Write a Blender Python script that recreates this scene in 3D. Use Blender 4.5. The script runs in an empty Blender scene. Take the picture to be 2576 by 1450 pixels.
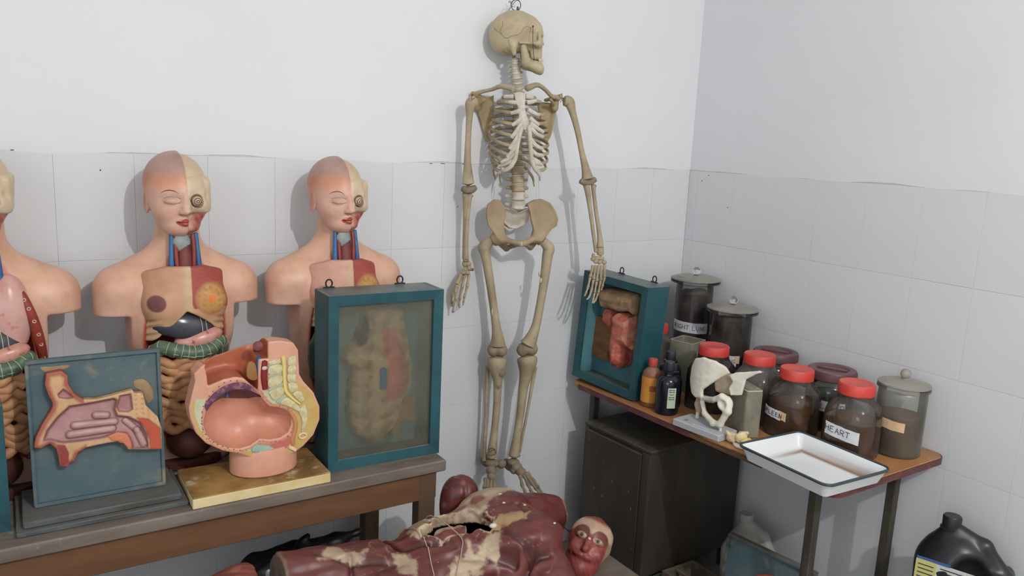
import bpy, bmesh, math, random
import numpy as np
from mathutils import Vector, Matrix

# ------------------------------------------------------------------ camera
scene = bpy.context.scene
COL = scene.collection
cam_d = bpy.data.cameras.new('camera')
cam_d.sensor_width = 36.0
cam_d.lens = 27.587
cam_d.clip_start = 0.05
cam = bpy.data.objects.new('camera', cam_d)
COL.objects.link(cam)
_R = Vector((0.836800, -0.545515, 0.046686)); _U = Vector((0.059975, 0.176086, 0.982546)); _F = Vector((0.544214, 0.819395, -0.180066))
cam.matrix_world = Matrix(((_R.x, _U.x, -_F.x, -2.5345), (_R.y, _U.y, -_F.y, -2.4624), (_R.z, _U.z, -_F.z, 1.6757), (0, 0, 0, 1)))
scene.camera = cam

# ------------------------------------------------------------------ light
world = bpy.data.worlds.new('world')
scene.world = world
world.use_nodes = True
world.node_tree.nodes['Background'].inputs[0].default_value = (0.75, 0.85, 1.0, 1)
world.node_tree.nodes['Background'].inputs[1].default_value = 0.0
ld = bpy.data.lights.new('ceiling_bulb', 'POINT')
ld.energy = 158.0
ld.color = (1.0, 0.985, 0.96)
ld.shadow_soft_size = 0.022
lo = bpy.data.objects.new('ceiling_bulb', ld)
lo.location = (-1.524, -3.709, 3.03)
COL.objects.link(lo)
# added cool fill lamp that lifts the right wall, at an unseen, assumed window
wd = bpy.data.lights.new('added_fill_light', 'AREA')
wd.shape = 'RECTANGLE'; wd.size = 1.6; wd.size_y = 1.2
wd.energy = 25.0
wd.color = (0.80, 0.90, 1.0)
wo = bpy.data.objects.new('added_fill_light', wd)
wo.location = (-4.24, -3.3, 1.85)
wo.rotation_euler = (math.radians(90), 0, math.radians(-90))
COL.objects.link(wo)
scene.view_settings.view_transform = 'Standard'
scene.view_settings.look = 'None'
scene.view_settings.gamma = 1.0
scene.view_settings.use_curve_mapping = False
scene.view_settings.exposure = 0.0
scene.cycles.transparent_max_bounces = 16
scene.cycles.max_bounces = 8
scene.cycles.glossy_bounces = 3
scene.cycles.transmission_bounces = 6

# ------------------------------------------------------------------ colour and materials
def S(r, g=None, b=None):
    if isinstance(r, str):
        r, g, b = (int(r[i:i + 2], 16) for i in (1, 3, 5))
    out = []
    for c in (r, g, b):
        c /= 255.0
        out.append(c / 12.92 if c <= 0.04045 else ((c + 0.055) / 1.055) ** 2.4)
    return tuple(out)

MATS = {}
def mat(name, col=(0.5, 0.5, 0.5), rough=0.5, spec=0.4, col2=None, scale=8.0, lo=0.4, hi=0.65, stretch=(1, 1, 1), col3=None, scale3=30.0,
        lo3=0.62, hi3=0.72, bump=0.0, bscale=60.0, vcol=False, metal=0.0, dust=None, dust_amt=0.6, coat=0.0, alpha=1.0, detail=4.0, rough2=None):
    m = bpy.data.materials.new(name); m.use_nodes = True
    nt = m.node_tree; N = nt.nodes; L = nt.links
    b = N['Principled BSDF']
    b.inputs['Roughness'].default_value = rough
    b.inputs['Specular IOR Level'].default_value = spec
    b.inputs['Metallic'].default_value = metal
    b.inputs['Alpha'].default_value = alpha
    tc = N.new('ShaderNodeTexCoord'); mp = N.new('ShaderNodeMapping'); mp.inputs['Scale'].default_value = stretch
    L.new(tc.outputs['Object'], mp.inputs['Vector'])
    def noise(sc, l, h, d=detail, vec=mp.outputs['Vector']):
        n = N.new('ShaderNodeTexNoise'); n.inputs['Scale'].default_value = sc; n.inputs['Detail'].default_value = d
        n.inputs['Roughness'].default_value = 0.62
        L.new(vec, n.inputs['Vector'])
        r = N.new('ShaderNodeMapRange'); r.inputs['From Min'].default_value = l; r.inputs['From Max'].default_value = h
        L.new(n.outputs['Fac'], r.inputs['Value'])
        return r.outputs['Result']
    def mix(fac, a, bb):
        x = N.new('ShaderNodeMix'); x.data_type = 'RGBA'
        L.new(fac, x.inputs['Factor'])
        for i, v in ((6, a), (7, bb)):
            if isinstance(v, tuple): x.inputs[i].default_value = (*v, 1)
            else: L.new(v, x.inputs[i])
        return x.outputs[2]
    if vcol:
        at = N.new('ShaderNodeAttribute'); at.attribute_name = 'Col'; c = at.outputs['Color']
        if col2 is not None:                         # mottled wear over the paint
            mu = N.new('ShaderNodeMix'); mu.data_type = 'RGBA'; mu.blend_type = 'MULTIPLY'
            L.new(noise(scale, lo, hi), mu.inputs['Factor']); L.new(c, mu.inputs[6]); mu.inputs[7].default_value = (*col2, 1); c = mu.outputs[2]
    else:
        c = (*col,)
        if col2 is not None: c = mix(noise(scale, lo, hi), tuple(col), tuple(col2))
    if col3 is not None: c = mix(noise(scale3, lo3, hi3, 3.0, tc.outputs['Object']), c, tuple(col3))
    if dust is not None:
        g = N.new('ShaderNodeNewGeometry'); sx = N.new('ShaderNodeSeparateXYZ'); L.new(g.outputs['Normal'], sx.inputs[0])
        r = N.new('ShaderNodeMapRange'); r.inputs['From Min'].default_value = 0.35; r.inputs['From Max'].default_value = 0.95; r.inputs['To Max'].default_value = dust_amt
        L.new(sx.outputs['Z'], r.inputs['Value'])
        ml = N.new('ShaderNodeMath'); ml.operation = 'MULTIPLY'; L.new(r.outputs['Result'], ml.inputs[0]); L.new(noise(14.0, 0.2, 0.6), ml.inputs[1])
        c = mix(ml.outputs[0], c, tuple(dust))
    if isinstance(c, tuple): b.inputs['Base Color'].default_value = (*c, 1)
    else: L.new(c, b.inputs['Base Color'])
    if rough2 is not None:
        r = N.new('ShaderNodeMapRange'); L.new(noise(scale, lo, hi), r.inputs['Value']); r.inputs['To Min'].default_value = rough; r.inputs['To Max'].default_value = rough2
        L.new(r.outputs['Result'], b.inputs['Roughness'])
    if bump:
        bp = N.new('ShaderNodeBump'); bp.inputs['Strength'].default_value = bump; bp.inputs['Distance'].default_value = 0.004
        n = N.new('ShaderNodeTexNoise'); n.inputs['Scale'].default_value = bscale; n.inputs['Detail'].default_value = 3
        L.new(mp.outputs['Vector'], n.inputs['Vector']); L.new(n.outputs['Fac'], bp.inputs['Height']); L.new(bp.outputs['Normal'], b.inputs['Normal'])
    MATS[name] = m
    return m

def glass(name, tint=(0.93, 0.96, 0.95), dustc=(0.5, 0.49, 0.46), dlo=0.03, dhi=0.25, scale=9.0, gloss_rough=0.03, stretch=(1, 1, 1), nlo=0.4, nhi=0.75):
    """thin-walled glass with a film of dust: tinted transparency, fresnel gloss, patchy diffuse dust"""
    m = bpy.data.materials.new(name); m.use_nodes = True
    nt = m.node_tree; N = nt.nodes; L = nt.links; N.clear()
    out = N.new('ShaderNodeOutputMaterial')
    tr = N.new('ShaderNodeBsdfTransparent'); tr.inputs[0].default_value = (*tint, 1)
    gl = N.new('ShaderNodeBsdfGlossy'); gl.inputs['Roughness'].default_value = gloss_rough; gl.inputs['Color'].default_value = (1, 1, 1, 1)
    fr = N.new('ShaderNodeFresnel'); fr.inputs['IOR'].default_value = 1.45
    m1 = N.new('ShaderNodeMixShader'); L.new(fr.outputs[0], m1.inputs[0]); L.new(tr.outputs[0], m1.inputs[1]); L.new(gl.outputs[0], m1.inputs[2])
    df = N.new('ShaderNodeBsdfDiffuse'); df.inputs['Color'].default_value = (*dustc, 1)
    tc = N.new('ShaderNodeTexCoord'); mp = N.new('ShaderNodeMapping'); mp.inputs['Scale'].default_value = stretch; L.new(tc.outputs['Object'], mp.inputs[0])
    n = N.new('ShaderNodeTexNoise'); n.inputs['Scale'].default_value = scale; n.inputs['Detail'].default_value = 4; L.new(mp.outputs[0], n.inputs['Vector'])
    r = N.new('ShaderNodeMapRange'); r.inputs['From Min'].default_value = nlo; r.inputs['From Max'].default_value = nhi
    r.inputs['To Min'].default_value = dlo; r.inputs['To Max'].default_value = dhi; L.new(n.outputs['Fac'], r.inputs['Value'])
    m2 = N.new('ShaderNodeMixShader'); L.new(r.outputs[0], m2.inputs[0]); L.new(m1.outputs[0], m2.inputs[1]); L.new(df.outputs[0], m2.inputs[2])
    L.new(m2.outputs[0], out.inputs[0])
    MATS[name] = m
    return m

# ------------------------------------------------------------------ meshes and objects
def mesh_np(name, V, F, cols=None, smooth=True):
    V = np.asarray(V, np.float32).reshape(-1, 3)
    me = bpy.data.meshes.new(name)
    if isinstance(F, np.ndarray):
        n, k = F.shape
        me.vertices.add(len(V)); me.vertices.foreach_set('co', V.ravel())
        me.loops.add(n * k); me.loops.foreach_set('vertex_index', F.astype(np.int32).ravel())
        me.polygons.add(n); me.polygons.foreach_set('loop_start', np.arange(0, n * k, k, dtype=np.int32))
        me.update(calc_edges=True)
    else:
        me.from_pydata([tuple(map(float, v)) for v in V], [], F)
    if smooth and len(me.polygons): me.polygons.foreach_set('use_smooth', np.ones(len(me.polygons), bool))
    if cols is not None:
        a = me.color_attributes.new('Col', 'FLOAT_COLOR', 'POINT')
        c = np.ones((len(V), 4), np.float32); c[:, :3] = cols; a.data.foreach_set('color', c.ravel())
    me.validate()
    return me

def link(name, me, m=None, parent=None, world=False):
    o = bpy.data.objects.new(name, me); COL.objects.link(o)
    if m is not None:
        me.materials.clear(); me.materials.append(MATS[m] if isinstance(m, str) else m)
    if parent is not None:
        o.parent = parent
        if world:
            r = parent
            while r.parent is not None: r = r.parent
            me.transform(r.matrix_basis.inverted())
    return o

def tag(o, label=None, cat=None, group=None, kind=None):
    if label: o['label'] = label
    if cat: o['category'] = cat
    if group: o['group'] = group
    if kind: o['kind'] = kind
    return o

def thing(name, label, cat, loc=(0, 0, 0), rotz=0.0, group=None, tilt=(0, 0)):
    o = bpy.data.objects.new(name, None); COL.objects.link(o)
    o.empty_display_size = 0.05
    o.matrix_basis = Matrix.Translation(loc) @ Matrix.Rotation(rotz, 4, 'Z') @ Matrix.Rotation(tilt[0], 4, 'X') @ Matrix.Rotation(tilt[1], 4, 'Y')
    return tag(o, label, cat, group)

def copy_tree(o, parent=None):
    c = o.copy(); COL.objects.link(c); c.parent = parent
    for ch in list(o.children): copy_tree(ch, c)
    return c

def catmull(P, n=6, closed=False):
    P = np.asarray(P, float); m = len(P); out = []
    rng = range(m if closed else m - 1)
    for i in rng:
        if closed: p0, p1, p2, p3 = P[(i - 1) % m], P[i], P[(i + 1) % m], P[(i + 2) % m]
        else:
            p1, p2 = P[i], P[i + 1]; p0 = P[i - 1] if i > 0 else 2 * p1 - p2; p3 = P[i + 2] if i + 2 < m else 2 * p2 - p1
        for t in np.linspace(0, 1, n, endpoint=False):
            out.append(0.5 * ((2 * p1) + (-p0 + p2) * t + (2 * p0 - 5 * p1 + 4 * p2 - p3) * t * t + (-p0 + 3 * p1 - 3 * p2 + p3) * t ** 3))
    if not closed: out.append(P[-1])
    return np.array(out)

class MB:
    def __init__(s): s.v = []; s.f = []
    def add(s, V, F):
        o = len(s.v); s.v += [tuple(map(float, p)) for p in V]; s.f += [tuple(i + o for i in f) for f in F]; return s
    def box(s, c, h, bev=0.0, rot=None, taper=1.0):
        """bevelled box: centre, half sizes"""
        c = np.asarray(c, float); h = np.asarray(h, float); b = min(bev, *(h * 0.95)) if bev else 0
        if not b:
            V = [(x * h[0] * (taper if z > 0 else 1), y * h[1] * (taper if z > 0 else 1), z * h[2]) for x in (-1, 1) for y in (-1, 1) for z in (-1, 1)]
            F = [(0, 1, 3, 2), (4, 6, 7, 5), (0, 4, 5, 1), (2, 3, 7, 6), (0, 2, 6, 4), (1, 5, 7, 3)]
        else:
            V = []; idx = {}
            for x in (-1, 1):
                for y in (-1, 1):
                    for z in (-1, 1):
                        for a in range(3):
                            p = np.array([x, y, z], float) * (h - b); p[a] += (x, y, z)[a] * b
                            idx[(x, y, z, a)] = len(V); V.append(p)
            F = []
            for a in range(3):
                o = [i for i in range(3) if i != a]
                for sg in (-1, 1):
                    q = []
                    for (s1, s2) in ((-1, -1), (1, -1), (1, 1), (-1, 1)):
                        k = [0, 0, 0]; k[a] = sg; k[o[0]] = s1; k[o[1]] = s2; q.append(idx[(*k, a)])
                    F.append(q if (sg > 0) == (a != 1) else q[::-1])
            for a in range(3):
                o = [i for i in range(3) if i != a]
                for s1 in (-1, 1):
                    for s2 in (-1, 1):
                        k1 = [0, 0, 0]; k1[o[0]] = s1; k1[o[1]] = s2; k2 = list(k1); k1[a] = -1; k2[a] = 1
                        F.append([idx[(*k1, o[0])], idx[(*k2, o[0])], idx[(*k2, o[1])], idx[(*k1, o[1])]])
            for x in (-1, 1):
                for y in (-1, 1):
                    for z in (-1, 1): F.append([idx[(x, y, z, 0)], idx[(x, y, z, 1)], idx[(x, y, z, 2)]])
        V = np.array(V)
        if rot is not None: V = V @ np.array(rot).T
        return s.add(V + c, F)
    def lathe(s, prof, n=32, c=(0, 0, 0), sq=None):
        """profile of (r, z) turned about z; sq = superellipse exponent for squarish plan"""
        V = []; F = []
        for r, z in prof:
            for k in range(n):
                a = 2 * math.pi * k / n; ca, sa = math.cos(a), math.sin(a)
                rr = r if sq is None else r / (abs(ca) ** sq + abs(sa) ** sq) ** (1 / sq)
                V.append((c[0] + rr * ca, c[1] + rr * sa, c[2] + z))
        for i in range(len(prof) - 1):
            for k in range(n): F.append((i * n + k, i * n + (k + 1) % n, (i + 1) * n + (k + 1) % n, (i + 1) * n + k))
        if prof[0][0] > 1e-6: F.append(tuple(range(n))[::-1])
        if prof[-1][0] > 1e-6: F.append(tuple((len(prof) - 1) * n + k for k in range(n)))
        return s.add(V, F)
    def tube(s, P, r, n=10, sub=5, closed=False, flat=1.0, ref=(0, 0, 1), cap=True):
        """tube along a smooth curve; r per point; flat squashes the section across ref"""
        P = np.asarray(P, float)
        r = np.full(len(P), r, float) if np.isscalar(r) else np.asarray(r, float)
        Q = np.column_stack([P, r])
        if sub > 1: Q = catmull(Q, sub, closed)
        C, R = Q[:, :3], np.maximum(Q[:, 3], 1e-4); m = len(C)
        T = np.roll(C, -1, 0) - np.roll(C, 1, 0)
        if not closed: T[0] = C[1] - C[0]; T[-1] = C[-1] - C[-2]
        T /= np.linalg.norm(T, axis=1)[:, None] + 1e-12
        ref = np.asarray(ref, float)
        nrm = ref - T[0] * (ref @ T[0])
        if np.linalg.norm(nrm) < 1e-3: nrm = np.array([1., 0.3, 0]) - T[0] * (np.array([1., 0.3, 0]) @ T[0])
        V = []; F = []
        for i in range(m):
            if flat != 1.0:
                k = ref - T[i] * (ref @ T[i])
                if np.linalg.norm(k) > 1e-3: nrm = k
            nrm = nrm - T[i] * (nrm @ T[i]); nrm /= np.linalg.norm(nrm) + 1e-12
            bn = np.cross(T[i], nrm)
            for k in range(n):
                a = 2 * math.pi * k / n
                V.append(C[i] + R[i] * (math.cos(a) * nrm * flat + math.sin(a) * bn))
        for i in range(m if closed else m - 1):
            for k in range(n):
                j = (i + 1) % m; F.append((i * n + k, i * n + (k + 1) % n, j * n + (k + 1) % n, j * n + k))
        if cap and not closed:
            V.append(C[0] - T[0] * R[0] * 0.45); V.append(C[-1] + T[-1] * R[-1] * 0.45); a, b = len(V) - 2, len(V) - 1
            for k in range(n): F.append((a, (k + 1) % n, k)); F.append((b, (m - 1) * n + k, (m - 1) * n + (k + 1) % n))
        return s.add(V, F)
    def ball(s, c, r, n=12, rot=None):
        r = np.full(3, r, float) if np.isscalar(r) else np.asarray(r, float); V = []; F = []; m = max(4, n // 2)
        for i in range(m + 1):
            t = math.pi * i / m
            for k in range(n):
                a = 2 * math.pi * k / n; V.append((math.sin(t) * math.cos(a) * r[0], math.sin(t) * math.sin(a) * r[1], -math.cos(t) * r[2]))
        for i in range(m):
            for k in range(n): F.append((i * n + k, i * n + (k + 1) % n, (i + 1) * n + (k + 1) % n, (i + 1) * n + k))
        V = np.array(V)
        if rot is not None: V = V @ np.array(rot).T
        return s.add(V + np.asarray(c), F)
    def prism(s, poly, a, b, M=None):
        """polygon (u, w) extruded from depth a to b; M maps (u, depth, w) columns to space"""
        n = len(poly); V = [(u, a, w) for u, w in poly] + [(u, b, w) for u, w in poly]
        F = [tuple(range(n)), tuple(range(2 * n - 1, n - 1, -1))] + [((i + 1) % n, i, n + i, n + (i + 1) % n) for i in range(n)]
        V = np.array(V, float)
        if M is not None: V = np.array([M @ Vector(v) for v in V])
        return s.add(V, F)
    def mesh(s, name, smooth=True):
        me = bpy.data.meshes.new(name); me.from_pydata(s.v, [], s.f); me.validate()
        bm = bmesh.new(); bm.from_mesh(me); bmesh.ops.remove_doubles(bm, verts=bm.verts, dist=1e-6)
        bmesh.ops.recalc_face_normals(bm, faces=bm.faces); bm.to_mesh(me); bm.free()
        if smooth:
            me.polygons.foreach_set('use_smooth', np.ones(len(me.polygons), bool))
            me.set_sharp_from_angle(angle=math.radians(38))
        return me
    def build(s, name, m, parent=None, world=False, smooth=True): return link(name, s.mesh(name, smooth), m, parent, world)

# ------------------------------------------------------------------ distance fields -> smooth organic meshes
def smin(a, b, k): 
    h = np.clip(0.5 + 0.5 * (b - a) / k, 0, 1); return b * (1 - h) + a * h - k * h * (1 - h)
def smax(a, b, k): return -smin(-a, -b, k)
def d_ell(p, c, r):
    q = (p - np.asarray(c, np.float32)) ; r = np.asarray(r, np.float32)
    k0 = np.linalg.norm(q / r, axis=1); k1 = np.linalg.norm(q / (r * r), axis=1)
    return np.where(k0 < 1e-4, -float(r.min()), k0 * (k0 - 1) / np.maximum(k1, 1e-6))
def d_cap(p, a, b, r1, r2=None):
    a = np.asarray(a, np.float32); b = np.asarray(b, np.float32); r2 = r1 if r2 is None else r2
    ab = b - a; t = np.clip(((p - a) @ ab) / (ab @ ab), 0, 1)
    return np.linalg.norm(p - a - t[:, None] * ab, axis=1) - (r1 + (r2 - r1) * t)
def d_box(p, c, h, r=0.0):
    q = np.abs(p - np.asarray(c, np.float32)) - (np.asarray(h, np.float32) - r)
    return np.linalg.norm(np.maximum(q, 0), axis=1) + np.minimum(q.max(1), 0) - r
def d_poly(u, w, poly):
    P = np.asarray(poly, float); d = np.full(u.shape, 1e9); s = np.ones(u.shape)
    j = len(P) - 1
    for i in range(len(P)):
        ex, ey = P[j] - P[i]; wx, wy = u - P[i][0], w - P[i][1]
        t = np.clip((wx * ex + wy * ey) / (ex * ex + ey * ey + 1e-12), 0, 1)
        d = np.minimum(d, (wx - ex * t) ** 2 + (wy - ey * t) ** 2)
        c1 = w >= P[i][1]; c2 = w < P[j][1]; c3 = ex * wy > ey * wx
        s = np.where((c1 & c2 & c3) | (~c1 & ~c2 & ~c3), -s, s); j = i
    return s * np.sqrt(d)
def wob(p, f, seed=0):
    """cheap smooth pseudo-noise in -1..1"""
    x, y, z = p[:, 0] * f, p[:, 1] * f, p[:, 2] * f; s = seed * 1.7
    return (np.sin(x * 1.1 + 1.3 * np.sin(y * 0.9 + s) + s) + np.sin(y * 1.3 + 1.1 * np.sin(z * 1.2 + 2 * s) + 1.9) + np.sin(z * 1.2 + 1.2 * np.sin(x * 0.8 - s) + 0.7 * s)) / 3
def sdf_mesh(fn, lo, hi, h):
    lo = np.asarray(lo, np.float32); hi = np.asarray(hi, np.float32); B = 6
    nb = np.ceil((hi - lo) / (h * B)).astype(int) + 1
    g = np.stack(np.meshgrid(*[(np.arange(n) + 0.5) * B * h for n in nb], indexing='ij'), -1).reshape(-1, 3).astype(np.float32) + lo
    dc = fn(g); act = np.abs(dc) < 0.9 * B * h * 1.45
    n = nb * B
    vals = np.repeat(np.repeat(np.repeat(np.where(dc < 0, -1.0, 1.0).astype(np.float32).reshape(nb), B, 0), B, 1), B, 2)
    ii = np.stack(np.unravel_index(np.nonzero(act)[0], nb), 1) * B
    off = np.stack(np.meshgrid(*[np.arange(B)] * 3, indexing='ij'), -1).reshape(-1, 3)
    for s in range(0, len(ii), 3000):
        idx = (ii[s:s + 3000, None, :] + off[None]).reshape(-1, 3)
        vals[idx[:, 0], idx[:, 1], idx[:, 2]] = fn(idx.astype(np.float32) * h + lo)
    ins = vals < 0
    cs = np.zeros(tuple(n - 1), np.int8)
    cor = [(a, b, c) for a in (0, 1) for b in (0, 1) for c in (0, 1)]
    sl = lambda a, k: slice(a, k - 1 + a)
    for a, b, c in cor: cs += ins[sl(a, n[0]), sl(b, n[1]), sl(c, n[2])]
    cell = np.argwhere((cs > 0) & (cs < 8))
    ids = np.full(tuple(n - 1), -1, np.int64); ids[cell[:, 0], cell[:, 1], cell[:, 2]] = np.arange(len(cell))
    cv = np.stack([vals[cell[:, 0] + a, cell[:, 1] + b, cell[:, 2] + c] for a, b, c in cor], 1)
    acc = np.zeros((len(cell), 3)); cnt = np.zeros(len(cell))
    for i, ci in enumerate(cor):
        for j, cj in enumerate(cor):
            if j > i and sum(abs(x - y) for x, y in zip(ci, cj)) == 1:
                m = (cv[:, i] < 0) != (cv[:, j] < 0)
                t = cv[:, i] / np.where(m, cv[:, i] - cv[:, j], 1)
                p = np.array(ci) + t[:, None] * (np.array(cj) - np.array(ci)); acc[m] += p[m]; cnt[m] += 1
    V = (cell + acc / cnt[:, None]) * h + lo
    Fs = []
    for ax in range(3):
        s0 = [slice(None)] * 3; s1 = [slice(None)] * 3; s0[ax] = slice(0, -1); s1[ax] = slice(1, None)
        e = np.argwhere(ins[tuple(s0)] != ins[tuple(s1)])
        o1, o2 = (ax + 1) % 3, (ax + 2) % 3
        e = e[(e[:, o1] > 0) & (e[:, o2] > 0) & (e[:, o1] < n[o1] - 1) & (e[:, o2] < n[o2] - 1)]
        q = []
        for d1, d2 in ((0, 0), (1, 0), (1, 1), (0, 1)):
            k = e.copy(); k[:, o1] -= d1; k[:, o2] -= d2; q.append(ids[k[:, 0], k[:, 1], k[:, 2]])
        q = np.stack(q, 1); fl = ins[e[:, 0], e[:, 1], e[:, 2]]
        q[~fl] = q[~fl][:, ::-1]; Fs.append(q[(q >= 0).all(1)])
    return V, np.concatenate(Fs)
def sdf_obj(name, fn, lo, hi, h, m, parent=None, col=None, world=False):
    V, F = sdf_mesh(fn, lo, hi, h)
    return link(name, mesh_np(name, V, F, None if col is None else col(V)), m, parent, world)
def lerp(a, b, t): 
    t = np.clip(t, 0, 1)[:, None]; return np.asarray(a) * (1 - t) + np.asarray(b) * t
def paint(c, mask, colr):
    """blend a paint colour over c where mask (0..1)"""
    m = np.clip(mask, 0, 1)[:, None]; return c * (1 - m) + np.asarray(colr) * m
def step(x, a, b): return np.clip((x - a) / (b - a), 0, 1)


# ================================================================== the room
mat('plaster', S(231, 232, 234), 0.75, 0.2, col2=S(227, 228, 230), scale=2.2, lo=0.3, hi=0.7, bump=0.06, bscale=25)
mat('grout', S(200, 201, 202), 0.8, 0.2)
mat('tile', S(221, 222, 223), 0.32, 0.42, col2=S(215, 217, 219), scale=1.3, lo=0.3, hi=0.7)
mat('floor', S(152, 148, 140), 0.6, 0.3, col2=S(128, 124, 117), scale=5)
mat('dirt', S(88, 84, 80), 0.9, 0.1)

RX0, RY0, RZ = -4.3, -6.2, 3.25       # room: x RX0..0, y RY0..0
def struct(name, mb, m, smooth=False): return tag(mb.build(name, m, smooth=smooth), kind='structure')
struct('floor', MB().box((RX0 / 2, RY0 / 2, -0.05), (-RX0 / 2 + 0.2, -RY0 / 2 + 0.2, 0.05)), 'floor')
struct('ceiling', MB().box((RX0 / 2, RY0 / 2, RZ + 0.05), (-RX0 / 2 + 0.2, -RY0 / 2 + 0.2, 0.05)), 'plaster')
struct('wall_left', MB().box((RX0 - 0.05, RY0 / 2, RZ / 2), (0.05, -RY0 / 2 + 0.1, RZ / 2)), 'plaster')
struct('wall_front', MB().box((RX0 / 2, RY0 - 0.05, RZ / 2), (-RX0 / 2, 0.05, RZ / 2)), 'plaster')
wb = struct('wall_back', MB().box((RX0 / 2, 0.0512, RZ / 2), (-RX0 / 2 + 0.1, 0.05, RZ / 2)), 'grout')
wr = struct('wall_right', MB().box((0.0512, RY0 / 2, RZ / 2), (0.05, -RY0 / 2, RZ / 2)), 'grout')

win = struct('added_window_1', MB().box((RX0 + 0.006, -3.3, 1.85), (0.006, 0.85, 0.65)), 'plaster')  # unseen window with its frame, added to go with the fill lamp
mat('added_window_wood', S(150, 140, 125), 0.5)
for yy in (-4.15, -3.3, -2.45): MB().box((RX0 + 0.02, yy, 1.85), (0.02, 0.03, 0.68)).build('added_window_frame', 'added_window_wood', win, smooth=False)
for zz in (1.2, 2.5): MB().box((RX0 + 0.02, -3.3, zz), (0.02, 0.88, 0.03)).build('added_window_frame', 'added_window_wood', win, smooth=False)
rng = random.Random(5)
TW, TH = 0.1988, 0.3
tile_meshes = {}
def tile_mesh(w, h):
    k = (round(w, 3), round(h, 3))
    if k not in tile_meshes:
        tile_meshes[k] = MB().box((0, 0, 0), (w / 2 - 0.0003, 0.004, h / 2 - 0.0006), 0.0005).mesh('tile', False)
        tile_meshes[k].materials.append(MATS['tile'])
    return tile_meshes[k]
def tile(parent, wall, s0, s1, z0, z1):
    o = bpy.data.objects.new('tile', tile_mesh(s1 - s0, z1 - z0)); COL.objects.link(o); o.parent = parent
    c = (s0 + s1) / 2; e = rng.uniform(-0.00015, 0.00015)
    o.location = (c, 0.004 + e, (z0 + z1) / 2) if wall == 'back' else (0.004 + e, c, (z0 + z1) / 2)
    o.rotation_euler = (rng.uniform(-1, 1) * 0.0006, rng.uniform(-1, 1) * 0.0006, (0 if wall == 'back' else math.pi / 2) + rng.uniform(-1, 1) * 0.0006)
rows = [(0.0, 0.1)] + [(0.1 + 0.3 * k, 0.4 + 0.3 * k) for k in range(5)]
xs = [0.0] + [-0.0138 - TW * k for k in range(20)]
for a, b in zip(xs[1:], xs[:-1]):
    for z0, z1 in rows:
        if a > -3.75: tile(wb, 'back', a, b, z0, z1)
ys = [0.0] + [-0.0484 - TW * k for k in range(13)]
for a, b in zip(ys[1:], ys[:-1]):
    for z0, z1 in rows: tile(wr, 'right', a, b, z0, z1)

def plaster_sheet(name, parent, wall, s0, s1, seed):
    """painted plaster above the tiles, its lower edge smeared a little over the tile tops"""
    r = random.Random(seed); mb = MB(); n = 160; V = []; F = []
    for i in range(n + 1):
        s = s0 + (s1 - s0) * i / n
        e = 1.598 + 0.004 * math.sin(s * 7 + seed) + 0.003 * math.sin(s * 19.0) + r.uniform(-0.0016, 0.0016)
        for d, z in ((0.004, e), (-0.0003, e + 0.002), (-0.0009, e + 0.012), (-0.0016, e + 0.06), (-0.0016, RZ), (0.004, RZ)):
            V.append((s, d, z) if wall == 'back' else (d, s, z))
    for i in range(n):
        for k in range(5): F.append((i * 6 + k, i * 6 + k + 1, (i + 1) * 6 + k + 1, (i + 1) * 6 + k))
    mb.add(V, F); return mb.build(name, 'plaster', parent)
plaster_sheet('plaster', wb, 'back', RX0, 0.0, 3)
plaster_sheet('plaster', wr, 'right', RY0, 0.0, 8)
# chips and marks where plaster meets tile
for k, (wx, wz, w) in enumerate(((-1.262, 1.597, 0.010), (-1.215, 1.598, 0.016), (-1.125, 1.599, 0.026), (-0.905, 1.598, 0.018), (-2.49, 1.60, 0.008))):
    MB().box((wx, -0.0010, wz), (w / 2, 0.001, 0.0011), 0.0005).build('mark', 'dirt', wb)
for wx, wz in ((-2.286, 1.552), (-1.15, 1.447)):
    MB().ball((wx, -0.0005, wz), 0.0022, 8).build('mark', 'dirt', wb)
for wy, wz in ((-0.11, 1.585), (-0.075, 1.560), (-0.23, 1.46)):
    MB().ball((-0.0005, wy, wz), 0.0022, 8).build('mark', 'dirt', wr)

# ================================================================== the long bench
mat('bench_top', S(98, 86, 76), 0.62, 0.35, col2=S(126, 116, 106), scale=7, stretch=(0.5, 3, 3), lo=0.35, hi=0.7, col3=S(160, 152, 142), scale3=22, lo3=0.66, hi3=0.8, bump=0.25, bscale=22, rough2=0.5)
mat('bench_wood', S(92, 64, 44), 0.55, 0.35, col2=S(116, 80, 54), scale=4, stretch=(0.7, 5, 5), lo=0.3, hi=0.7, col3=S(86, 54, 34), scale3=9, lo3=0.6, hi3=0.8, bump=0.1, bscale=20)
mat('bench_leg', S(92, 70, 54), 0.6, 0.3, col2=S(112, 90, 72), scale=6, stretch=(4, 4, 0.7), bump=0.1)
ZB = 0.733
bench = thing('bench', 'long dark wooden bench carrying the torso models along the tiled wall', 'bench', (-2.4, -0.27, 0))
bw = lambda mb, n, m: mb.build(n, m, bench, True, smooth=False)
for y0, y1 in ((-0.512, -0.262), (-0.257, -0.03)):
    bw(MB().box((-2.475, (y0 + y1) / 2, ZB - 0.0175), (1.03, (y1 - y0) / 2, 0.0175), 0.004), 'tabletop_plank', 'bench_top')
bw(MB().box((-2.475, -0.486, ZB - 0.035 - 0.043), (1.005, 0.011, 0.043), 0.002), 'apron', 'bench_wood')
bw(MB().box((-2.475, -0.06, ZB - 0.035 - 0.043), (1.005, 0.011, 0.043), 0.002), 'apron', 'bench_wood')
for xx in (-1.482, -3.468): bw(MB().box((xx, -0.272, ZB - 0.035 - 0.043), (0.011, 0.2, 0.043), 0.002), 'apron', 'bench_wood')
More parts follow.
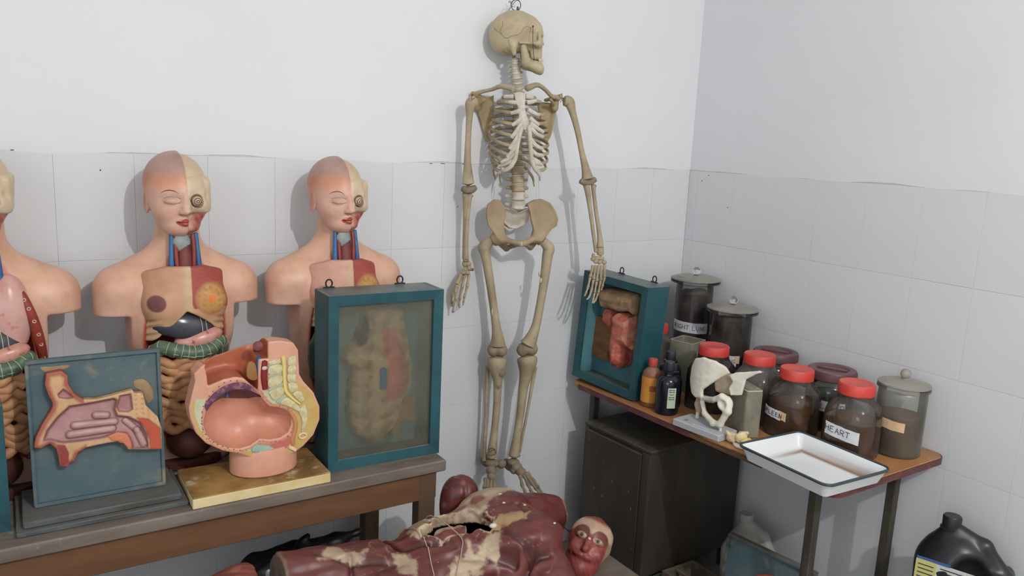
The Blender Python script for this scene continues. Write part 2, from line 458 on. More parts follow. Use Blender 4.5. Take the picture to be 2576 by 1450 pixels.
for xx in (-1.50, -3.45):
    for yy in (-0.475, -0.068): bw(MB().box((xx, yy, (ZB - 0.035) / 2), (0.027, 0.024, (ZB - 0.035) / 2), 0.003), 'leg', 'bench_leg')

# ================================================================== the side table
mat('table_ply', S(176, 126, 80), 0.5, 0.35, col2=S(150, 104, 64), scale=9, lo=0.3, hi=0.7, col3=S(190, 160, 120), scale3=35, lo3=0.68, hi3=0.76, rough2=0.4)
mat('ply_edge', S(132, 100, 70), 0.7, 0.2, col2=S(82, 60, 44), scale=30, stretch=(0.3, 0.3, 14), lo=0.4, hi=0.6, bump=0.3)
mat('maroon_edge', S(92, 50, 52), 0.5, 0.35, col2=S(120, 86, 82), scale=22, lo=0.5, hi=0.75)
mat('leg_iron', S(54, 50, 44), 0.5, 0.45, col2=S(72, 66, 58), scale=12, stretch=(3, 3, 0.6), col3=S(170, 168, 160), scale3=60, lo3=0.74, hi3=0.8)
ZT = 0.751
table = thing('side_table', 'plywood table with chipped maroon edge and iron legs by the tiled corner', 'table', (-0.32, -0.65, 0))
def rrect(x0, y0, x1, y1, r, n=5):
    out = []
    for cx, cy, a0 in ((x1 - r, y1 - r, 0), (x0 + r, y1 - r, 90), (x0 + r, y0 + r, 180), (x1 - r, y0 + r, 270)):
        for k in range(n + 1):
            a = math.radians(a0 + 90 * k / n); out.append((cx + r * math.cos(a), cy + r * math.sin(a)))
    return out
def slab(poly, z0, z1, bev=0.002):
    mb = MB(); n = len(poly); P = np.array(poly); c = P.mean(0); V = []; F = []
    for s, z in ((0, z0), (bev, None), (0, None), (0, None)): pass
    rings = [(P + (c - P) / np.linalg.norm(c - P, axis=1)[:, None] * bev, z0), (P, z0 + bev), (P, z1 - bev), (P + (c - P) / np.linalg.norm(c - P, axis=1)[:, None] * bev, z1)]
    for Q, z in rings: V += [(q[0], q[1], z) for q in Q]
    for i in range(3):
        for k in range(n): F.append((i * n + k, i * n + (k + 1) % n, (i + 1) * n + (k + 1) % n, (i + 1) * n + k))
    F.append(tuple(range(n))[::-1]); F.append(tuple(3 * n + k for k in range(n)))
    return mb.add(V, F)
tx0, tx1, ty0, ty1 = -0.632, -0.008, -1.245, -0.055
TP = rrect(tx0, ty0, tx1, ty1, 0.045)
# the near-end front corner pulled in a little, as the top is not square to the wall
TP = [(x + 0.03 * (1 - (y - ty0) / (ty1 - ty0)) * (1 if x < -0.3 else 0), y) for x, y in TP]
slab(TP, ZT - 0.019, ZT).build('tabletop', 'table_ply', table, True)
# laminated plywood edge showing bare along the front, maroon lipping elsewhere
def strip(pts, z0, z1, out, name, m):
    mb = MB(); P = [Vector((x, y)) for x, y in pts]
    cx = Vector((-0.32, -0.65)); V = []; F = []
    for i, p in enumerate(P):
        t = (P[min(i + 1, len(P) - 1)] - P[max(i - 1, 0)]).normalized(); nn = Vector((t.y, -t.x))
        if nn.dot(p - cx) < 0: nn = -nn
        q = p + nn * out; a = p - nn * 0.001
        V += [(a.x, a.y, z0), (q.x, q.y, z0), (q.x, q.y, z1), (a.x, a.y, z1)]
    for i in range(len(P) - 1):
        for k in range(4): F.append((i * 4 + k, i * 4 + (k + 1) % 4, (i + 1) * 4 + (k + 1) % 4, (i + 1) * 4 + k))
    F += [(0, 1, 2, 3), tuple(len(V) - 4 + k for k in (3, 2, 1, 0))]
    return mb.add(V, F).build(name, m, table, True, smooth=False)
front = lambda y: (tx0 + 0.03 * (1 - (y - ty0) / (ty1 - ty0)), y)
strip([front(y) for y in (-0.70, -0.6, -0.4, -0.2, -0.11)], ZT - 0.0225, ZT - 0.0035, 0.004, 'edge_lipping', 'maroon_edge')
for k in range(4): strip([front(y) for y in (-1.0, -0.9, -0.8, -0.70)], ZT - 0.0215 + k * 0.005, ZT - 0.0175 + k * 0.005, 0.0015 + 0.001 * (k % 2), 'ply_layer', 'ply_edge')
nearend = [p for p in TP if p[1] < -1.15]; nearend.sort(key=lambda p: p[0])
c0 = [p for p in TP if p[1] < ty0 + 0.0451]; c0.sort(key=lambda p: math.atan2(p[1] + 0.9, p[0] + 0.32))
strip(c0, ZT - 0.0225, ZT - 0.002, 0.004, 'edge_lipping', 'maroon_edge')
for xx, yy in ((-0.505, -1.125), (-0.125, -1.150), (-0.53, -0.095), (-0.125, -0.10)):
    MB().box((xx, yy, (ZT - 0.019) / 2), (0.015, 0.015, (ZT - 0.019) / 2), 0.003).build('leg', 'leg_iron', table, True, smooth=False)
for yy in (-1.15, -0.10):
    MB().box((-0.315, yy, ZT - 0.019 - 0.016), (0.2, 0.011, 0.016), 0.002).build('frame_rail', 'leg_iron', table, True, smooth=False)
for xx in (-0.5, -0.125):
    MB().box((xx, -0.64, ZT - 0.019 - 0.016), (0.011, 0.48, 0.016), 0.002).build('frame_rail', 'leg_iron', table, True, smooth=False)


# ================================================================== anatomical torso models
mat('torso_paint', vcol=True, rough=0.42, spec=0.45, col2=(0.80, 0.74, 0.70), scale=14, lo=0.42, hi=0.72, bump=0.03, bscale=120)
mat('torso_bone', vcol=True, rough=0.65, spec=0.25, col2=(0.78, 0.74, 0.68), scale=26, lo=0.4, hi=0.68, bump=0.25, bscale=90)
mat('chest_paint', vcol=True, rough=0.55, spec=0.35, col2=(0.82, 0.76, 0.7), scale=20, lo=0.4, hi=0.7, bump=0.06, bscale=110)
mat('gloss_dark', S(52, 56, 62), 0.22, 0.5, col2=S(66, 68, 70), scale=12)
mat('stomach_pink', S(205, 150, 135), 0.3, 0.5, col2=S(188, 124, 110), scale=22, lo=0.45, hi=0.65, col3=S(140, 84, 80), scale3=55, lo3=0.64, hi3=0.68)
mat('colon_green', S(92, 112, 88), 0.4, 0.4, col2=S(74, 94, 76), scale=12)
mat('pale_line', S(186, 186, 168), 0.5)
mat('gut_tan', S(200, 150, 108), 0.5, 0.35, col2=S(178, 124, 84), scale=14)
mat('vein_blue', S(58, 104, 150), 0.45, 0.4, col2=S(48, 86, 130), scale=20)
mat('artery_red', S(142, 62, 54), 0.45, 0.4, col2=S(120, 50, 46), scale=20)
mat('larynx_grey', S(150, 160, 156), 0.5, 0.35, col2=S(132, 140, 138), scale=30, bump=0.2, bscale=80)
mat('ink', S(96, 62, 52), 0.6, 0.2)
mat('ink_grey', S(112, 98, 96), 0.6, 0.2)
mat('rim_red', S(150, 62, 50), 0.45, 0.4, col2=S(128, 50, 42), scale=18)
mat('lung_pink', S(206, 160, 148), 0.3, 0.5, col2=S(188, 128, 116), scale=9, lo=0.5, hi=0.7, col3=S(190, 104, 84), scale3=16, lo3=0.66, hi3=0.72)
mat('dark_cavity', S(60, 36, 34), 0.7, 0.2)
mat('brown_paint', S(96, 52, 42), 0.5, 0.35, col2=S(70, 38, 34), scale=12)
mat('eye_cream', S(196, 174, 148), 0.45)
mat('brown_red', S(118, 60, 56), 0.5, 0.35, col2=S(98, 50, 50), scale=20)

SKIN = np.array(S(216, 172, 152)); BONE = np.array(S(208, 186, 156)); ORANGE = np.array(S(202, 136, 104)); MAUVE = np.array(S(176, 142, 130))
REDM = np.array(S(160, 74, 66)); TAN = np.array(S(196, 158, 126))
HC = np.array([0.0, 0.0, 0.762]); HYAW = math.radians(2.0)
_hc, _hs = math.cos(HYAW), math.sin(HYAW)
def to_head(p):
    q = np.asarray(p) - HC; return np.stack([q[:, 0] * _hc + q[:, 1] * _hs, -q[:, 0] * _hs + q[:, 1] * _hc, q[:, 2]], 1)
def from_head(h):
    h = np.atleast_2d(h); return np.stack([h[:, 0] * _hc - h[:, 1] * _hs, h[:, 0] * _hs + h[:, 1] * _hc, h[:, 2]], 1) + HC

def d_head(p):
    h = to_head(p)
    d = d_ell(h, (0, 0.020, 0.035), (0.082, 0.098, 0.086))
    d = smin(d, d_ell(h, (0, -0.026, -0.020), (0.074, 0.066, 0.079)), 0.03)
    d = smin(d, d_ell(h, (0, -0.048, -0.080), (0.045, 0.036, 0.023)), 0.030)      # chin
    d = smin(d, d_cap(h, (0, -0.087, 0.000), (0, -0.100, -0.034), 0.006, 0.0090), 0.016)   # nose
    for s in (-1, 1):
        d = smin(d, d_ell(h, (s * 0.009, -0.093, -0.038), (0.007, 0.008, 0.006)), 0.006)
        d = smin(d, d_ell(h, (s * 0.038, -0.056, -0.035), (0.024, 0.026, 0.024)), 0.02)       # cheek
        d = smax(d, -d_ell(h, (s * 0.031, -0.101, -0.003), (0.021, 0.014, 0.011)), 0.014)     # eye hollow
    d = smin(d, d_ell(h, (-0.031, -0.077, -0.008), (0.0185, 0.0145, 0.0115)), 0.006)          # closed lid
    d = smin(d, d_ell(h, (0, -0.088, -0.0600), (0.021, 0.010, 0.0048)), 0.004)
    d = smin(d, d_ell(h, (0, -0.087, -0.0690), (0.016, 0.010, 0.0052)), 0.004)
    ear = d_ell(h, (-0.0775, 0.006, -0.014), (0.007, 0.018, 0.034)); ear = smax(ear, -d_ell(h, (-0.086, 0.0, -0.010), (0.007, 0.011, 0.020)), 0.006)
    d = smin(d, ear, 0.008)
    # the dissected half of the head
    x, y, z = h[:, 0], h[:, 1], h[:, 2]
    side = step(x, 0.004, 0.009)
    off = 0.006 * step(z, 0.050, 0.056) - 0.002 * (1 - step(z, 0.050, 0.056)) * step(z, -0.042, -0.036) + 0.007 * (1 - step(z, -0.042, -0.036))
    d = d + side * (off + 0.0016 * wob(h, 160, 2) * (z < 0.05))
    blk = d_box(h, (0.046, 0.000, 0.006), (0.029, 0.060, 0.048), 0.016); blk += 0.0018 * wob(h, 130, 4)
    d = smin(d, np.where(x > 0.003, blk, 0.1), 0.006)
    ey = h - np.array([0.031, -0.083, -0.008])
    d = smax(d, -(np.linalg.norm(ey, axis=1) - 0.018), 0.005)
    return d
def c_head(p):
    h = to_head(p); x, y, z = h[:, 0], h[:, 1], h[:, 2]
    c = np.tile(SKIN, (len(h), 1))
    c = paint(c, step(z, 0.008, 0.042) * 0.85, ORANGE)
    c = paint(c, step(y, -0.03, 0.0) * step(z, -0.06, -0.02) * 0.75, ORANGE * np.array([1.0, .9, .9]))
    c = paint(c, step(z, 0.046, 0.074), MAUVE)
    lid = np.exp(-(((x + 0.031) / 0.024) ** 2 + ((z - 0.005) / 0.008) ** 2)); c = paint(c, lid * 0.5 * (y < -0.05), S(170, 138, 128))
    lip = (np.abs(x + 0.002) < 0.0225) & (y < -0.06) & (np.abs(z + 0.0645) < 0.0105 - np.abs(x) * 0.33 + 0.0006 * np.cos(x * 700)); c = paint(c, lip * 1.0, S(168, 66, 54))
    nl = np.exp(-(((x + 0.011) / 0.006) ** 2 + ((z + 0.043) / 0.0022) ** 2)) * (y < -0.07); c = paint(c, nl * 0.8, S(120, 80, 74))
    L = x > 0.0055
    c = np.where(L[:, None], np.tile(BONE, (len(h), 1)), c)
    c = paint(c, L * (z > 0.053) * 0.5, S(206, 176, 146))
    c = paint(c, L * np.exp(-((x - 0.032) / 0.02) ** 2 - ((z + 0.030) / 0.012) ** 2) * 0.55, S(120, 92, 80))
    low = L & (z < -0.041 + 0.0 * x)
    m = 0.55 + 0.45 * np.sin((x * 0.8 + z * 0.5) * 420)
    c = np.where(low[:, None], lerp(REDM, S(206, 140, 128), m * 0.45), c)
    c = paint(c, low * step(x, 0.03, 0.012) * 0.8, S(214, 168, 150))
    return c

def d_body(p):
    ax = np.abs(p[:, 0]); q = np.column_stack([ax, p[:, 1], p[:, 2]]).astype(np.float32)
    d = d_box(q, (0, 0.035, 0.25), (0.132, 0.090, 0.30), 0.075)
    d = smin(d, d_ell(q, (0.05, 0.015, 0.455), (0.105, 0.092, 0.13)), 0.05)
    d = smin(d, d_cap(q, (0.03, 0.03, 0.585), (0.150, 0.025, 0.515), 0.046, 0.056), 0.05)
    d = smin(d, d_cap(q, (0.150, 0.020, 0.500), (0.168, 0.012, 0.40), 0.062, 0.054), 0.03)
    zc = np.where(p[:, 0] > 0, 0.462, 0.443); d = smax(d, -smax(smax(p[:, 2] - zc, 0.134 - ax, 0.006), p[:, 2] - 0.5, 0.004), 0.006)       # cut arm stump, flat underneath
    d = smin(d, d_cap(q, (0, 0.028, 0.56), (0, 0.014, 0.72), 0.060, 0.055), 0.045)
    d = smax(d, -p[:, 2], 0.004)
    cav = d_ell(p, (0, -0.105, 0.315), (0.112, 0.135, 0.275))
    d = smax(d, -cav, 0.006)
    d = smax(d, -d_ell(p, (0.004, -0.062, 0.60), (0.034, 0.030, 0.066)), 0.006)     # opened throat
    return d
def c_body(p):
    c = np.tile(SKIN, (len(p), 1)); x, y, z = p[:, 0], p[:, 1], p[:, 2]
    c = paint(c, step(z, 0.30, 0.56) * 0.35, S(214, 166, 124))
    cav = d_ell(p, (0, -0.105, 0.315), (0.112, 0.135, 0.275))
    c = paint(c, (cav < 0.004) * 1.0, S(112, 52, 44))
    c = paint(c, step(cav, 0.010, 0.004) * 0.9 * (z < 0.53), S(176, 78, 58))
    thr = d_ell(p, (0.004, -0.062, 0.60), (0.034, 0.030, 0.066)); c = paint(c, (thr < 0.004) * 1.0, S(120, 58, 56))
    for s in (-1, 1):
        tri = step(0.0 * z + (0.60 - z) * 0.5 - (np.abs(x - 0.004 - s * 0.040) - 0.0), -0.004, 0.004) * (z > 0.548) * (z < 0.615) * (y < -0.005) * (s * (x - 0.004) > 0.030)
        c = paint(c, tri * 0.9, S(206, 122, 100))
    return c
def plate_shape(p):
    x, y, z = p[:, 0], p[:, 1], p[:, 2]
    d = d_ell(p, (0, -0.005, 0.465), (0.122, 0.106, 0.23))
    for s in (-1, 1): d = smin(d, d_ell(p, (s * 0.058, -0.074, 0.478), (0.050, 0.038, 0.052)), 0.022)
    d = smax(d, z - 0.580 + 0.35 * np.maximum(np.abs(x) - 0.05, 0), 0.008)
    wing = np.where(x < -0.004, 0.460 - 1.05 * np.maximum(-0.004 - x, 0) + 1.0 * np.maximum(-0.085 - x, 0), 0.460 - 0.45 * np.maximum(x + 0.004, 0) - 3.2 * np.maximum(x + 0.004, 0) ** 2)
    d = smax(d, (wing - z) * 0.7, 0.006)
    d = smax(d, 0.366 - z, 0.008)
    d = smax(d, y + 0.030, 0.006)
    rib = np.sin((z + 0.35 * np.abs(x)) * 300) * 0.0022 * step(np.abs(x), 0.055, 0.09) * step(z, 0.452, 0.435)
    d = d + rib * 0.9
    d = smax(d, -(d_ell(p, (0, 0.012, 0.455), (0.110, 0.104, 0.24))), 0.004)
    return d
def c_plate(p, variant=0):
    x, y, z = p[:, 0], p[:, 1], p[:, 2]
    c = np.tile(np.array(S(196, 150, 118) if variant == 0 else S(208, 160, 142)), (len(p), 1))
    c = paint(c, step(z, 0.445, 0.425) * 0.8, S(206, 172, 132))
    c = paint(c, np.exp(-((x - 0.004) / 0.014) ** 2) * 0.9, S(206, 176, 138))
    R = step(x, 0.008, 0.014) * step(z, 0.458, 0.476) * (1 - 0.0 * x)
    fib = 0.5 + 0.5 * np.sin((z + 0.45 * x) * 620 + 2 * wob(p, 60))
    c = np.where((R > 0.5)[:, None], lerp(REDM, S(176, 94, 84), fib * 0.35), c)
    u = np.stack([(x - 0.060) / 0.042, (z - 0.492) / 0.043], 1); r = np.linalg.norm(u, axis=1)
    br = step(r, 1.08, 0.92) * (x > 0.012)
    c = paint(c, br, S(190, 142, 84)); c = paint(c, br * step(0.5 + 0.5 * wob(p, 330, 3), 0.5, 0.8) * (r > 0.35) * 0.55, S(150, 104, 66)); c = paint(c, br * step(r, 0.80, 0.98) * 0.5, S(140, 96, 70))
    c = paint(c, br * step(r, 0.30, 0.2), S(214, 120, 60))
    n = np.hypot(x + 0.078, (z - 0.486)); c = paint(c, step(n, 0.0245, 0.0205) if variant == 0 else step(n, 0.02, 0.017) * 0.7, S(112, 68, 66))
    c = paint(c, step(n, 0.009, 0.006) * 0.5, S(92, 52, 54))
    return c

def on_face(pts):
    """drop points given in head (x, z) onto the painted face"""
    out = []
    for hx, hz in pts:
        ys = np.linspace(-0.13, -0.03, 400); P = from_head(np.stack([np.full(400, hx), ys, np.full(400, hz)], 1)).astype(np.float32)
        d = d_head(P); k = int(np.argmax(d < 0.0)); out.append(P[k])
    return np.array(out)

TV, TF = sdf_mesh(d_body, (-0.25, -0.12, -0.01), (0.25, 0.16, 0.74), 0.0034)
torso_body_mesh = mesh_np('body', TV, TF, c_body(TV))
HV, HF = sdf_mesh(d_head, (-0.115, -0.135, 0.63), (0.115, 0.135, 0.90), 0.0020)
torso_head_mesh = mesh_np('head', HV, HF, c_head(HV))
PV, PF = sdf_mesh(plate_shape, (-0.135, -0.135, 0.35), (0.135, -0.02, 0.595), 0.0022)

def gut_tubes(seed, zlo, zhi, dark=False):
    r = random.Random(seed); mb = MB(); rows = int((zhi - zlo) / 0.0205)
    for k in range(rows):
        z = zhi - 0.012 - k * 0.0205; hw = 0.082 * math.sqrt(max(0.1, 1 - ((z - 0.23) / 0.21) ** 2)); pts = []
        ph = r.uniform(0, 6)
        for i in range(13):
            x = -hw + 2 * hw * i / 12
            pts.append((x, -0.085 - 0.022 * math.cos(x / hw * 1.4) + 0.004 * math.sin(i * 1.9 + ph), z + 0.008 * math.sin(i * 1.25 + ph) - 0.9 * x * x))
        mb.tube(pts, 0.0132, 10, 4)
    return mb

def make_torso(name, label, loc, rotz, variant, opened=False):
    t = thing(name, label, 'torso model', loc, rotz, 'anatomical torso models on the bench')
    mb_ = torso_body_mesh if variant == 0 else torso_body_mesh.copy()
    link('body', mb_, 'torso_paint', t)
    hd = link('head', torso_head_mesh if variant == 0 else torso_head_mesh.copy(), 'torso_paint', t)
    # painted lines of brow, lids and the exposed eye
    br = on_face([(-0.056, 0.011), (-0.047, 0.018), (-0.036, 0.0205), (-0.025, 0.018), (-0.016, 0.012)])
    MB().tube(br, [0.0005, 0.0010, 0.0012, 0.0010, 0.0005], 6, 4).build('eyebrow', 'ink', hd)
    for zc, sg, w in ((-0.001, 0.007, 0.0007), (-0.0105, -0.006, 0.0009)):
        pts = on_face([(-0.031 + u * 0.0195, zc + sg * (1 - u * u) * 0.7) for u in np.linspace(-1, 1, 7)])
        MB().tube(pts, w, 6, 3).build('eyelid_line', 'ink_grey', hd)
    e = from_head([(0.031, -0.081, -0.008)])[0]; fw = from_head([(0.031, -0.095, -0.008)])[0]
    MB().ball(e, 0.0135, 16).build('eyeball', 'eye_cream', hd)
    dirn = (fw - e) / np.linalg.norm(fw - e); ring = []
    s1 = np.cross(dirn, (0, 0, 1)); s1 /= np.linalg.norm(s1); s2 = np.cross(s1, dirn)
    for rad, nm in ((0.0085, 'iris_ring'), (0.0035, 'pupil_ring')):
        zz = math.sqrt(0.0137 ** 2 - rad ** 2)
        MB().tube([e + dirn * zz + rad * (math.cos(a) * s1 + math.sin(a) * s2) for a in np.linspace(0, 2 * math.pi, 14, endpoint=False)], 0.0010, 6, 2, closed=True).build(nm, 'ink', hd)
    # throat
    MB().ball((-0.003, -0.052, 0.640), (0.024, 0.016, 0.028), 16).build('larynx', 'larynx_grey', t)
    MB().tube([(0.004, -0.046, 0.645), (0.004, -0.050, 0.60), (0.004, -0.056, 0.545)], [0.018, 0.020, 0.022], 14, 4).build('trachea_muscle', 'brown_red', t)
    for s in (-1, 1):
        MB().tube([(0.004 + s * 0.031, -0.048, 0.664), (0.004 + s * 0.033, -0.055, 0.62), (0.004 + s * 0.035, -0.060, 0.575), (0.004 + s * 0.032, -0.064, 0.550)], [0.0062, 0.0066, 0.0078, 0.008], 10, 4).build('jugular_vein', 'vein_blue', t)
        MB().tube([(0.004 + s * 0.022, -0.052, 0.662), (0.004 + s * 0.023, -0.060, 0.62), (0.004 + s * 0.021, -0.066, 0.56)], 0.0055, 10, 4).build('carotid_artery', 'artery_red', t)
    MB().tube([(-0.046, -0.066, 0.548), (-0.030, -0.072, 0.551), (-0.012, -0.073, 0.549)], 0.0075, 10, 4).build('subclavian_vein', 'vein_blue', t)
    # organs
    def d_liver(p):
        a = math.radians(-16); q = p - np.array([-0.004, -0.068, 0.408]); q = np.stack([q[:, 0] * math.cos(a) + q[:, 2] * math.sin(a), q[:, 1], -q[:, 0] * math.sin(a) + q[:, 2] * math.cos(a)], 1)
        d = d_ell(q, (0, 0.006, 0), (0.088, 0.046, 0.056)); return smax(d, -q[:, 2] - 0.030, 0.012)
    lv = sdf_obj('liver', d_liver, (-0.12, -0.14, 0.33), (0.12, 0.0, 0.49), 0.0035, 'gloss_dark', t)
    for k, x0 in enumerate((0.028, 0.040)):
        pts = []
        for u in np.linspace(0, 1, 9):
            x = x0 + 0.008 * math.sin(u * 2); z = 0.460 - u * 0.078
            ys = np.linspace(-0.15, -0.04, 300); P = np.stack([np.full(300, x), ys, np.full(300, z)], 1).astype(np.float32); d = d_liver(P)
            if (d < 0).any(): pts.append(P[int(np.argmax(d < 0))])
        if len(pts) > 3: MB().tube(pts, 0.0009, 6, 2).build('ligament_line', 'pale_line', lv)
    ry = np.array(Matrix.Rotation(math.radians(-12), 3, 'Y'))
    MB().ball((0.028, -0.080, 0.378), (0.066, 0.034, 0.028), 24, ry).build('stomach', 'stomach_pink', t)
    colon = [(-0.085, -0.050, 0.22), (-0.093, -0.060, 0.31), (-0.074, -0.090, 0.361), (-0.03, -0.108, 0.354), (0.010, -0.112, 0.346), (0.055, -0.103, 0.350), (0.084, -0.078, 0.364), (0.094, -0.055, 0.32), (0.094, -0.055, 0.22)]
    cq = catmull(np.array(colon), 8); cr = 0.0195 + 0.0012 * np.cos(np.arange(len(cq)) * math.pi / 2.2)
    cl = MB().tube(cq, cr, 16, 1).build('colon', 'colon_green', t)
    Tn = np.gradient(cq, axis=0); Tn /= np.linalg.norm(Tn, axis=1)[:, None]
    for k in range(14, len(cq) - 12, 3):
        a0 = np.cross(Tn[k], (0, 1, 0)); a0 /= np.linalg.norm(a0) + 1e-9; b0 = np.cross(Tn[k], a0)
        MB().tube([cq[k] + (cr[k] + 0.0001) * (math.cos(a) * a0 + math.sin(a) * b0) for a in np.linspace(0, 2 * math.pi, 16, endpoint=False)], 0.0009, 5, 1, closed=True).build('haustral_line', 'pale_line', cl)
    MB().tube([q + np.array([0, -c * 0.93, -c * 0.38]) for q, c in zip(cq[10:-8], cr[10:-8])], 0.0009, 5, 1).build('taenia_line', 'pale_line', cl)
    gut_tubes(4, 0.12, 0.335).build('intestines', 'gut_tan', t)
    MB().ball((0.0, -0.075, 0.085), (0.062, 0.05, 0.05), 18).build('bladder', 'brown_paint', t)
    MB().lathe([(0.10, -0.0), (0.112, 0.004), (0.112, 0.022), (0.104, 0.03)], 36, (0, 0.02, -0.0)).build('plinth', 'brown_paint', t)
    if opened:
        for s in (-1, 1):
            sdf_obj('lung', lambda p, s=s: smax(d_ell(p, (s * 0.052, -0.052, 0.470), (0.050, 0.044, 0.104)), 0.395 + 0.25 * (0.06 - s * p[:, 0]) - p[:, 2], 0.01), (-0.13, -0.16, 0.34), (0.13, 0.0, 0.60), 0.0035, 'lung_pink', t)
        MB().ball((0.004, -0.078, 0.455), (0.03, 0.034, 0.05), 18).build('heart', 'brown_red', t)
        # cut edge of the opened chest wall with the sawn rib ends
        for s in (-1, 1):
            rim = []
            for th in np.linspace(math.radians(64), math.radians(-52), 15):
                x = s * 0.119 * math.cos(th); z = 0.315 + 0.277 * math.sin(th)
                ys = np.linspace(-0.14, 0.10, 300); P = np.stack([np.full(300, x), ys, np.full(300, z)], 1).astype(np.float32); d = d_body(P)
                k = int(np.argmax(d < 0)) if (d < 0).any() else 150; rim.append(P[k] + np.array([0, 0.002, 0]))
            rm = MB().tube([q + np.array([0, -0.004, 0]) for q in rim], [0.0125] * 15, 12, 4, flat=1.0).build('cut_edge', 'rim_red', t)
            rr = catmull(np.array(rim), 4)
            dense = np.linspace(2, len(rr) - 4, 15).astype(int)
            for k in dense:
                c = rr[k] + np.array([s * 0.002, -0.0166, 0])
                MB().tube([c + 0.0036 * np.array([math.cos(a), 0, math.sin(a)]) for a in np.linspace(0, 2 * math.pi, 10, endpoint=False)], 0.0013, 6, 1, closed=True).build('rib_end', 'eye_cream', rm)
    else:
        pl = link('chest_plate', mesh_np('chest_plate', PV, PF, c_plate(PV, variant)), 'chest_paint', t)
    return t
make_torso('anatomical_torso', 'torso model with dark nipple and closed eye between the other two torsos', (-2.118, -0.165, ZB), 0.0, 0)
make_torso('anatomical_torso', 'torso model partly behind the tall glass case, paler breast plate', (-1.662, -0.170, ZB), 0.0, 1)
make_torso('anatomical_torso', 'opened torso model without breast plate, cut off by the picture edge', (-2.576, -0.160, ZB), 0.0, 2, opened=True)


# ================================================================== the hanging skeleton
mat('bone', S(180, 164, 136), 0.6, 0.3, col2=S(146, 128, 102), scale=9, lo=0.35, hi=0.68, col3=S(108, 90, 72), scale3=24, lo3=0.64, hi3=0.8, bump=0.12, bscale=90)
mat('bone_skull', S(196, 180, 146), 0.5, 0.35, col2=S(168, 152, 122), scale=11, lo=0.35, hi=0.7, col3=S(142, 126, 98), scale3=20, lo3=0.62, hi3=0.76, bump=0.08, bscale=60)
mat('bone_white', S(212, 204, 190), 0.65, 0.25, col2=S(188, 176, 158), scale=30, lo=0.4, hi=0.7, bump=0.25, bscale=120)
mat('bone_grey', S(148, 132, 112), 0.65, 0.25, col2=S(118, 104, 88), scale=20, lo=0.35, hi=0.7, bump=0.2, bscale=90)
mat('bone_dark', S(116, 98, 78), 0.65, 0.25, col2=S(90, 76, 62), scale=20)
mat('wire', S(84, 80, 76), 0.45, 0.5, metal=0.6)
mat('tooth', S(206, 192, 160), 0.4, 0.4)
mat('bone_scap', S(176, 156, 120), 0.6, 0.3, col2=S(148, 128, 96), scale=10, lo=0.35, hi=0.7, bump=0.1)
mat('bone_hip', S(170, 150, 120), 0.6, 0.3, col2=S(140, 120, 94), scale=8, lo=0.35, hi=0.7, col3=S(196, 182, 160), scale3=40, lo3=0.72, hi3=0.78, bump=0.12)
SO = (-0.9522,-0.0850,1.5544)
_ph = math.radians(22.0)
BU = np.array([math.cos(_ph), -math.sin(_ph), 0]); BV = np.array([-math.sin(_ph), -math.cos(_ph), 0]); BO = np.array(SO)
def bw_(u, v, z): return BO * np.array([1, 1, 0]) + BU * u + BV * v + np.array([0, 0, z])
def to_b(p): q = p - BO; return np.stack([q @ BU, q @ BV, p[:, 2]], 1)
sk = thing('human_skeleton', 'hanging human skeleton with its skull turned sideways against the white wall', 'skeleton', (SO[0], SO[1], 0.30))
def part(mb, name, m='bone', parent=None): return mb.build(name, m, parent or sk, True)
PX = 0.00141     # metres for one picture pixel at the skeleton's distance
def bone(name, pts, r, m='bone', parent=None, n=12, flat=1.0, ref=(0, 1, 0)): return part(MB().tube(pts, [x * PX for x in r] if not np.isscalar(r) else r * PX, n, 5, flat=flat, ref=ref), name, m, parent)

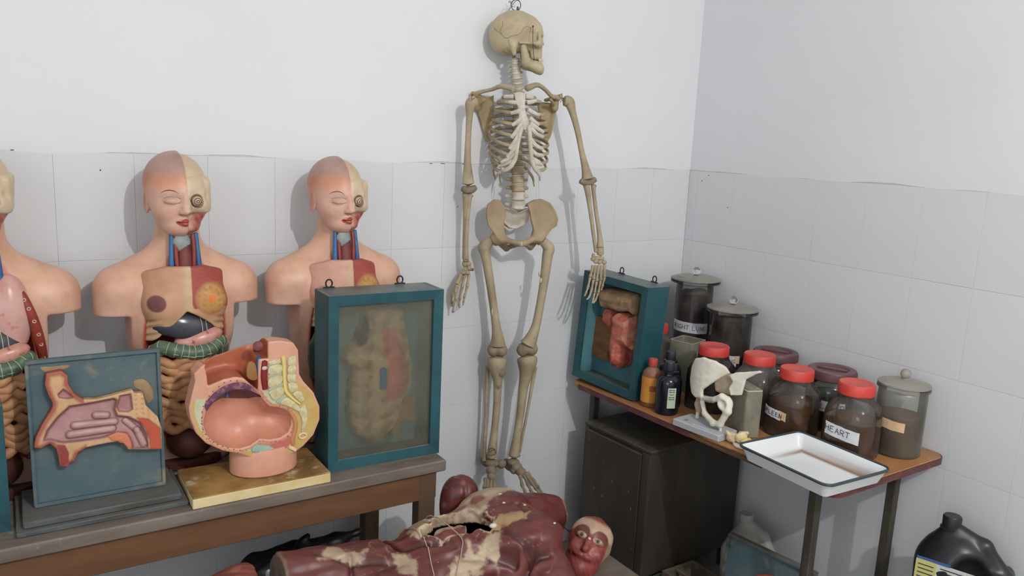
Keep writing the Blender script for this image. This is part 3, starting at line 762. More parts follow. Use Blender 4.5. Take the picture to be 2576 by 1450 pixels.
# ---- skull (profile, facing along BF)
SC = np.array((-0.9878,-0.0880,2.0504))
BF = np.array([0.845, -0.535, 0]); BL = np.array([-0.535, -0.845, 0])       # forward, and the side turned to the camera
def to_s(p): q = p - SC; return np.stack([q @ BF, q @ BL, q[:, 2]], 1)
def d_skull(p):
    s = to_s(p); a = np.column_stack([s[:, 0], np.abs(s[:, 1]), s[:, 2]]).astype(np.float32)
    d = d_ell(a, (-0.006, 0, 0.006), (0.086, 0.066, 0.074))
    d = smin(d, d_ell(a, (-0.040, 0, -0.018), (0.050, 0.054, 0.050)), 0.03)
    d = smin(d, d_ell(a, (0.048, 0, 0.004), (0.040, 0.048, 0.044)), 0.03)
    d = smax(d, -d_ell(a, (0.056, 0.066, -0.018), (0.030, 0.020, 0.034)), 0.014)     # temple
    d = smin(d, d_ell(a, (0.080, 0.014, -0.002), (0.010, 0.030, 0.007)), 0.010)      # brow ridge
    d = smax(d, -d_ell(a, (0.090, 0.026, -0.017), (0.026, 0.017, 0.0155)), 0.006)    # orbit
    face = d_box(a, (0.068, 0, -0.050), (0.022, 0.026, 0.034), 0.012)
    d = smin(d, face, 0.012)
    d = smin(d, d_cap(a, (0.086, 0, -0.012), (0.094, 0, -0.030), 0.005, 0.004), 0.006)
    d = smax(d, -d_ell(a, (0.098, 0.0, -0.046), (0.014, 0.012, 0.015)), 0.005)       # nose opening
    d = smin(d, d_cap(a, (0.078, 0.028, -0.034), (0.070, 0.048, -0.034), 0.013, 0.009), 0.010)   # cheek bone
    d = smin(d, d_cap(a, (0.068, 0.052, -0.032), (0.012, 0.064, -0.034), 0.0052, 0.0045), 0.006)  # zygomatic arch
    d = smin(d, d_cap(a, (0.078, 0.046, -0.030), (0.076, 0.046, 0.004), 0.0055, 0.0055), 0.008)
    d = smin(d, d_cap(a, (-0.012, 0.052, -0.045), (-0.006, 0.052, -0.070), 0.013, 0.007), 0.012) # mastoid
    d = smax(d, -d_ell(a, (0.006, 0.072, -0.044), (0.006, 0.014, 0.006)), 0.003)
    d = smax(d, -d_ell(a, (0.018, 0, -0.080), (0.030, 0.030, 0.030)), 0.012)
    return d + 0.0006 * wob(s, 240, 1)
skull = sdf_obj('skull', d_skull, SC - 0.13, SC + 0.13, 0.0024, 'bone_skull', sk, None, True)
def sk_pt(f, l, z): return SC + BF * f + BL * l + np.array([0, 0, z])
def d_jaw(p):
    s = to_s(p); a = np.column_stack([s[:, 0], np.abs(s[:, 1]), s[:, 2]]).astype(np.float32)
    d = d_cap(a, (0.024, 0.050, -0.046), (0.036, 0.047, -0.094), 0.0115, 0.0150)     # ramus
    d = smin(d, d_cap(a, (0.038, 0.046, -0.098), (0.080, 0.016, -0.110), 0.0150, 0.0165), 0.012)
    d = smin(d, d_cap(a, (0.080, 0.016, -0.110), (0.084, 0.0, -0.111), 0.0165, 0.017), 0.010)
    d = smin(d, d_ell(a, (0.088, 0, -0.122), (0.010, 0.016, 0.009)), 0.010)
    d = smin(d, d_cap(a, (0.044, 0.040, -0.088), (0.084, 0.010, -0.094), 0.006, 0.006), 0.008)
    return d
jaw = sdf_obj('mandible', d_jaw, SC + np.array([-0.13, -0.13, -0.15]), SC + np.array([0.13, 0.13, -0.02]), 0.0026, 'bone_skull', sk, None, True)
for k in range(7):
    th = (k - 3) * 0.30
    f, l = 0.064 + 0.026 * math.cos(th), 0.026 * math.sin(th)
    for zt, zz in ((-0.083, 0.006), (-0.0935, 0.006)):
        part(MB().box(sk_pt(f + 0.002, l, zt), (0.0034, 0.0034, zz * 0.85), 0.0014), 'tooth', 'tooth', skull if zt > -0.09 else jaw)
rod = [sk_pt(0.0525, 0.070, 0.020), sk_pt(0.0545, 0.0735, -0.03), sk_pt(0.062, 0.064, -0.088)]
part(MB().tube(rod, 0.0012, 8, 5), 'jaw_spring', 'wire', skull)
for q in (rod[0], rod[-1]): part(MB().ball(q, 0.0034, 10), 'screw_head', 'wire', skull)
rs = random.Random(3)
def on_skull(f, z):
    ls = np.linspace(0.12, 0.0, 400); P = np.array([sk_pt(f, l, z) for l in ls], np.float32); d = d_skull(P); k = int(np.argmax(d < 0)); return P[k] if (d < 0).any() else None
for pts in ([(-0.078, 0.012), (-0.066, 0.0), (-0.052, -0.010), (-0.042, -0.020), (-0.030, -0.022), (-0.020, -0.014), (-0.006, -0.012), (0.010, -0.004), (0.020, 0.012), (0.032, 0.020), (0.046, 0.018)],
            [(-0.052, -0.010), (-0.056, 0.004), (-0.050, 0.018), (-0.052, 0.034)], [(-0.030, -0.022), (-0.026, -0.036), (-0.020, -0.05)]):
    dense = catmull(np.array(pts), 4); P = [on_skull(f + rs.uniform(-0.0014, 0.0014), z + rs.uniform(-0.0014, 0.0014)) for f, z in dense]
    P = [q for q in P if q is not None]
    part(MB().tube(P, 0.0007, 5, 1), 'suture', 'bone_dark', skull)
# hook, ring and wires
tp = np.array((-0.9889,-0.0880,2.1267))
part(MB().lathe([(0.009, -0.002), (0.009, 0.003), (0.004, 0.005), (0.0035, 0.016), (0.0, 0.017)], 14, tp), 'hook_bolt', 'wire', skull)
rc = np.array((-0.9966,-0.0880,2.1466)); part(MB().tube([rc + 0.0165 * (math.cos(a) * np.array([0.86, -0.5, 0]) + math.sin(a) * np.array([0, 0, 1.08])) for a in np.linspace(0, 2 * math.pi, 18, endpoint=False)], 0.0015, 8, 2, closed=True), 'hanging_ring', 'wire', sk)
part(MB().tube([(-0.9777,-0.0700,2.1682), (-0.9855,-0.0600,2.1605), (-0.9895,-0.0300,2.1355)], 0.0009, 6, 4), 'hanging_wire', 'wire', sk)
part(MB().tube([(-0.9824,-0.0800,2.1638), (-0.9480,-0.0400,2.2023), (-0.9231,-0.0040,2.2440)], 0.0012, 6, 4), 'hanging_wire', 'wire', sk)
nail = np.array((-0.9231,-0.0040,2.2440)); part(MB().tube([nail + np.array([0, 0.004, 0]), nail + np.array([0, -0.022, 0])], 0.0022, 8, 1), 'nail', 'wire', sk)
w = [np.array((-0.9923,-0.0300,2.1578))]
for k in range(16): w.append(np.array((-0.9773,-0.0300,2.1571)) + np.array([rs.uniform(-0.014, 0.014), rs.uniform(-0.01, 0.01), rs.uniform(-0.02, 0.018)]))
part(MB().tube(w, 0.0004, 4, 3), 'wire_tangle', 'wire', sk)

# ---- spine
def vertebra(c, up, r, h, proc, m='bone', name='vertebra'):
    c = np.array(c); up = np.array(up) / np.linalg.norm(up); mb = MB()
    mb.tube([c - up * h / 2, c - up * h * 0.38, c, c + up * h * 0.38, c + up * h / 2], [r * 0.96, r, r * 0.86, r, r * 0.96], 16, 2)
    for s in (-1, 1):
        mb.tube([c + BU * s * r * 0.5 - BV * r * 0.7, c + BU * s * (r + proc * 0.5) - BV * r * 0.9, c + BU * s * (r + proc) - BV * (r + 0.002)], [r * 0.36, r * 0.26, r * 0.2], 8, 3)
    mb.tube([c - BV * r * 0.8, c - BV * (r + proc * 0.7) - up * h * 0.25, c - BV * (r + proc * 1.1) - up * h * 0.55], [r * 0.45, r * 0.26, r * 0.2], 8, 3)
    o = part(mb, name, m)
    d = MB().lathe([(r * 0.88, -h * 0.09), (r * 1.03, -h * 0.05), (r * 1.03, h * 0.05), (r * 0.88, h * 0.09)], 16)
    R = Vector((0, 0, 1)).rotation_difference(Vector(up)).to_matrix(); d.v = [tuple(R @ Vector(v) + Vector(c + up * h * 0.58)) for v in d.v]
    part(d, 'disc', 'bone_white', o); return o
col_pts = np.array([(-0.9946,-0.0980,1.9680), (-0.9862,-0.0907,1.9330), (-0.9770,-0.0879,1.8934), (-0.9672,-0.0790,1.8537), (-0.9552,-0.0622,1.7788), (-0.9517,-0.0636,1.7021), (-0.9568,-0.0832,1.6251), (-0.9590,-0.0952,1.5549), (-0.9601,-0.1055,1.4846), (-0.9597,-0.1057,1.4460)])
cc = catmull(col_pts, 24); seg = np.concatenate([[0], np.cumsum(np.linalg.norm(np.diff(cc, axis=0), axis=1))])
def along(s): return np.array([np.interp(s, seg, cc[:, k]) for k in range(3)])
heights = [0.0165] * 7 + [0.0205] * 12 + [0.0285] * 5; tot = sum(heights); k = seg[-1] / tot; s = 0.0; T = []
for i, hh in enumerate(heights):
    hh *= k; c = along(s + hh / 2); up = along(max(s, 0.001)) - along(min(s + hh, seg[-1])); s += hh
    r = 0.0155 + 0.0004 * i if i < 7 else (0.0135 + 0.0006 * (i - 7) if i < 19 else 0.0225 + 0.0009 * (i - 19))
    vertebra(c, up, r, hh * 0.80, 0.009 if i < 7 else (0.012 if i < 19 else 0.016), 'bone_white' if i < 7 or i > 21 else 'bone')
    if 7 <= i < 19: T.append(c)

# ---- ribs, cartilage and breast bone
front = {}   # front ends (cartilage joint) of each rib and the breast-bone end, both sides; None = floating
FL = [((-1.0528,-0.1360,1.8353), (-1.0355,-0.1592,1.8360)), ((-1.0477,-0.1597,1.8166), (-1.0306,-0.1806,1.8161)), ((-1.0508,-0.1800,1.7806), (-1.0297,-0.1961,1.7897)), ((-1.0509,-0.1907,1.7424), (-1.0292,-0.2049,1.7633)), ((-1.0545,-0.1947,1.7039), (-1.0283,-0.2074,1.7476)),
      ((-1.0570,-0.1915,1.6692), (-1.0301,-0.2067,1.7317)), ((-1.0589,-0.1821,1.6395), (-1.0361,-0.2021,1.6916)), ((-1.0678,-0.1623,1.6183), (-1.0375,-0.1950,1.6567)), ((-1.0667,-0.1466,1.6041), (-1.0358,-0.1871,1.6324)), ((-1.0602,-0.1330,1.5804), (-1.0389,-0.1740,1.6074))]
FR = [((-0.9676,-0.1705,1.8365), (-0.9970,-0.1747,1.8383)), ((-0.9696,-0.1912,1.8253), (-1.0013,-0.1924,1.8179)), ((-0.9671,-0.2084,1.7801), (-1.0056,-0.2058,1.7937)), ((-0.9713,-0.2175,1.7480), (-1.0038,-0.2152,1.7661)), ((-0.9543,-0.2190,1.7249), (-1.0028,-0.2177,1.7490)),
      ((-0.9535,-0.2193,1.7089), (-0.9995,-0.2190,1.7333)), ((-0.9511,-0.2149,1.6685), (-0.9978,-0.2176,1.6962)), ((-0.9413,-0.2080,1.6442), (-0.9900,-0.2143,1.6590)), ((-0.9365,-0.1992,1.6139), (-0.9813,-0.2091,1.6295)), ((-0.9333,-0.1897,1.5888), (-0.9657,-0.2036,1.6025))]
wid = [0.052, 0.070, 0.083, 0.091, 0.096, 0.099, 0.101, 0.101, 0.099, 0.094, 0.082, 0.060]
for sgn, FF in ((-1, FL), (1, FR)):
    for i in range(12):
        c = T[i]; w = wid[i]; z = c[2]
        a = c + BU * sgn * 0.014 - BV * 0.014
        if i < 10:
            e = np.array(FF[i][0]); ez = e[2]; drop = z - ez
            b1 = c + BU * sgn * w * 0.55 - BV * 0.036 + np.array([0, 0, 0.004 - drop * 0.10])
            b2 = c + BU * sgn * w * 0.95 - BV * (0.020 - 0.0008 * i) + np.array([0, 0, -drop * 0.34])
            vm = (to_b(e[None])[0, 1] - to_b(c[None])[0, 1])
            b3 = c + BU * sgn * w * 1.0 + BV * vm * 0.45 + np.array([0, 0, -drop * 0.66])
            b4 = e + (b3 - e) * 0.38 + BU * sgn * 0.010 * min(1, w / 0.09) + BV * 0.012
            P = [a, b1, b2, b3, b4, e]; rr = [0.0036, 0.0046, 0.0046, 0.0044, 0.0044, 0.0046]
        else:
            P = [a, c + BU * sgn * w * 0.6 - BV * 0.034 + np.array([0, 0, -0.012]), c + BU * sgn * w - BV * 0.015 + np.array([0, 0, -0.045]), c + BU * sgn * w * 1.0 + BV * 0.02 + np.array([0, 0, -0.075])]
            rr = [0.0036, 0.0042, 0.004, 0.0028]
        rib = part(MB().tube(P, rr, 8, 7, flat=1.35, ref=(0, 0, 1)), 'rib', 'bone')
        if i < 10:
            e, st = np.array(FF[i][0]), np.array(FF[i][1]); mid = (e + st) / 2 + np.array([0, 0, -0.006 if i > 4 else -0.001]) + BV * 0.004
            part(MB().tube([e - (st - e) * 0.15, mid, st], [0.0058, 0.0066, 0.0072], 8, 5, flat=1.15, ref=(0, 0, 1)), 'costal_cartilage', 'bone_white', rib)
part(MB().tube([(-1.0166,-0.1690,1.8463), (-1.0218,-0.1809,1.8272), (-1.0241,-0.1940,1.8006), (-1.0247,-0.2045,1.7741), (-1.0214,-0.2113,1.7506), (-1.0177,-0.2128,1.7270)], [0.020, 0.0175, 0.0125, 0.0135, 0.0165, 0.007], 12, 6, flat=0.42, ref=BV), 'sternum', 'bone_white')
part(MB().tube([(-1.0301,-0.2110,1.7370), (-1.0373,-0.2081,1.6996), (-1.0399,-0.2006,1.6621), (-1.0391,-0.1923,1.6298), (-1.0476,-0.1780,1.5993), (-1.0583,-0.1554,1.5857), (-1.0612,-0.1488,1.5948)], [0.008, 0.0078, 0.0078, 0.0085, 0.0085, 0.008, 0.005], 10, 6), 'costal_arch', 'bone_white')
part(MB().tube([(-1.0073,-0.2202,1.7408), (-1.0028,-0.2220,1.7014), (-0.9947,-0.2188,1.6590), (-0.9845,-0.2143,1.6242), (-0.9671,-0.2084,1.5973), (-0.9399,-0.1978,1.5781), (-0.9324,-0.1954,1.5671)], [0.008, 0.0078, 0.0075, 0.0075, 0.007, 0.0065, 0.004], 10, 6), 'costal_arch', 'bone_white')

# ---- plates outlined in (u, z) of the body frame: shoulder blades, hip bones, sacrum
def plate(name, poly, vf, th, m, h=0.003, extra=None, parent=None):
    Q = np.array([[to_b(np.array([p]))[0][0], p[2]] for p in poly]); vs = [to_b(np.array([p]))[0][1] for p in poly]
    def fn(p):
        b = to_b(p); dd = d_poly(b[:, 0].astype(float), b[:, 2].astype(float), Q)
        d = smax(dd, np.abs(b[:, 1] - vf(b[:, 0], b[:, 2])) * 0.8 - th * (1 + 0.9 * np.exp(-(dd / 0.007) ** 2)), 0.004)
        if extra is not None: d = extra(d, p, b)
        return d.astype(np.float32)
    P = np.array(poly); lo = P.min(0) - 0.11; hi = P.max(0) + 0.11; lo[2] += 0.04; hi[2] -= 0.07
    return sdf_obj(name, fn, lo, hi, h, m, parent or sk, None, True)
sl = [(-1.0937,0.0045,1.8096), (-1.0745,-0.0032,1.8245), (-1.0221,-0.0028,1.8447), (-1.0215,0.0023,1.7612), (-1.0332,0.0016,1.6804), (-1.0414,0.0050,1.6842), (-1.0708,0.0061,1.7584)]
def ex_l(d, p, b):
    d = smin(d, d_cap(p, (-1.0952,-0.0143,1.8147), (-1.0907,-0.0161,1.7985), 0.013), 0.008)          # socket
    d = smin(d, d_cap(p, (-1.1167,-0.0239,1.8428), (-1.0534,-0.0063,1.8286), 0.009, 0.006), 0.008)
    d = smin(d, d_cap(p, (-1.0921,-0.0285,1.8092), (-1.0883,-0.0537,1.8225), 0.007, 0.006), 0.008)
    return smin(d, d_cap(p, (-1.0815,-0.0112,1.8047), (-1.0469,-0.0122,1.6872), 0.006, 0.005), 0.008)
plate('scapula', sl, lambda u, z: -0.035 - 0.30 * (u + 0.085), 0.0026, 'bone_scap', extra=ex_l)
sr = [(-0.8725,-0.0633,1.8316), (-0.8400,-0.0872,1.8305), (-0.8156,-0.1078,1.8262), (-0.8163,-0.1022,1.7939), (-0.8178,-0.0908,1.7299), (-0.8291,-0.0808,1.6849), (-0.8432,-0.0751,1.6885), (-0.8485,-0.0676,1.7424)]
def ex_r(d, p, b):
    d = smin(d, d_cap(p, (-0.8260,-0.1144,1.8310), (-0.8263,-0.1143,1.8114), 0.013), 0.008)
    d = smin(d, d_cap(p, (-0.8247,-0.1419,1.8513), (-0.8367,-0.0669,1.8396), 0.009, 0.006), 0.008)
    d = smin(d, d_cap(p, (-0.8446,-0.1285,1.8239), (-0.8667,-0.1433,1.8360), 0.007, 0.006), 0.008)
    return smin(d, d_cap(p, (-0.8153,-0.1015,1.8122), (-0.8234,-0.0831,1.7081), 0.006, 0.005), 0.008)
plate('scapula', sr, lambda u, z: -0.045 + 0.10 * (u - 0.1), 0.0026, 'bone_scap', extra=ex_r)
bone('clavicle', [(-1.1038,-0.0130,1.8413), (-1.0910,-0.0397,1.8510), (-1.0707,-0.0749,1.8596), (-1.0562,-0.1131,1.8702), (-1.0366,-0.1587,1.8609)], [7, 5.0, 4.6, 6, 8], 'bone')
bone('clavicle', [(-0.8241,-0.1368,1.8460), (-0.8575,-0.1340,1.8506), (-0.8921,-0.1417,1.8697), (-0.9369,-0.1559,1.8820), (-0.9932,-0.1763,1.8663)], [7, 5.5, 5, 6, 8], 'bone')

# ---- arms
bone('humerus', [(-1.1418,-0.0850,1.8156), (-1.1601,-0.0850,1.8038), (-1.1632,-0.0850,1.7665), (-1.1622,-0.0800,1.6998), (-1.1591,-0.0750,1.6188), (-1.1523,-0.0700,1.5641), (-1.1494,-0.0700,1.5339)], [13, 14.5, 9, 7.5, 9, 13, 16], 'bone', flat=0.8)
part(MB().tube([(-1.1726,-0.0700,1.5171), (-1.1592,-0.0720,1.5118), (-1.1400,-0.0720,1.5120), (-1.1198,-0.0700,1.5204)], [0.010, 0.014, 0.014, 0.010], 12, 4), 'humerus_condyle', 'bone_grey')
bone('humerus', [(-0.8009,-0.1350,1.8379), (-0.7828,-0.1400,1.8334), (-0.7697,-0.1450,1.8006), (-0.7448,-0.1500,1.7341), (-0.7247,-0.1580,1.6565), (-0.7067,-0.1650,1.5952), (-0.7007,-0.1700,1.5636)], [13, 15, 10, 8, 8, 12, 17], 'bone', flat=0.8)
part(MB().tube([(-0.7335,-0.1700,1.5558), (-0.7184,-0.1750,1.5491), (-0.6960,-0.1750,1.5494), (-0.6666,-0.1700,1.5612)], [0.010, 0.011, 0.011, 0.011], 12, 4), 'humerus_condyle', 'bone_grey')
bone('ulna', [(-1.1579,-0.0650,1.5003), (-1.1539,-0.0650,1.4809), (-1.1520,-0.0620,1.3967), (-1.1505,-0.0600,1.3115), (-1.1475,-0.0580,1.2655)], [9, 8, 5.5, 5, 5.5])
bone('radius', [(-1.1381,-0.0700,1.4952), (-1.1424,-0.0700,1.4813), (-1.1485,-0.0700,1.3975), (-1.1475,-0.0660,1.3123), (-1.1442,-0.0640,1.2605)], [8, 6, 5.5, 6, 8])
bone('ulna', [(-0.7060,-0.1720,1.5403), (-0.7011,-0.1750,1.5202), (-0.6859,-0.1800,1.4471), (-0.6715,-0.1900,1.3589), (-0.6593,-0.1960,1.2933)], [9, 8, 5.5, 5, 5])
bone('radius', [(-0.6751,-0.1780,1.5411), (-0.6774,-0.1800,1.5266), (-0.6643,-0.1860,1.4475), (-0.6460,-0.1940,1.3588), (-0.6422,-0.2000,1.3023), (-0.6405,-0.2000,1.2826)], [8, 6, 5.5, 6.5, 10, 9])
for pts in (([(-1.1742,-0.1100,1.8299), (-1.1697,-0.1150,1.8366), (-1.1721,-0.1100,1.8183), (-1.1596,-0.1120,1.8243)]), ([(-0.8198,-0.1300,1.8561), (-0.8133,-0.1350,1.8620), (-0.8135,-0.1300,1.8427), (-0.8052,-0.1350,1.8487), (-0.8163,-0.1300,1.8314)]), ([(-1.1762,-0.0800,1.5041), (-1.1567,-0.0850,1.5004), (-1.1348,-0.0800,1.5071)])):
    part(MB().tube(pts, 0.0010, 6, 5), 'joint_wire', 'wire')
part(MB().tube([(-1.1461,-0.0500,1.2613), (-1.1526,-0.0780,1.2686), (-1.1408,-0.0750,1.2620)], 0.0007, 5, 4), 'joint_wire', 'wire')
part(MB().tube([(-0.6542,-0.1900,1.3134), (-0.6726,-0.2150,1.3128), (-0.6421,-0.2150,1.3133)], 0.0007, 5, 4), 'joint_wire', 'wire')
part(MB().tube([(-1.1335,-0.0620,1.2281), (-1.1151,-0.0700,1.2270)], 0.0046, 10, 1), 'wrist_peg', 'bone_dark')
def hand(carp, fingers, d0):
    for c, r in carp: part(MB().ball(c, np.array(r) * PX * 1.28, 10), 'carpal_bone', 'bone')
    for F in fingers:
        for k in range(len(F) - 1):
            a, b = np.array(F[k]), np.array(F[k + 1]); r = (4.6, 3.9, 3.3, 2.8)[min(k, 3)] * PX
            part(MB().tube([a + (b - a) * 0.03, a + (b - a) * 0.18, a + (b - a) * 0.5, a + (b - a) * 0.85, a + (b - a) * 0.97], [r * 1.05, r, r * 0.68, r * 0.95, r * (1.1 if k < len(F) - 2 else 0.5)], 8, 3), 'metacarpal' if k == 0 else 'phalanx', 'bone')
hand([((-1.1440,-0.0560,1.2478), (6, 6, 7)), ((-1.1327,-0.0620,1.2482), (6, 6, 6)), ((-1.1383,-0.0560,1.2273), (7, 6, 6)), ((-1.1300,-0.0640,1.2340), (5, 5, 6)), ((-1.1481,-0.0540,1.2159), (7, 6, 5)), ((-1.1352,-0.0600,1.2163), (6, 6, 5))],
     [[(-1.1541,-0.0450,1.2061), (-1.1714,-0.0360,1.1503), (-1.1786,-0.0330,1.1269), (-1.1777,-0.0300,1.1029), (-1.1771,-0.0300,1.0881)],
      [(-1.1487,-0.0500,1.2067), (-1.1670,-0.0480,1.1610), (-1.1702,-0.0440,1.1313), (-1.1735,-0.0400,1.1045), (-1.1775,-0.0380,1.0663)],
      [(-1.1400,-0.0520,1.2065), (-1.1480,-0.0520,1.1605), (-1.1551,-0.0500,1.1198), (-1.1563,-0.0480,1.0961), (-1.1536,-0.0470,1.0839)],
      [(-1.1255,-0.0580,1.2097), (-1.1330,-0.0600,1.1639), (-1.1429,-0.0600,1.1267), (-1.1444,-0.0580,1.1089), (-1.1450,-0.0570,1.0970)],
      [(-1.1629,-0.0660,1.2129), (-1.1838,-0.0740,1.1781), (-1.1887,-0.0760,1.1501), (-1.1831,-0.0740,1.1176)]], 0)
part(MB().tube([(-1.1775,-0.0380,1.0663), (-1.1536,-0.0470,1.0839), (-1.1433,-0.0570,1.0969)], 0.0004, 4, 3), 'finger_thread', 'wire')
hand([((-0.6730,-0.2000,1.2808), (4, 4, 5)), ((-0.6754,-0.2020,1.2677), (6, 5, 5)), ((-0.6590,-0.2050,1.2705), (6, 5, 5)), ((-0.6422,-0.2080,1.2702), (8, 5, 5)), ((-0.6645,-0.2060,1.2588), (6, 5, 5)), ((-0.6486,-0.2080,1.2554), (5, 5, 5)), ((-0.6270,-0.2100,1.2548), (6, 5, 5))],
     [[(-0.6767,-0.2060,1.2442), (-0.6945,-0.2160,1.2015), (-0.7108,-0.2260,1.1651), (-0.7234,-0.2320,1.1459), (-0.7316,-0.2340,1.1348)],
      [(-0.6649,-0.2080,1.2440), (-0.6818,-0.2200,1.1925), (-0.6977,-0.2320,1.1533), (-0.7136,-0.2400,1.1317), (-0.7275,-0.2440,1.1244)],
      [(-0.6531,-0.2100,1.2438), (-0.6691,-0.2240,1.1849), (-0.6866,-0.2380,1.1446), (-0.6986,-0.2460,1.1198), (-0.7047,-0.2500,1.1090)],
      [(-0.6412,-0.2120,1.2436), (-0.6502,-0.2240,1.1884), (-0.6693,-0.2380,1.1435), (-0.6855,-0.2440,1.1185), (-0.6974,-0.2480,1.1096)],
      [(-0.6277,-0.2140,1.2463), (-0.6302,-0.2220,1.1991), (-0.6437,-0.2280,1.1644), (-0.6499,-0.2300,1.1499)]], 0)

# ---- hips
def ex_h(sg, hip, pub, isch):
    def f(d, p, b):
        d = smin(d, d_ell(p, hip, (0.026, 0.026, 0.026)), 0.016)
        d = smin(d, d_cap(p, hip, pub, 0.0125, 0.0095), 0.014)
        d = smin(d, d_cap(p, np.array(hip) - BV * 0.012, isch, 0.016, 0.012), 0.014)
        d = smin(d, d_cap(p, isch, pub, 0.0085, 0.0090), 0.008)
        return d
    return f
hl = [(-1.0605,-0.0412,1.4620), (-1.0356,-0.0513,1.4800), (-1.0166,-0.0590,1.4778), (-1.0011,-0.0653,1.4611), (-0.9941,-0.0681,1.4240), (-0.9999,-0.0657,1.4007), (-0.9999,-0.0657,1.3688), (-0.9936,-0.0683,1.3486), (-1.0149,-0.0597,1.3364), (-1.0378,-0.0504,1.3649), (-1.0563,-0.0429,1.3875), (-1.0627,-0.0403,1.4147), (-1.0637,-0.0400,1.4390)]
plate('hip_bone', hl, lambda u, z: 0.010 + 0.40 * np.maximum(-u - 0.040, 0) + 0.35 * np.maximum(1.50 - z, 0) * 0.7, 0.0040, 'bone_hip', extra=ex_h(-1, (-1.0394,-0.0983,1.3419), (-0.9859,-0.1631,1.3301), (-0.9862,-0.0821,1.3021)))
hr = [(-0.9222,-0.0971,1.4667), (-0.8982,-0.1068,1.4820), (-0.8750,-0.1162,1.4871), (-0.8467,-0.1276,1.4751), (-0.8286,-0.1350,1.4466), (-0.8214,-0.1378,1.4177), (-0.8271,-0.1355,1.3941), (-0.8406,-0.1301,1.3849), (-0.8561,-0.1238,1.3610), (-0.8772,-0.1153,1.3369), (-0.8944,-0.1083,1.3482), (-0.8982,-0.1068,1.3686), (-0.9067,-0.1034,1.4020), (-0.9127,-0.1009,1.4410)]
plate('hip_bone', hr, lambda u, z: 0.010 + 0.40 * np.maximum(u - 0.050, 0) + 0.35 * np.maximum(1.50 - z, 0) * 0.7, 0.0040, 'bone_hip', extra=ex_h(1, (-0.8988,-0.1551,1.3512), (-0.9698,-0.1696,1.3305), (-0.9038,-0.1153,1.3083)))
part(MB().ball((-0.9778,-0.1663,1.3289), (0.014, 0.009, 0.010), 12), 'pubic_symphysis', 'bone_white')
sa = [(-1.0034,-0.0643,1.4525), (-0.9814,-0.0732,1.4474), (-0.9467,-0.0872,1.4341), (-0.9159,-0.0997,1.4496), (-0.9045,-0.1043,1.4413), (-0.9082,-0.1028,1.4034), (-0.9237,-0.0965,1.3826), (-0.9452,-0.0878,1.3703), (-0.9700,-0.0778,1.3725), (-0.9927,-0.0686,1.3922), (-1.0017,-0.0650,1.4122)]
plate('sacrum', sa, lambda u, z: 0.010 - 0.45 * np.maximum(1.475 - z, 0), 0.008, 'bone_white')
plate('sacrum_tip', [(-0.9859,-0.0390,1.3918), (-0.9710,-0.0451,1.3966), (-0.9542,-0.0518,1.3913), (-0.9379,-0.0584,1.3976), (-0.9237,-0.0642,1.3907), (-0.9314,-0.0611,1.3772), (-0.9434,-0.0562,1.3666), (-0.9569,-0.0508,1.3574), (-0.9711,-0.0450,1.3673), (-0.9826,-0.0404,1.3787)], lambda u, z: -0.030 + 0 * u, 0.004, 'bone_white')

# ---- legs
bone('femur', [(-1.0390,-0.0984,1.3333), (-1.0551,-0.0866,1.3322), (-1.0717,-0.0691,1.3074), (-1.0664,-0.0712,1.2743), (-1.0511,-0.0774,1.1944), (-1.0365,-0.0855,1.1065), (-1.0236,-0.0939,1.0178), (-1.0177,-0.0995,0.9705), (-1.0177,-0.1017,0.9438)], [14, 11, 17, 13, 11.5, 11, 12, 17, 22], 'bone')
part(MB().tube([(-1.0418,-0.0811,0.9201), (-1.0331,-0.0890,0.9242), (-1.0178,-0.0973,0.9307), (-0.9984,-0.1030,0.9240), (-0.9849,-0.1041,0.9198)], [0.015, 0.025, 0.023, 0.025, 0.015], 14, 5), 'femur_condyles', 'bone_grey')
bone('femur', [(-0.8955,-0.1564,1.3397), (-0.8814,-0.1567,1.3364), (-0.8519,-0.1579,1.3094), (-0.8544,-0.1568,1.2785), (-0.8600,-0.1546,1.1971), (-0.8706,-0.1525,1.1078), (-0.8846,-0.1500,1.0180), (-0.9009,-0.1467,0.9702), (-0.9121,-0.1443,0.9464)], [14, 12, 15, 14, 12, 11, 12, 17, 22], 'bone')
part(MB().tube([(-0.9403,-0.1221,0.9225), (-0.9315,-0.1300,0.9251), (-0.9134,-0.1395,0.9331), (-0.8909,-0.1464,0.9279), (-0.8785,-0.1471,0.9252)], [0.015, 0.025, 0.023, 0.025, 0.015], 14, 5), 'femur_condyles', 'bone_grey')
bone('tibia', [(-1.0130,-0.0928,0.8925), (-1.0145,-0.0965,0.8753), (-1.0112,-0.1000,0.8361), (-1.0082,-0.0991,0.7893), (-1.0064,-0.0955,0.6947), (-1.0110,-0.0936,0.6004), (-1.0142,-0.0923,0.5370), (-1.0143,-0.0923,0.5051)], [25, 26, 18, 11.5, 10, 10, 13, 15], 'bone')
part(MB().ball((-1.0079,-0.1218,0.8447), (0.016, 0.010, 0.017), 12), 'kneecap', 'bone_grey')
bone('fibula', [(-1.0316,-0.0637,0.8564), (-1.0333,-0.0630,0.8286), (-1.0314,-0.0616,0.7347), (-1.0319,-0.0636,0.6095), (-1.0328,-0.0654,0.5306), (-1.0322,-0.0678,0.4864)], [8, 5.5, 4.5, 4.2, 5, 7], 'bone')
bone('tibia', [(-0.9081,-0.1352,0.8947), (-0.9083,-0.1394,0.8805), (-0.9103,-0.1408,0.8379), (-0.9163,-0.1362,0.7800), (-0.9206,-0.1301,0.6770), (-0.9281,-0.1271,0.5900), (-0.9327,-0.1252,0.5342), (-0.9343,-0.1246,0.5054)], [26, 27, 19, 13, 11, 11, 14, 16], 'bone')
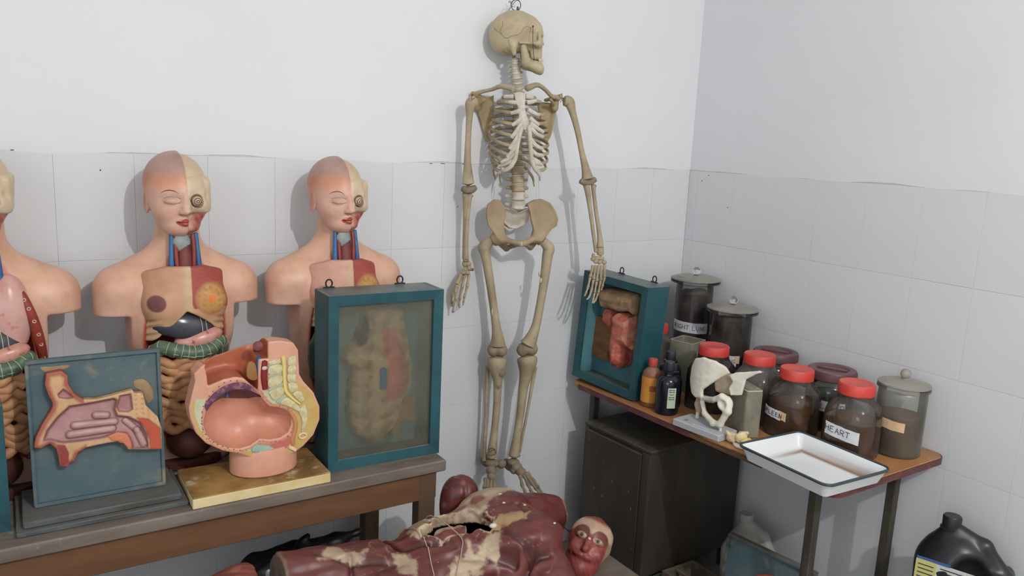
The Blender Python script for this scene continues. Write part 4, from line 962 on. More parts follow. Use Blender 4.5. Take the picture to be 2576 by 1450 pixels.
bone('fibula', [(-0.8600,-0.1223,0.8470), (-0.8645,-0.1204,0.7921), (-0.8785,-0.1148,0.6655), (-0.8944,-0.1138,0.5715), (-0.9047,-0.1128,0.5084)], [7, 5, 4, 4, 5], 'bone')
part(MB().tube([(-1.0405,-0.1032,0.5426), (-1.0266,-0.1143,0.5504), (-1.0118,-0.1148,0.5289), (-1.0311,-0.1124,0.5221), (-1.0400,-0.1034,0.5299), (-1.0153,-0.1134,0.5449)], 0.0010, 6, 4), 'joint_wire', 'wire')
part(MB().tube([(-0.9616,-0.1351,0.5144), (-0.9456,-0.1470,0.5094), (-0.9231,-0.1507,0.5162)], 0.0010, 6, 4), 'joint_wire', 'wire')
# feet hang with the toes down
def foot(tal, blocks, rays):
    for c, r in blocks: part(MB().ball(c, np.array(r) * PX, 12), 'tarsal_bone', 'bone_grey')
    for F in rays:
        for k in range(len(F) - 1):
            a, b = np.array(F[k]), np.array(F[k + 1]); r = (6.0, 5.0, 4.2)[min(k, 2)] * PX * F_SC
            part(MB().tube([a, a + (b - a) * 0.2, a + (b - a) * 0.5, a + (b - a) * 0.85, b], [r * 1.1, r, r * 0.72, r, r * (1.0 if k < len(F) - 2 else 0.55)], 8, 3), 'metatarsal' if k == 0 else 'toe_bone', 'bone_grey')
F_SC = 1.0
foot(0, [((-1.0188,-0.1012,0.4837), (18, 20, 12)), ((-0.9789,-0.1066,0.4749), (14, 12, 12)), ((-1.0370,-0.1263,0.4683), (14, 16, 14)), ((-1.0469,-0.1438,0.4518), (12, 12, 11)), ((-1.0092,-0.0404,0.4652), (12, 20, 14))],
     [[(-1.0493,-0.1482,0.4446), (-1.0645,-0.1691,0.4216), (-1.0771,-0.1855,0.4029), (-1.0832,-0.1938,0.3890)], [(-1.0579,-0.1394,0.4460), (-1.0728,-0.1603,0.4197), (-1.0811,-0.1731,0.3923)], [(-1.0369,-0.1478,0.4451), (-1.0491,-0.1699,0.4155), (-1.0561,-0.1832,0.3911)], [(-1.0635,-0.1317,0.4441), (-1.0798,-0.1521,0.4178), (-1.0856,-0.1605,0.3943)]])
F_SC = 0.92
foot(0, [((-0.9418,-0.1323,0.4840), (17, 18, 11)), ((-0.9429,-0.0995,0.4620), (9, 26, 16)), ((-0.9411,-0.1542,0.4730), (16, 15, 13)), ((-0.9376,-0.1772,0.4620), (15, 14, 12)), ((-0.9519,-0.1498,0.4606), (10, 12, 10))],
     [[(-0.9458,-0.1847,0.4539), (-0.9501,-0.2099,0.4236), (-0.9494,-0.2263,0.4081), (-0.9431,-0.2397,0.3901)], [(-0.9345,-0.1892,0.4566), (-0.9274,-0.2190,0.4226), (-0.9269,-0.2354,0.4070), (-0.9149,-0.2511,0.3887)], [(-0.9261,-0.1926,0.4594), (-0.9150,-0.2241,0.4284), (-0.9104,-0.2421,0.4157), (-0.9014,-0.2565,0.4008)],
      [(-0.9176,-0.1906,0.4601), (-0.9053,-0.2226,0.4353), (-0.8991,-0.2413,0.4193), (-0.8868,-0.2516,0.3972)]])
# plaster repairs on the thigh bones and threads to the hips
part(MB().ball((-0.8896,-0.1621,1.2147), (0.004, 0.005, 0.010), 8).ball((-0.8843,-0.1642,1.1912), (0.006, 0.005, 0.010), 8), 'plaster_patch', 'bone_white')
part(MB().ball((-1.0465,-0.0987,1.0744), (0.003, 0.004, 0.013), 8), 'plaster_patch', 'bone_white')
for a, b in (((-1.0427,-0.0700,1.5239), (-1.0382,-0.0610,1.4779)), ((-0.8945,-0.1299,1.5581), (-0.8823,-0.1240,1.4863))): part(MB().tube([a, (np.array(a) + np.array(b)) / 2 + BU * 0.001, b], 0.0004, 4, 3), 'thread', 'wire')


# ================================================================== painted wall models and cases on the bench
mat('teal_frame', S(36, 84, 92), 0.42, 0.45, col2=S(28, 66, 74), scale=10, lo=0.35, hi=0.7, col3=S(120, 140, 138), scale3=70, lo3=0.74, hi3=0.80, dust=S(120, 116, 108), dust_amt=0.75)
mat('teal_inside', S(92, 140, 146), 0.6, 0.3, col2=S(78, 122, 130), scale=6, dust=S(120, 118, 110), dust_amt=0.8)
mat('teal_board', S(72, 94, 100), 0.55, 0.35, col2=S(92, 104, 104), scale=9, lo=0.38, hi=0.66, col3=S(130, 124, 104), scale3=11, lo3=0.57, hi3=0.70)
mat('grey_stand', S(92, 98, 98), 0.6, 0.3, col2=S(72, 72, 68), scale=12, stretch=(0.6, 3, 3), lo=0.4, hi=0.65, dust=S(118, 112, 104), dust_amt=0.5)
mat('relief_paint', vcol=True, rough=0.45, spec=0.4, col2=(0.82, 0.78, 0.74), scale=24, lo=0.4, hi=0.7, bump=0.05, bscale=150)
mat('pelvis_paint', vcol=True, rough=0.38, spec=0.45, col2=(0.86, 0.82, 0.78), scale=18, lo=0.45, hi=0.75, bump=0.02, bscale=120)
mat('board_cream', S(222, 204, 158), 0.6, 0.3, col2=S(206, 180, 126), scale=8)
mat('board_stain', S(174, 136, 78), 0.55, 0.35, col2=S(120, 90, 50), scale=11, lo=0.36, hi=0.66, col3=S(190, 176, 150), scale3=16, lo3=0.60, hi3=0.72)
mat('hook_iron', S(52, 50, 50), 0.5, 0.4, metal=0.5)
mat('cardboard', S(150, 108, 76), 0.85, 0.1, col2=S(132, 92, 62), scale=16, stretch=(1, 1, 3))
mat('papier', S(168, 140, 108), 0.8, 0.15, col2=S(132, 104, 78), scale=16, lo=0.35, hi=0.7, bump=0.5, bscale=45)
mat('papier_red', S(190, 104, 92), 0.6, 0.3, col2=S(150, 76, 70), scale=16, lo=0.35, hi=0.7, bump=0.4, bscale=60)
glass('case_glass', (0.90, 0.92, 0.90), S(150, 144, 124), 0.10, 0.27, 5.0, 0.08, nlo=0.3, nhi=0.72)
mat('pm_skin', S(214, 158, 134), 0.38, 0.45, col2=S(200, 142, 118), scale=6)
mat('placenta', S(150, 98, 104), 0.55, 0.35, col2=S(96, 58, 84), scale=70, lo=0.46, hi=0.54)
mat('placenta_in', S(120, 74, 74), 0.5, 0.4, col2=S(92, 56, 66), scale=22)
mat('pm_bone', S(214, 202, 160), 0.6, 0.3, col2=S(190, 178, 136), scale=60, lo=0.4, hi=0.6, bump=0.4, bscale=150)
mat('pm_disc', S(170, 176, 152), 0.5, 0.3); mat('pm_cord', S(222, 206, 124), 0.5, 0.3); mat('pm_pubis', S(160, 182, 160), 0.45, 0.4, col2=S(146, 168, 148), scale=30)
mat('pm_brown', S(150, 104, 62), 0.5); mat('pm_yellow', S(206, 164, 84), 0.55, 0.3)
mat('pm_aorta', S(128, 34, 38), 0.28, 0.5)
mat('pm_rectum', S(196, 132, 92), 0.45, 0.4)
mat('pm_cream', S(226, 196, 160), 0.5)

def inset(poly, d):
    P = np.array(poly, float); n = len(P); out = []
    A = 0.5 * sum(P[i][0] * P[(i + 1) % n][1] - P[(i + 1) % n][0] * P[i][1] for i in range(n)); sg = 1 if A > 0 else -1
    for i in range(n):
        t = P[(i + 1) % n] - P[i - 1]; t /= np.linalg.norm(t) + 1e-9; out.append(P[i] + sg * d * np.array([-t[1], t[0]]))
    return np.array(out)
def relief(name, poly, v0, v1, m, parent, bev=0.002, smooth=True, sub=3):
    """polygon (u, w) standing out from depth v0 to v1 (smaller = nearer the viewer), front edge rounded"""
    P = catmull(np.array(poly), sub, True) if sub > 1 else np.array(poly, float)
    n = len(P); A, B = inset(P, bev * 0.4), inset(P, bev * 1.2); V = []; F = []
    for Q, v in ((P, v0), (P, v1 + bev), (A, v1 + bev * 0.3), (B, v1)): V += [(q[0], v, q[1]) for q in Q]
    for i in range(3):
        for k in range(n): F.append((i * n + k, i * n + (k + 1) % n, (i + 1) * n + (k + 1) % n, (i + 1) * n + k))
    F.append(tuple(3 * n + k for k in range(n))); F.append(tuple(range(n))[::-1])
    return MB().add(V, F).build(name, m, parent)
def hanger(parent, x, y, z, rz=0.0):
    """small iron picture hanger"""
    mb = MB(); n = 20; R = Matrix.Rotation(rz, 3, 'Z'); pts = []
    for k in range(n):
        a = 2 * math.pi * k / n; pts.append(R @ Vector((0.0095 * math.cos(a), 0, 0.013 + 0.0115 * math.sin(a))))
    mb.tube([np.array(p) + (x, y, z) for p in pts], 0.0024, 8, 1, closed=True)
    c = R @ Vector((0, 0, 0.001)); mb.box((x + c.x, y + c.y, z + c.z), (0.017, 0.0018, 0.003), 0.0008, np.array(R))
    return mb.build('hanger', 'hook_iron', parent)

# ---- nose and throat plaque on its stand
pq = thing('nose_section_plaque', 'teal plaque with pink section of nose and throat on a stepped stand', 'model', (-2.354, -0.382, ZB))
mb = MB().box((0, 0.022, 0.006), (0.186, 0.112, 0.006), 0.002); mb.build('stand_base', 'grey_stand', pq)
MB().box((0.0, 0.022, 0.0205), (0.172, 0.098, 0.0085), 0.003).build('stand_step', 'grey_stand', pq)
pb = bpy.data.objects.new('plaque_board', None); COL.objects.link(pb); pb.parent = pq
pb.matrix_basis = Matrix.Translation((0, 0, 0.030)) @ Matrix.Rotation(math.radians(-4.0), 4, 'X')
MB().box((0, 0.009, 0.179), (0.145, 0.007, 0.179), 0.002).build('backboard', 'teal_board', pb)
for c, h in (((0, 0.003, 0.355), (0.146, 0.010, 0.0045)), ((0, 0.003, 0.004), (0.146, 0.010, 0.0045)), ((-0.143, 0.003, 0.18), (0.004, 0.009, 0.176)), ((0.143, 0.003, 0.18), (0.004, 0.009, 0.176))):
    MB().box(c, h, 0.001).build('frame_strip', 'teal_board', pb, smooth=False)
NO = [(-0.1034,0.3271), (-0.0744,0.3305), (-0.0622,0.3164), (-0.0631,0.2984), (-0.0514,0.2715), (-0.0331,0.2547), (-0.0042,0.2506), (0.0305,0.2558), (0.0762,0.2640), (0.0797,0.2548), (0.0989,0.2536), (0.1043,0.2202), (0.1307,0.1863), (0.1378,0.1580), (0.1366,0.1034), (0.1122,0.1071), (0.0630,0.1160), (0.0509,0.1336), (0.0308,0.1401), (0.0058,0.1386), (-0.0288,0.1359), (-0.0511,0.1254), (-0.0591,0.1080), (-0.0689,0.1041), (-0.0741,0.0964), (-0.0881,0.1005), (-0.0893,0.1238), (-0.0930,0.1445), (-0.1062,0.1611), (-0.1252,0.1517), (-0.1376,0.1554), (-0.1330,0.1771), (-0.1176,0.2082), (-0.0963,0.2414), (-0.0933,0.2550), (-0.1014,0.2757), (-0.1070,0.3014)]
R_NAS = [(-0.0622,0.2448), (-0.0238,0.2463), (0.0353,0.2508), (0.0425,0.2439), (0.0366,0.2215), (0.0410,0.2062), (0.0661,0.1993), (0.0912,0.1806), (0.1056,0.1452), (0.1070,0.1087), (0.0707,0.1146), (0.0663,0.1369), (0.0568,0.1564), (0.0367,0.1598), (0.0064,0.1532), (-0.0426,0.1529), (-0.0807,0.1552), (-0.1059,0.1668), (-0.1209,0.1665), (-0.1115,0.1932), (-0.0892,0.2206)]
R_RED = [(0.0839,0.1936), (0.1096,0.1866), (0.1364,0.1582), (0.1366,0.1028), (0.1109,0.1074), (0.1104,0.1323), (0.1010,0.1640)]
R_PAL = [(0.0165,0.1573), (0.0394,0.1638), (0.0619,0.1556), (0.0688,0.1335), (0.0694,0.1148), (0.0581,0.1234), (0.0459,0.1375), (0.0260,0.1439)]
R_LIP = [(-0.0902,0.1526), (-0.0762,0.1501), (-0.0689,0.1287), (-0.0712,0.1060), (-0.0858,0.1001), (-0.0870,0.1234)]
R_SPH = [(0.0422,0.2352), (0.0480,0.2548), (0.0733,0.2556), (0.0757,0.2156), (0.0640,0.2100), (0.0439,0.2145), (0.0393,0.2269)]
R_FRO = [(-0.0841,0.2760), (-0.0718,0.2883), (-0.0607,0.2756), (-0.0518,0.2631), (-0.0660,0.2623), (-0.0822,0.2674)]
R_TON = [(-0.0487,0.1250), (-0.0288,0.1359), (0.0058,0.1386), (0.0384,0.1388), (0.0555,0.1209), (0.0351,0.1210), (-0.0096,0.1272), (-0.0342,0.1252), (-0.0467,0.1159)]
def d_nose(p):
    u, w, v = p[:, 0].astype(float), p[:, 2].astype(float), p[:, 1]
    d = d_poly(u, w, NO) - 0.002
    dn = d_poly(u, w, R_NAS); fr = 0.022 - 0.0065 * step(-dn, 0, 0.006)
    for R, k in ((R_SPH, 0.008), (R_FRO, 0.007), (R_TON, 0.010)): fr = fr - k * step(-d_poly(u, w, R), -0.001, 0.004)
    d3 = smax(d, np.abs(v + 0.004) - fr, 0.004)
    for L in TURB:
        a, b, r = L; d3 = smin(d3, d_cap(p, (a[0], -0.016, a[1]), (b[0], -0.016, b[1]), r), 0.0025)
    return (d3 * 0.85 + 0.0003 * wob(p, 300, 2)).astype(np.float32)
_t = [(-0.0059,0.2120), (0.0161,0.2085), (-0.0527,0.1935), (0.0328,0.1899), (-0.0633,0.1723), (0.0272,0.1732), (0.0857,0.1725), (0.0970,0.1226), (0.0581,0.1888), (0.0827,0.1610)]
TURB = [(_t[0], _t[1], 0.0085), (_t[2], _t[3], 0.0085), (_t[4], _t[5], 0.009), (_t[8], _t[9], 0.007), (_t[9], _t[7], 0.008)]
def c_nose(p):
    u, w, v = p[:, 0], p[:, 2], p[:, 1]
    c = np.tile(np.array(S(206, 166, 124)), (len(p), 1)); dd = d_poly(u, w, NO)
    c = paint(c, step(0.5 + 0.5 * wob(p, 420, 4), 0.6, 0.8) * step(u, 0.06, 0.09) * 0.6, S(168, 120, 72))
    c = paint(c, step(dd, -0.012, -0.004) * (u < -0.03) * 0.9, S(156, 74, 62))
    dn = d_poly(u, w, R_NAS); c = paint(c, step(dn, 0.002, -0.001), S(178, 134, 134))
    c = paint(c, step(dn, -0.010, -0.001) * step(-dn, -0.003, 0.001) * 0.8, S(112, 66, 68))
    for a, b, r in TURB:
        dc = d_cap(np.column_stack([u, 0 * u, w]).astype(np.float32), (a[0], 0, a[1]), (b[0], 0, b[1]), r)
        c = paint(c, step(np.abs(dc - 0.0008), 0.0024, 0.0004) * (dn < 0) * 0.85, S(92, 56, 60)); c = paint(c, step(dc, -0.001, -0.004) * 0.6, S(198, 158, 154))
    for R, col in ((R_RED, S(188, 84, 62)), (R_PAL, S(206, 122, 92)), (R_LIP, S(150, 62, 62)), (R_SPH, S(172, 122, 122)), (R_FRO, S(170, 118, 116)), (R_TON, S(150, 100, 98))):
        dr = d_poly(u, w, R); c = paint(c, step(dr, 0.001, -0.001), col); c = paint(c, step(np.abs(dr), 0.0022, 0.0006) * 0.5, S(110, 66, 58))
    c = paint(c, (v > -0.004) * 1.0, S(88, 62, 52))
    return c
sdf_obj('nose_relief', d_nose, (-0.15, -0.034, 0.05), (0.15, 0.006, 0.345), 0.0019, 'relief_paint', pb, c_nose)
for R in ([(-0.1152,0.3409), (-0.0901,0.3393), (-0.0576,0.3396), (-0.0579,0.3326), (-0.0745,0.3291), (-0.1045,0.3273)], [(0.0845,0.2819), (0.1077,0.2833), (0.1251,0.2589), (0.1269,0.2318), (0.1134,0.2219), (0.1015,0.2532), (0.0864,0.2641)]):
    relief('glue_patch', R, 0.003, 0.0005, 'papier', pb, 0.001)

# ---- sectioned pelvis on a stained board
pm = thing('pelvis_section_model', 'sectioned pregnant pelvis model with hollow womb on a stained yellow board', 'model', (-1.985, -0.405, ZB))
MB().box((0, 0.0, 0.0135), (0.180, 0.1, 0.0135), 0.002).build('board', 'board_cream', pm, smooth=False)
MB().box((0, 0.0, 0.0285), (0.1795, 0.0995, 0.0016), 0.0008).build('board_surface', 'board_stain', pm, smooth=False)
mb = MB(); mb.lathe([(0.084, 0.0), (0.090, 0.004), (0.090, 0.05), (0.082, 0.075)], 40); mb.v = [(x * 1.0 + 0.028, y * 0.80 + 0.012, z + 0.030) for x, y, z in mb.v]
mb.build('foot_ring', 'pm_skin', pm)
PB_OUT = [(-0.1564,0.2861), (-0.1578,0.3075), (-0.1434,0.3230), (-0.0987,0.3457), (-0.0095,0.3699), (0.0565,0.3734), (0.0945,0.3635), (0.1082,0.3410), (0.1109,0.2741), (0.1220,0.2526), (0.1504,0.2171), (0.1677,0.1737), (0.1678,0.1353), (0.1505,0.0937), (0.1218,0.0662), (0.0934,0.0492), (0.0543,0.0389), (0.0079,0.0405), (-0.0134,0.0547), (-0.0501,0.0758), (-0.0911,0.0904), (-0.1334,0.1188), (-0.1573,0.1504), (-0.1697,0.1890), (-0.1731,0.2191), (-0.1657,0.2501)]
PB_UT = [(-0.1309,0.2073), (-0.1368,0.1865), (-0.1384,0.1690), (-0.1304,0.1390), (-0.1084,0.1130), (-0.0782,0.0964), (-0.0499,0.0891), (-0.0236,0.0922), (0.0032,0.1075), (0.0301,0.1005), (0.0575,0.1009), (0.0797,0.1117), (0.0887,0.1334), (0.0877,0.1567), (0.0745,0.1784), (0.0526,0.1885), (0.0309,0.1940), (0.0150,0.2133), (-0.0007,0.2346), (-0.0241,0.2481), (-0.0525,0.2539), (-0.0805,0.2512), (-0.1059,0.2362), (-0.1237,0.2184)]
PB_WALL = [(-0.1412,0.2089), (-0.1443,0.1822), (-0.1412,0.1545), (-0.1258,0.1244), (-0.0960,0.1011), (-0.0603,0.0847), (-0.0237,0.0837), (0.0004,0.0937), (0.0355,0.0889), (0.0685,0.0932), (0.0894,0.1100), (0.0965,0.1321), (0.0952,0.1585), (0.0800,0.1824), (0.0554,0.1975), (0.0364,0.2017), (0.0231,0.2178), (0.0100,0.2393), (-0.0135,0.2647), (-0.0470,0.2773), (-0.0826,0.2765), (-0.1104,0.2585), (-0.1307,0.2371)]
PB_BEL = [(-0.1250,0.2713), (-0.1280,0.3038), (-0.1324,0.3230), (-0.1008,0.3673), (-0.0350,0.3954), (0.0274,0.3894), (0.0273,0.3261), (0.0017,0.3290), (0.0007,0.2433), (-0.0136,0.2564), (-0.0366,0.2815), (-0.0571,0.2868), (-0.0875,0.2839)]
PB_SP = [(0.0262,0.3229), (0.0752,0.3314), (0.0999,0.3343), (0.1003,0.2754), (0.1052,0.2348), (0.1262,0.2031), (0.1356,0.1668), (0.1319,0.1381), (0.1261,0.1023), (0.1133,0.0971), (0.1105,0.1123), (0.1162,0.1406), (0.1064,0.1640), (0.0745,0.1919), (0.0392,0.2098), (0.0281,0.2354)]
PB_FAT = [(0.1025,0.2666), (0.1192,0.2444), (0.1475,0.2058), (0.1533,0.1641), (0.1505,0.1233), (0.1376,0.0959), (0.1261,0.1023), (0.1319,0.1381), (0.1356,0.1668), (0.1262,0.2031), (0.1052,0.2348)]
PB_PIP = [(-0.0023,0.0927), (0.0301,0.0970), (0.0824,0.1054), (0.0893,0.0866), (0.0767,0.0713), (0.0489,0.0560), (0.0297,0.0494), (0.0449,0.0684), (0.0273,0.0860)]
PB_FATB = [(-0.0500,0.0814), (-0.0185,0.0771), (0.0081,0.0621), (0.0270,0.0586), (0.0351,0.0513), (0.0214,0.0423), (0.0052,0.0416), (-0.0134,0.0547)]
Z0 = 0.030
def pmz(P): return np.array(P) + np.array([0, Z0])
def d_pm(p):
    u, w, v = p[:, 0].astype(float), (p[:, 2] - Z0).astype(float), p[:, 1]        # v = -0.045 is the cut face
    o = d_poly(u, w, PB_OUT)
    bk = 0.085 - 0.9 * np.maximum(0.06 + o, 0)
    d = smax(o, v - bk, 0.035); d = smax(d, -0.045 - v, 0.003)
    d = smax(d, -smax(d_poly(u, w, PB_BEL), v - 0.050, 0.02), 0.004)
    ut = d_poly(u, w, PB_UT); d = smax(d, -(np.sqrt(np.maximum(ut + 0.062, 0) ** 2 + np.maximum(v + 0.046, 0) ** 2) - 0.062), 0.003)
    return (d * 0.85).astype(np.float32)
def c_pm(p):
    u, w, v = p[:, 0], p[:, 2] - Z0, p[:, 1]
    c = np.tile(np.array(S(214, 158, 134)), (len(p), 1)); face = step(v, -0.038, -0.0425)
    o = d_poly(u, w, PB_OUT); wa = d_poly(u, w, PB_WALL); ut = d_poly(u, w, PB_UT)
    low = (w < 0.24)
    c = paint(c, face * step(-o, 0.004, 0.006) * low, S(200, 166, 100))
    c = paint(c, face * step(-o, 0.012, 0.014) * low * (u < 0.06), S(196, 196, 164))
    for R, col in ((PB_FAT, S(200, 168, 104)), (PB_FATB, S(200, 166, 98)), (PB_PIP, S(186, 108, 94))): c = paint(c, face * step(d_poly(u, w, R), 0.001, -0.001), col)
    c = paint(c, face * step(wa, 0.001, -0.0005), S(204, 142, 112)); c = paint(c, face * step(np.abs(ut - 0.001), 0.0025, 0.001), S(222, 164, 146))
    sp = step(0.5 + 0.5 * wob(p, 520, 1), 0.80, 0.84) * (ut < 0.011) * (ut > 0.003); c = paint(c, face * sp * 0.8, S(120, 62, 66))
    inner = (ut < 0.001) & (v > -0.040); c = np.where(inner[:, None], np.array(S(206, 142, 118)), c)
    bel = d_poly(u, w, PB_BEL); c = paint(c, (bel < 0.004) * (v > -0.038) * 1.0, S(178, 98, 70))
    return c
body = sdf_obj('pelvis_body', d_pm, (-0.20, -0.055, 0.03), (0.20, 0.10, 0.42), 0.0024, 'pelvis_paint', pm, c_pm)
def rel(name, P, v0, v1, m, parent=None, bev=0.0015): return relief(name, pmz(P), v0, v1, m, parent or pm, bev)
rel('placenta', [(-0.1301,0.2086), (-0.1347,0.2241), (-0.1156,0.2484), (-0.0878,0.2663), (-0.0522,0.2731), (-0.0187,0.2599), (0.0072,0.2257), (-0.0059,0.2359), (-0.0267,0.2485), (-0.0525,0.2539), (-0.0805,0.2512), (-0.1059,0.2362), (-0.1232,0.2197)], -0.042, -0.0475, 'placenta')
def d_pl(p):
    u, w, v = p[:, 0].astype(float), (p[:, 2] - Z0).astype(float), p[:, 1]
    ut = d_poly(u, w, PB_UT); bowl = np.sqrt(np.maximum(ut + 0.062, 0) ** 2 + np.maximum(v + 0.046, 0) ** 2) - 0.062
    cut = d_poly(u, w, PLR)
    return smax(smax(np.abs(bowl) - 0.0035, cut, 0.003), -0.043 - v, 0.002).astype(np.float32)
PLR = [(-0.1327,0.2035), (-0.1322,0.2238), (-0.1132,0.2481), (-0.0804,0.2599), (-0.0472,0.2595), (-0.0163,0.2457), (0.0071,0.2201), (-0.0115,0.2088), (-0.0377,0.2098), (-0.0836,0.2193), (-0.1064,0.2118)]
sdf_obj('placenta_inside', d_pl, (-0.16, -0.05, 0.12), (0.06, 0.06, 0.36), 0.0026, 'placenta_in', pm)
_c = pmz([(-0.0731,0.2398), (-0.0728,0.2274)]); MB().tube([(_c[0][0], -0.008, _c[0][1] + 0.004), (_c[0][0], -0.018, _c[0][1]), (_c[1][0], -0.020, _c[1][1])], 0.0035, 8, 4).build('cord_stump', 'vein_blue', pm)
SPF = -0.049
vb = [[(0.0288,0.3190), (0.0562,0.3243), (0.0575,0.3116), (0.0293,0.3121)], [(0.0287,0.3052), (0.0602,0.3084), (0.0608,0.2845), (0.0285,0.2843)], [(0.0284,0.2732), (0.0608,0.2789), (0.0612,0.2577), (0.0287,0.2479)], [(0.0292,0.2366), (0.0625,0.2462), (0.0665,0.2258), (0.0419,0.2109), (0.0312,0.2251)], [(0.0581,0.1986), (0.0733,0.2149), (0.1051,0.1888), (0.1106,0.1677), (0.0773,0.1900)], [(0.1078,0.1710), (0.1262,0.1857), (0.1319,0.1498), (0.1219,0.1104), (0.1148,0.1145), (0.1176,0.1404)]]
for P in vb: rel('vertebra_section', P, -0.043, SPF, 'pm_bone')
for P in ([(0.0298,0.3114), (0.0575,0.3110), (0.0588,0.3086), (0.0292,0.3059)], [(0.0290,0.2837), (0.0608,0.2837), (0.0608,0.2797), (0.0284,0.2743)], [(0.0292,0.2467), (0.0617,0.2565), (0.0628,0.2473), (0.0300,0.2377)], [(0.0473,0.2087), (0.0665,0.2230), (0.0724,0.2159), (0.0567,0.1993)]): rel('disc_section', P, -0.043, SPF + 0.001, 'pm_disc', None, 0.0008)
for P in ([(0.0807,0.3243), (0.0994,0.3279), (0.0987,0.3039), (0.0795,0.3034)], [(0.0795,0.3000), (0.0987,0.3005), (0.0987,0.2799), (0.0794,0.2808)], [(0.0777,0.2776), (0.0986,0.2762), (0.0997,0.2555), (0.0792,0.2568)], [(0.0792,0.2531), (0.0997,0.2521), (0.1066,0.2332), (0.0857,0.2274)], [(0.0912,0.2224), (0.1108,0.2283), (0.1234,0.2035), (0.1107,0.1966)]): rel('spinous_section', P, -0.043, SPF, 'pm_bone')
q = pmz([(0.0657,0.3288), (0.0683,0.2991), (0.0694,0.2651), (0.0725,0.2335), (0.0857,0.2146), (0.1107,0.1908)]); MB().tube([(a, -0.0465, b) for a, b in q], [0.0058, 0.0055, 0.0052, 0.0048, 0.004, 0.003], 8, 4).build('spinal_cord', 'pm_cord', pm)
q = pmz([(0.0057,0.3313), (0.0049,0.3066), (0.0065,0.2815), (0.0128,0.2585)]); MB().tube([(a, -0.036, b) for a, b in q], 0.0068, 10, 4).build('vena_cava', 'vein_blue', pm)
q = pmz([(0.0182,0.3216), (0.0165,0.3052), (0.0157,0.2776), (0.0185,0.2451)]); MB().tube([(a, -0.043, b) for a, b in q], [0.0078, 0.0085, 0.0095, 0.008], 12, 4).build('aorta', 'pm_aorta', pm)
q = pmz([(0.0159,0.3039)])[0]; MB().ball((q[0], -0.0505, q[1]), (0.007, 0.002, 0.006), 8).build('paint_chip', 'bone_white', pm)
q = pmz([(0.0073,0.3559)])[0]; MB().tube([(q[0], -0.012, q[1] - 0.012), (q[0], -0.018, q[1]), (q[0] - 0.002, -0.028, q[1] + 0.004)], [0.010, 0.012, 0.013], 14, 4).build('bowel_stump', 'brown_red', pm)
rel('pubic_bone', [(-0.0156,0.0908), (-0.0023,0.0927), (0.0273,0.0846), (0.0440,0.0685), (0.0284,0.0592), (0.0028,0.0689), (-0.0185,0.0776)], -0.043, -0.050, 'pm_pubis')
rel('bowel_section', [(-0.0232,0.3182), (-0.0050,0.3161), (0.0011,0.2767), (-0.0108,0.2699), (-0.0262,0.2829)], -0.030, -0.038, 'pm_brown')
q = pmz([(0.0800,0.1810), (0.0952,0.1527), (0.0993,0.1229), (0.0908,0.0922), (0.0935,0.0742)]); MB().tube([(a, -0.0435, b) for a, b in q], [0.004, 0.0068, 0.007, 0.007, 0.006], 10, 4).build('rectum', 'pm_rectum', pm)
q = pmz([(0.1190,0.0976)])[0]; MB().tube([(q[0] + 0.010 * math.cos(a), -0.047, q[1] + 0.007 * math.sin(a)) for a in np.linspace(0, 2 * math.pi, 12, endpoint=False)], 0.003, 8, 2, closed=True).build('tailbone_tip', 'pm_cream', pm)
q = pmz([(0.0907,0.0659)])[0]; MB().box((q[0], -0.047, q[1]), (0.012, 0.004, 0.005), 0.002, np.array(Matrix.Rotation(math.radians(35), 3, 'Y'))).build('sphincter', 'pm_cream', pm)
rnd = random.Random(9); dense = catmull(np.array([(-0.0367,0.2732), (-0.0775,0.2785), (-0.1130,0.2562), (-0.1346,0.2268), (-0.1428,0.1902), (-0.1376,0.1512), (-0.1158,0.1199), (-0.0858,0.1006), (-0.0499,0.0857)]), 5, False)
for k in range(2, len(dense), 2):
    MB().ball((dense[k][0] + rnd.uniform(-0.001, 0.001), -0.0455, dense[k][1] + Z0), (0.0016, 0.0010, 0.0016), 8).build('vessel_dot', 'ink', pm)

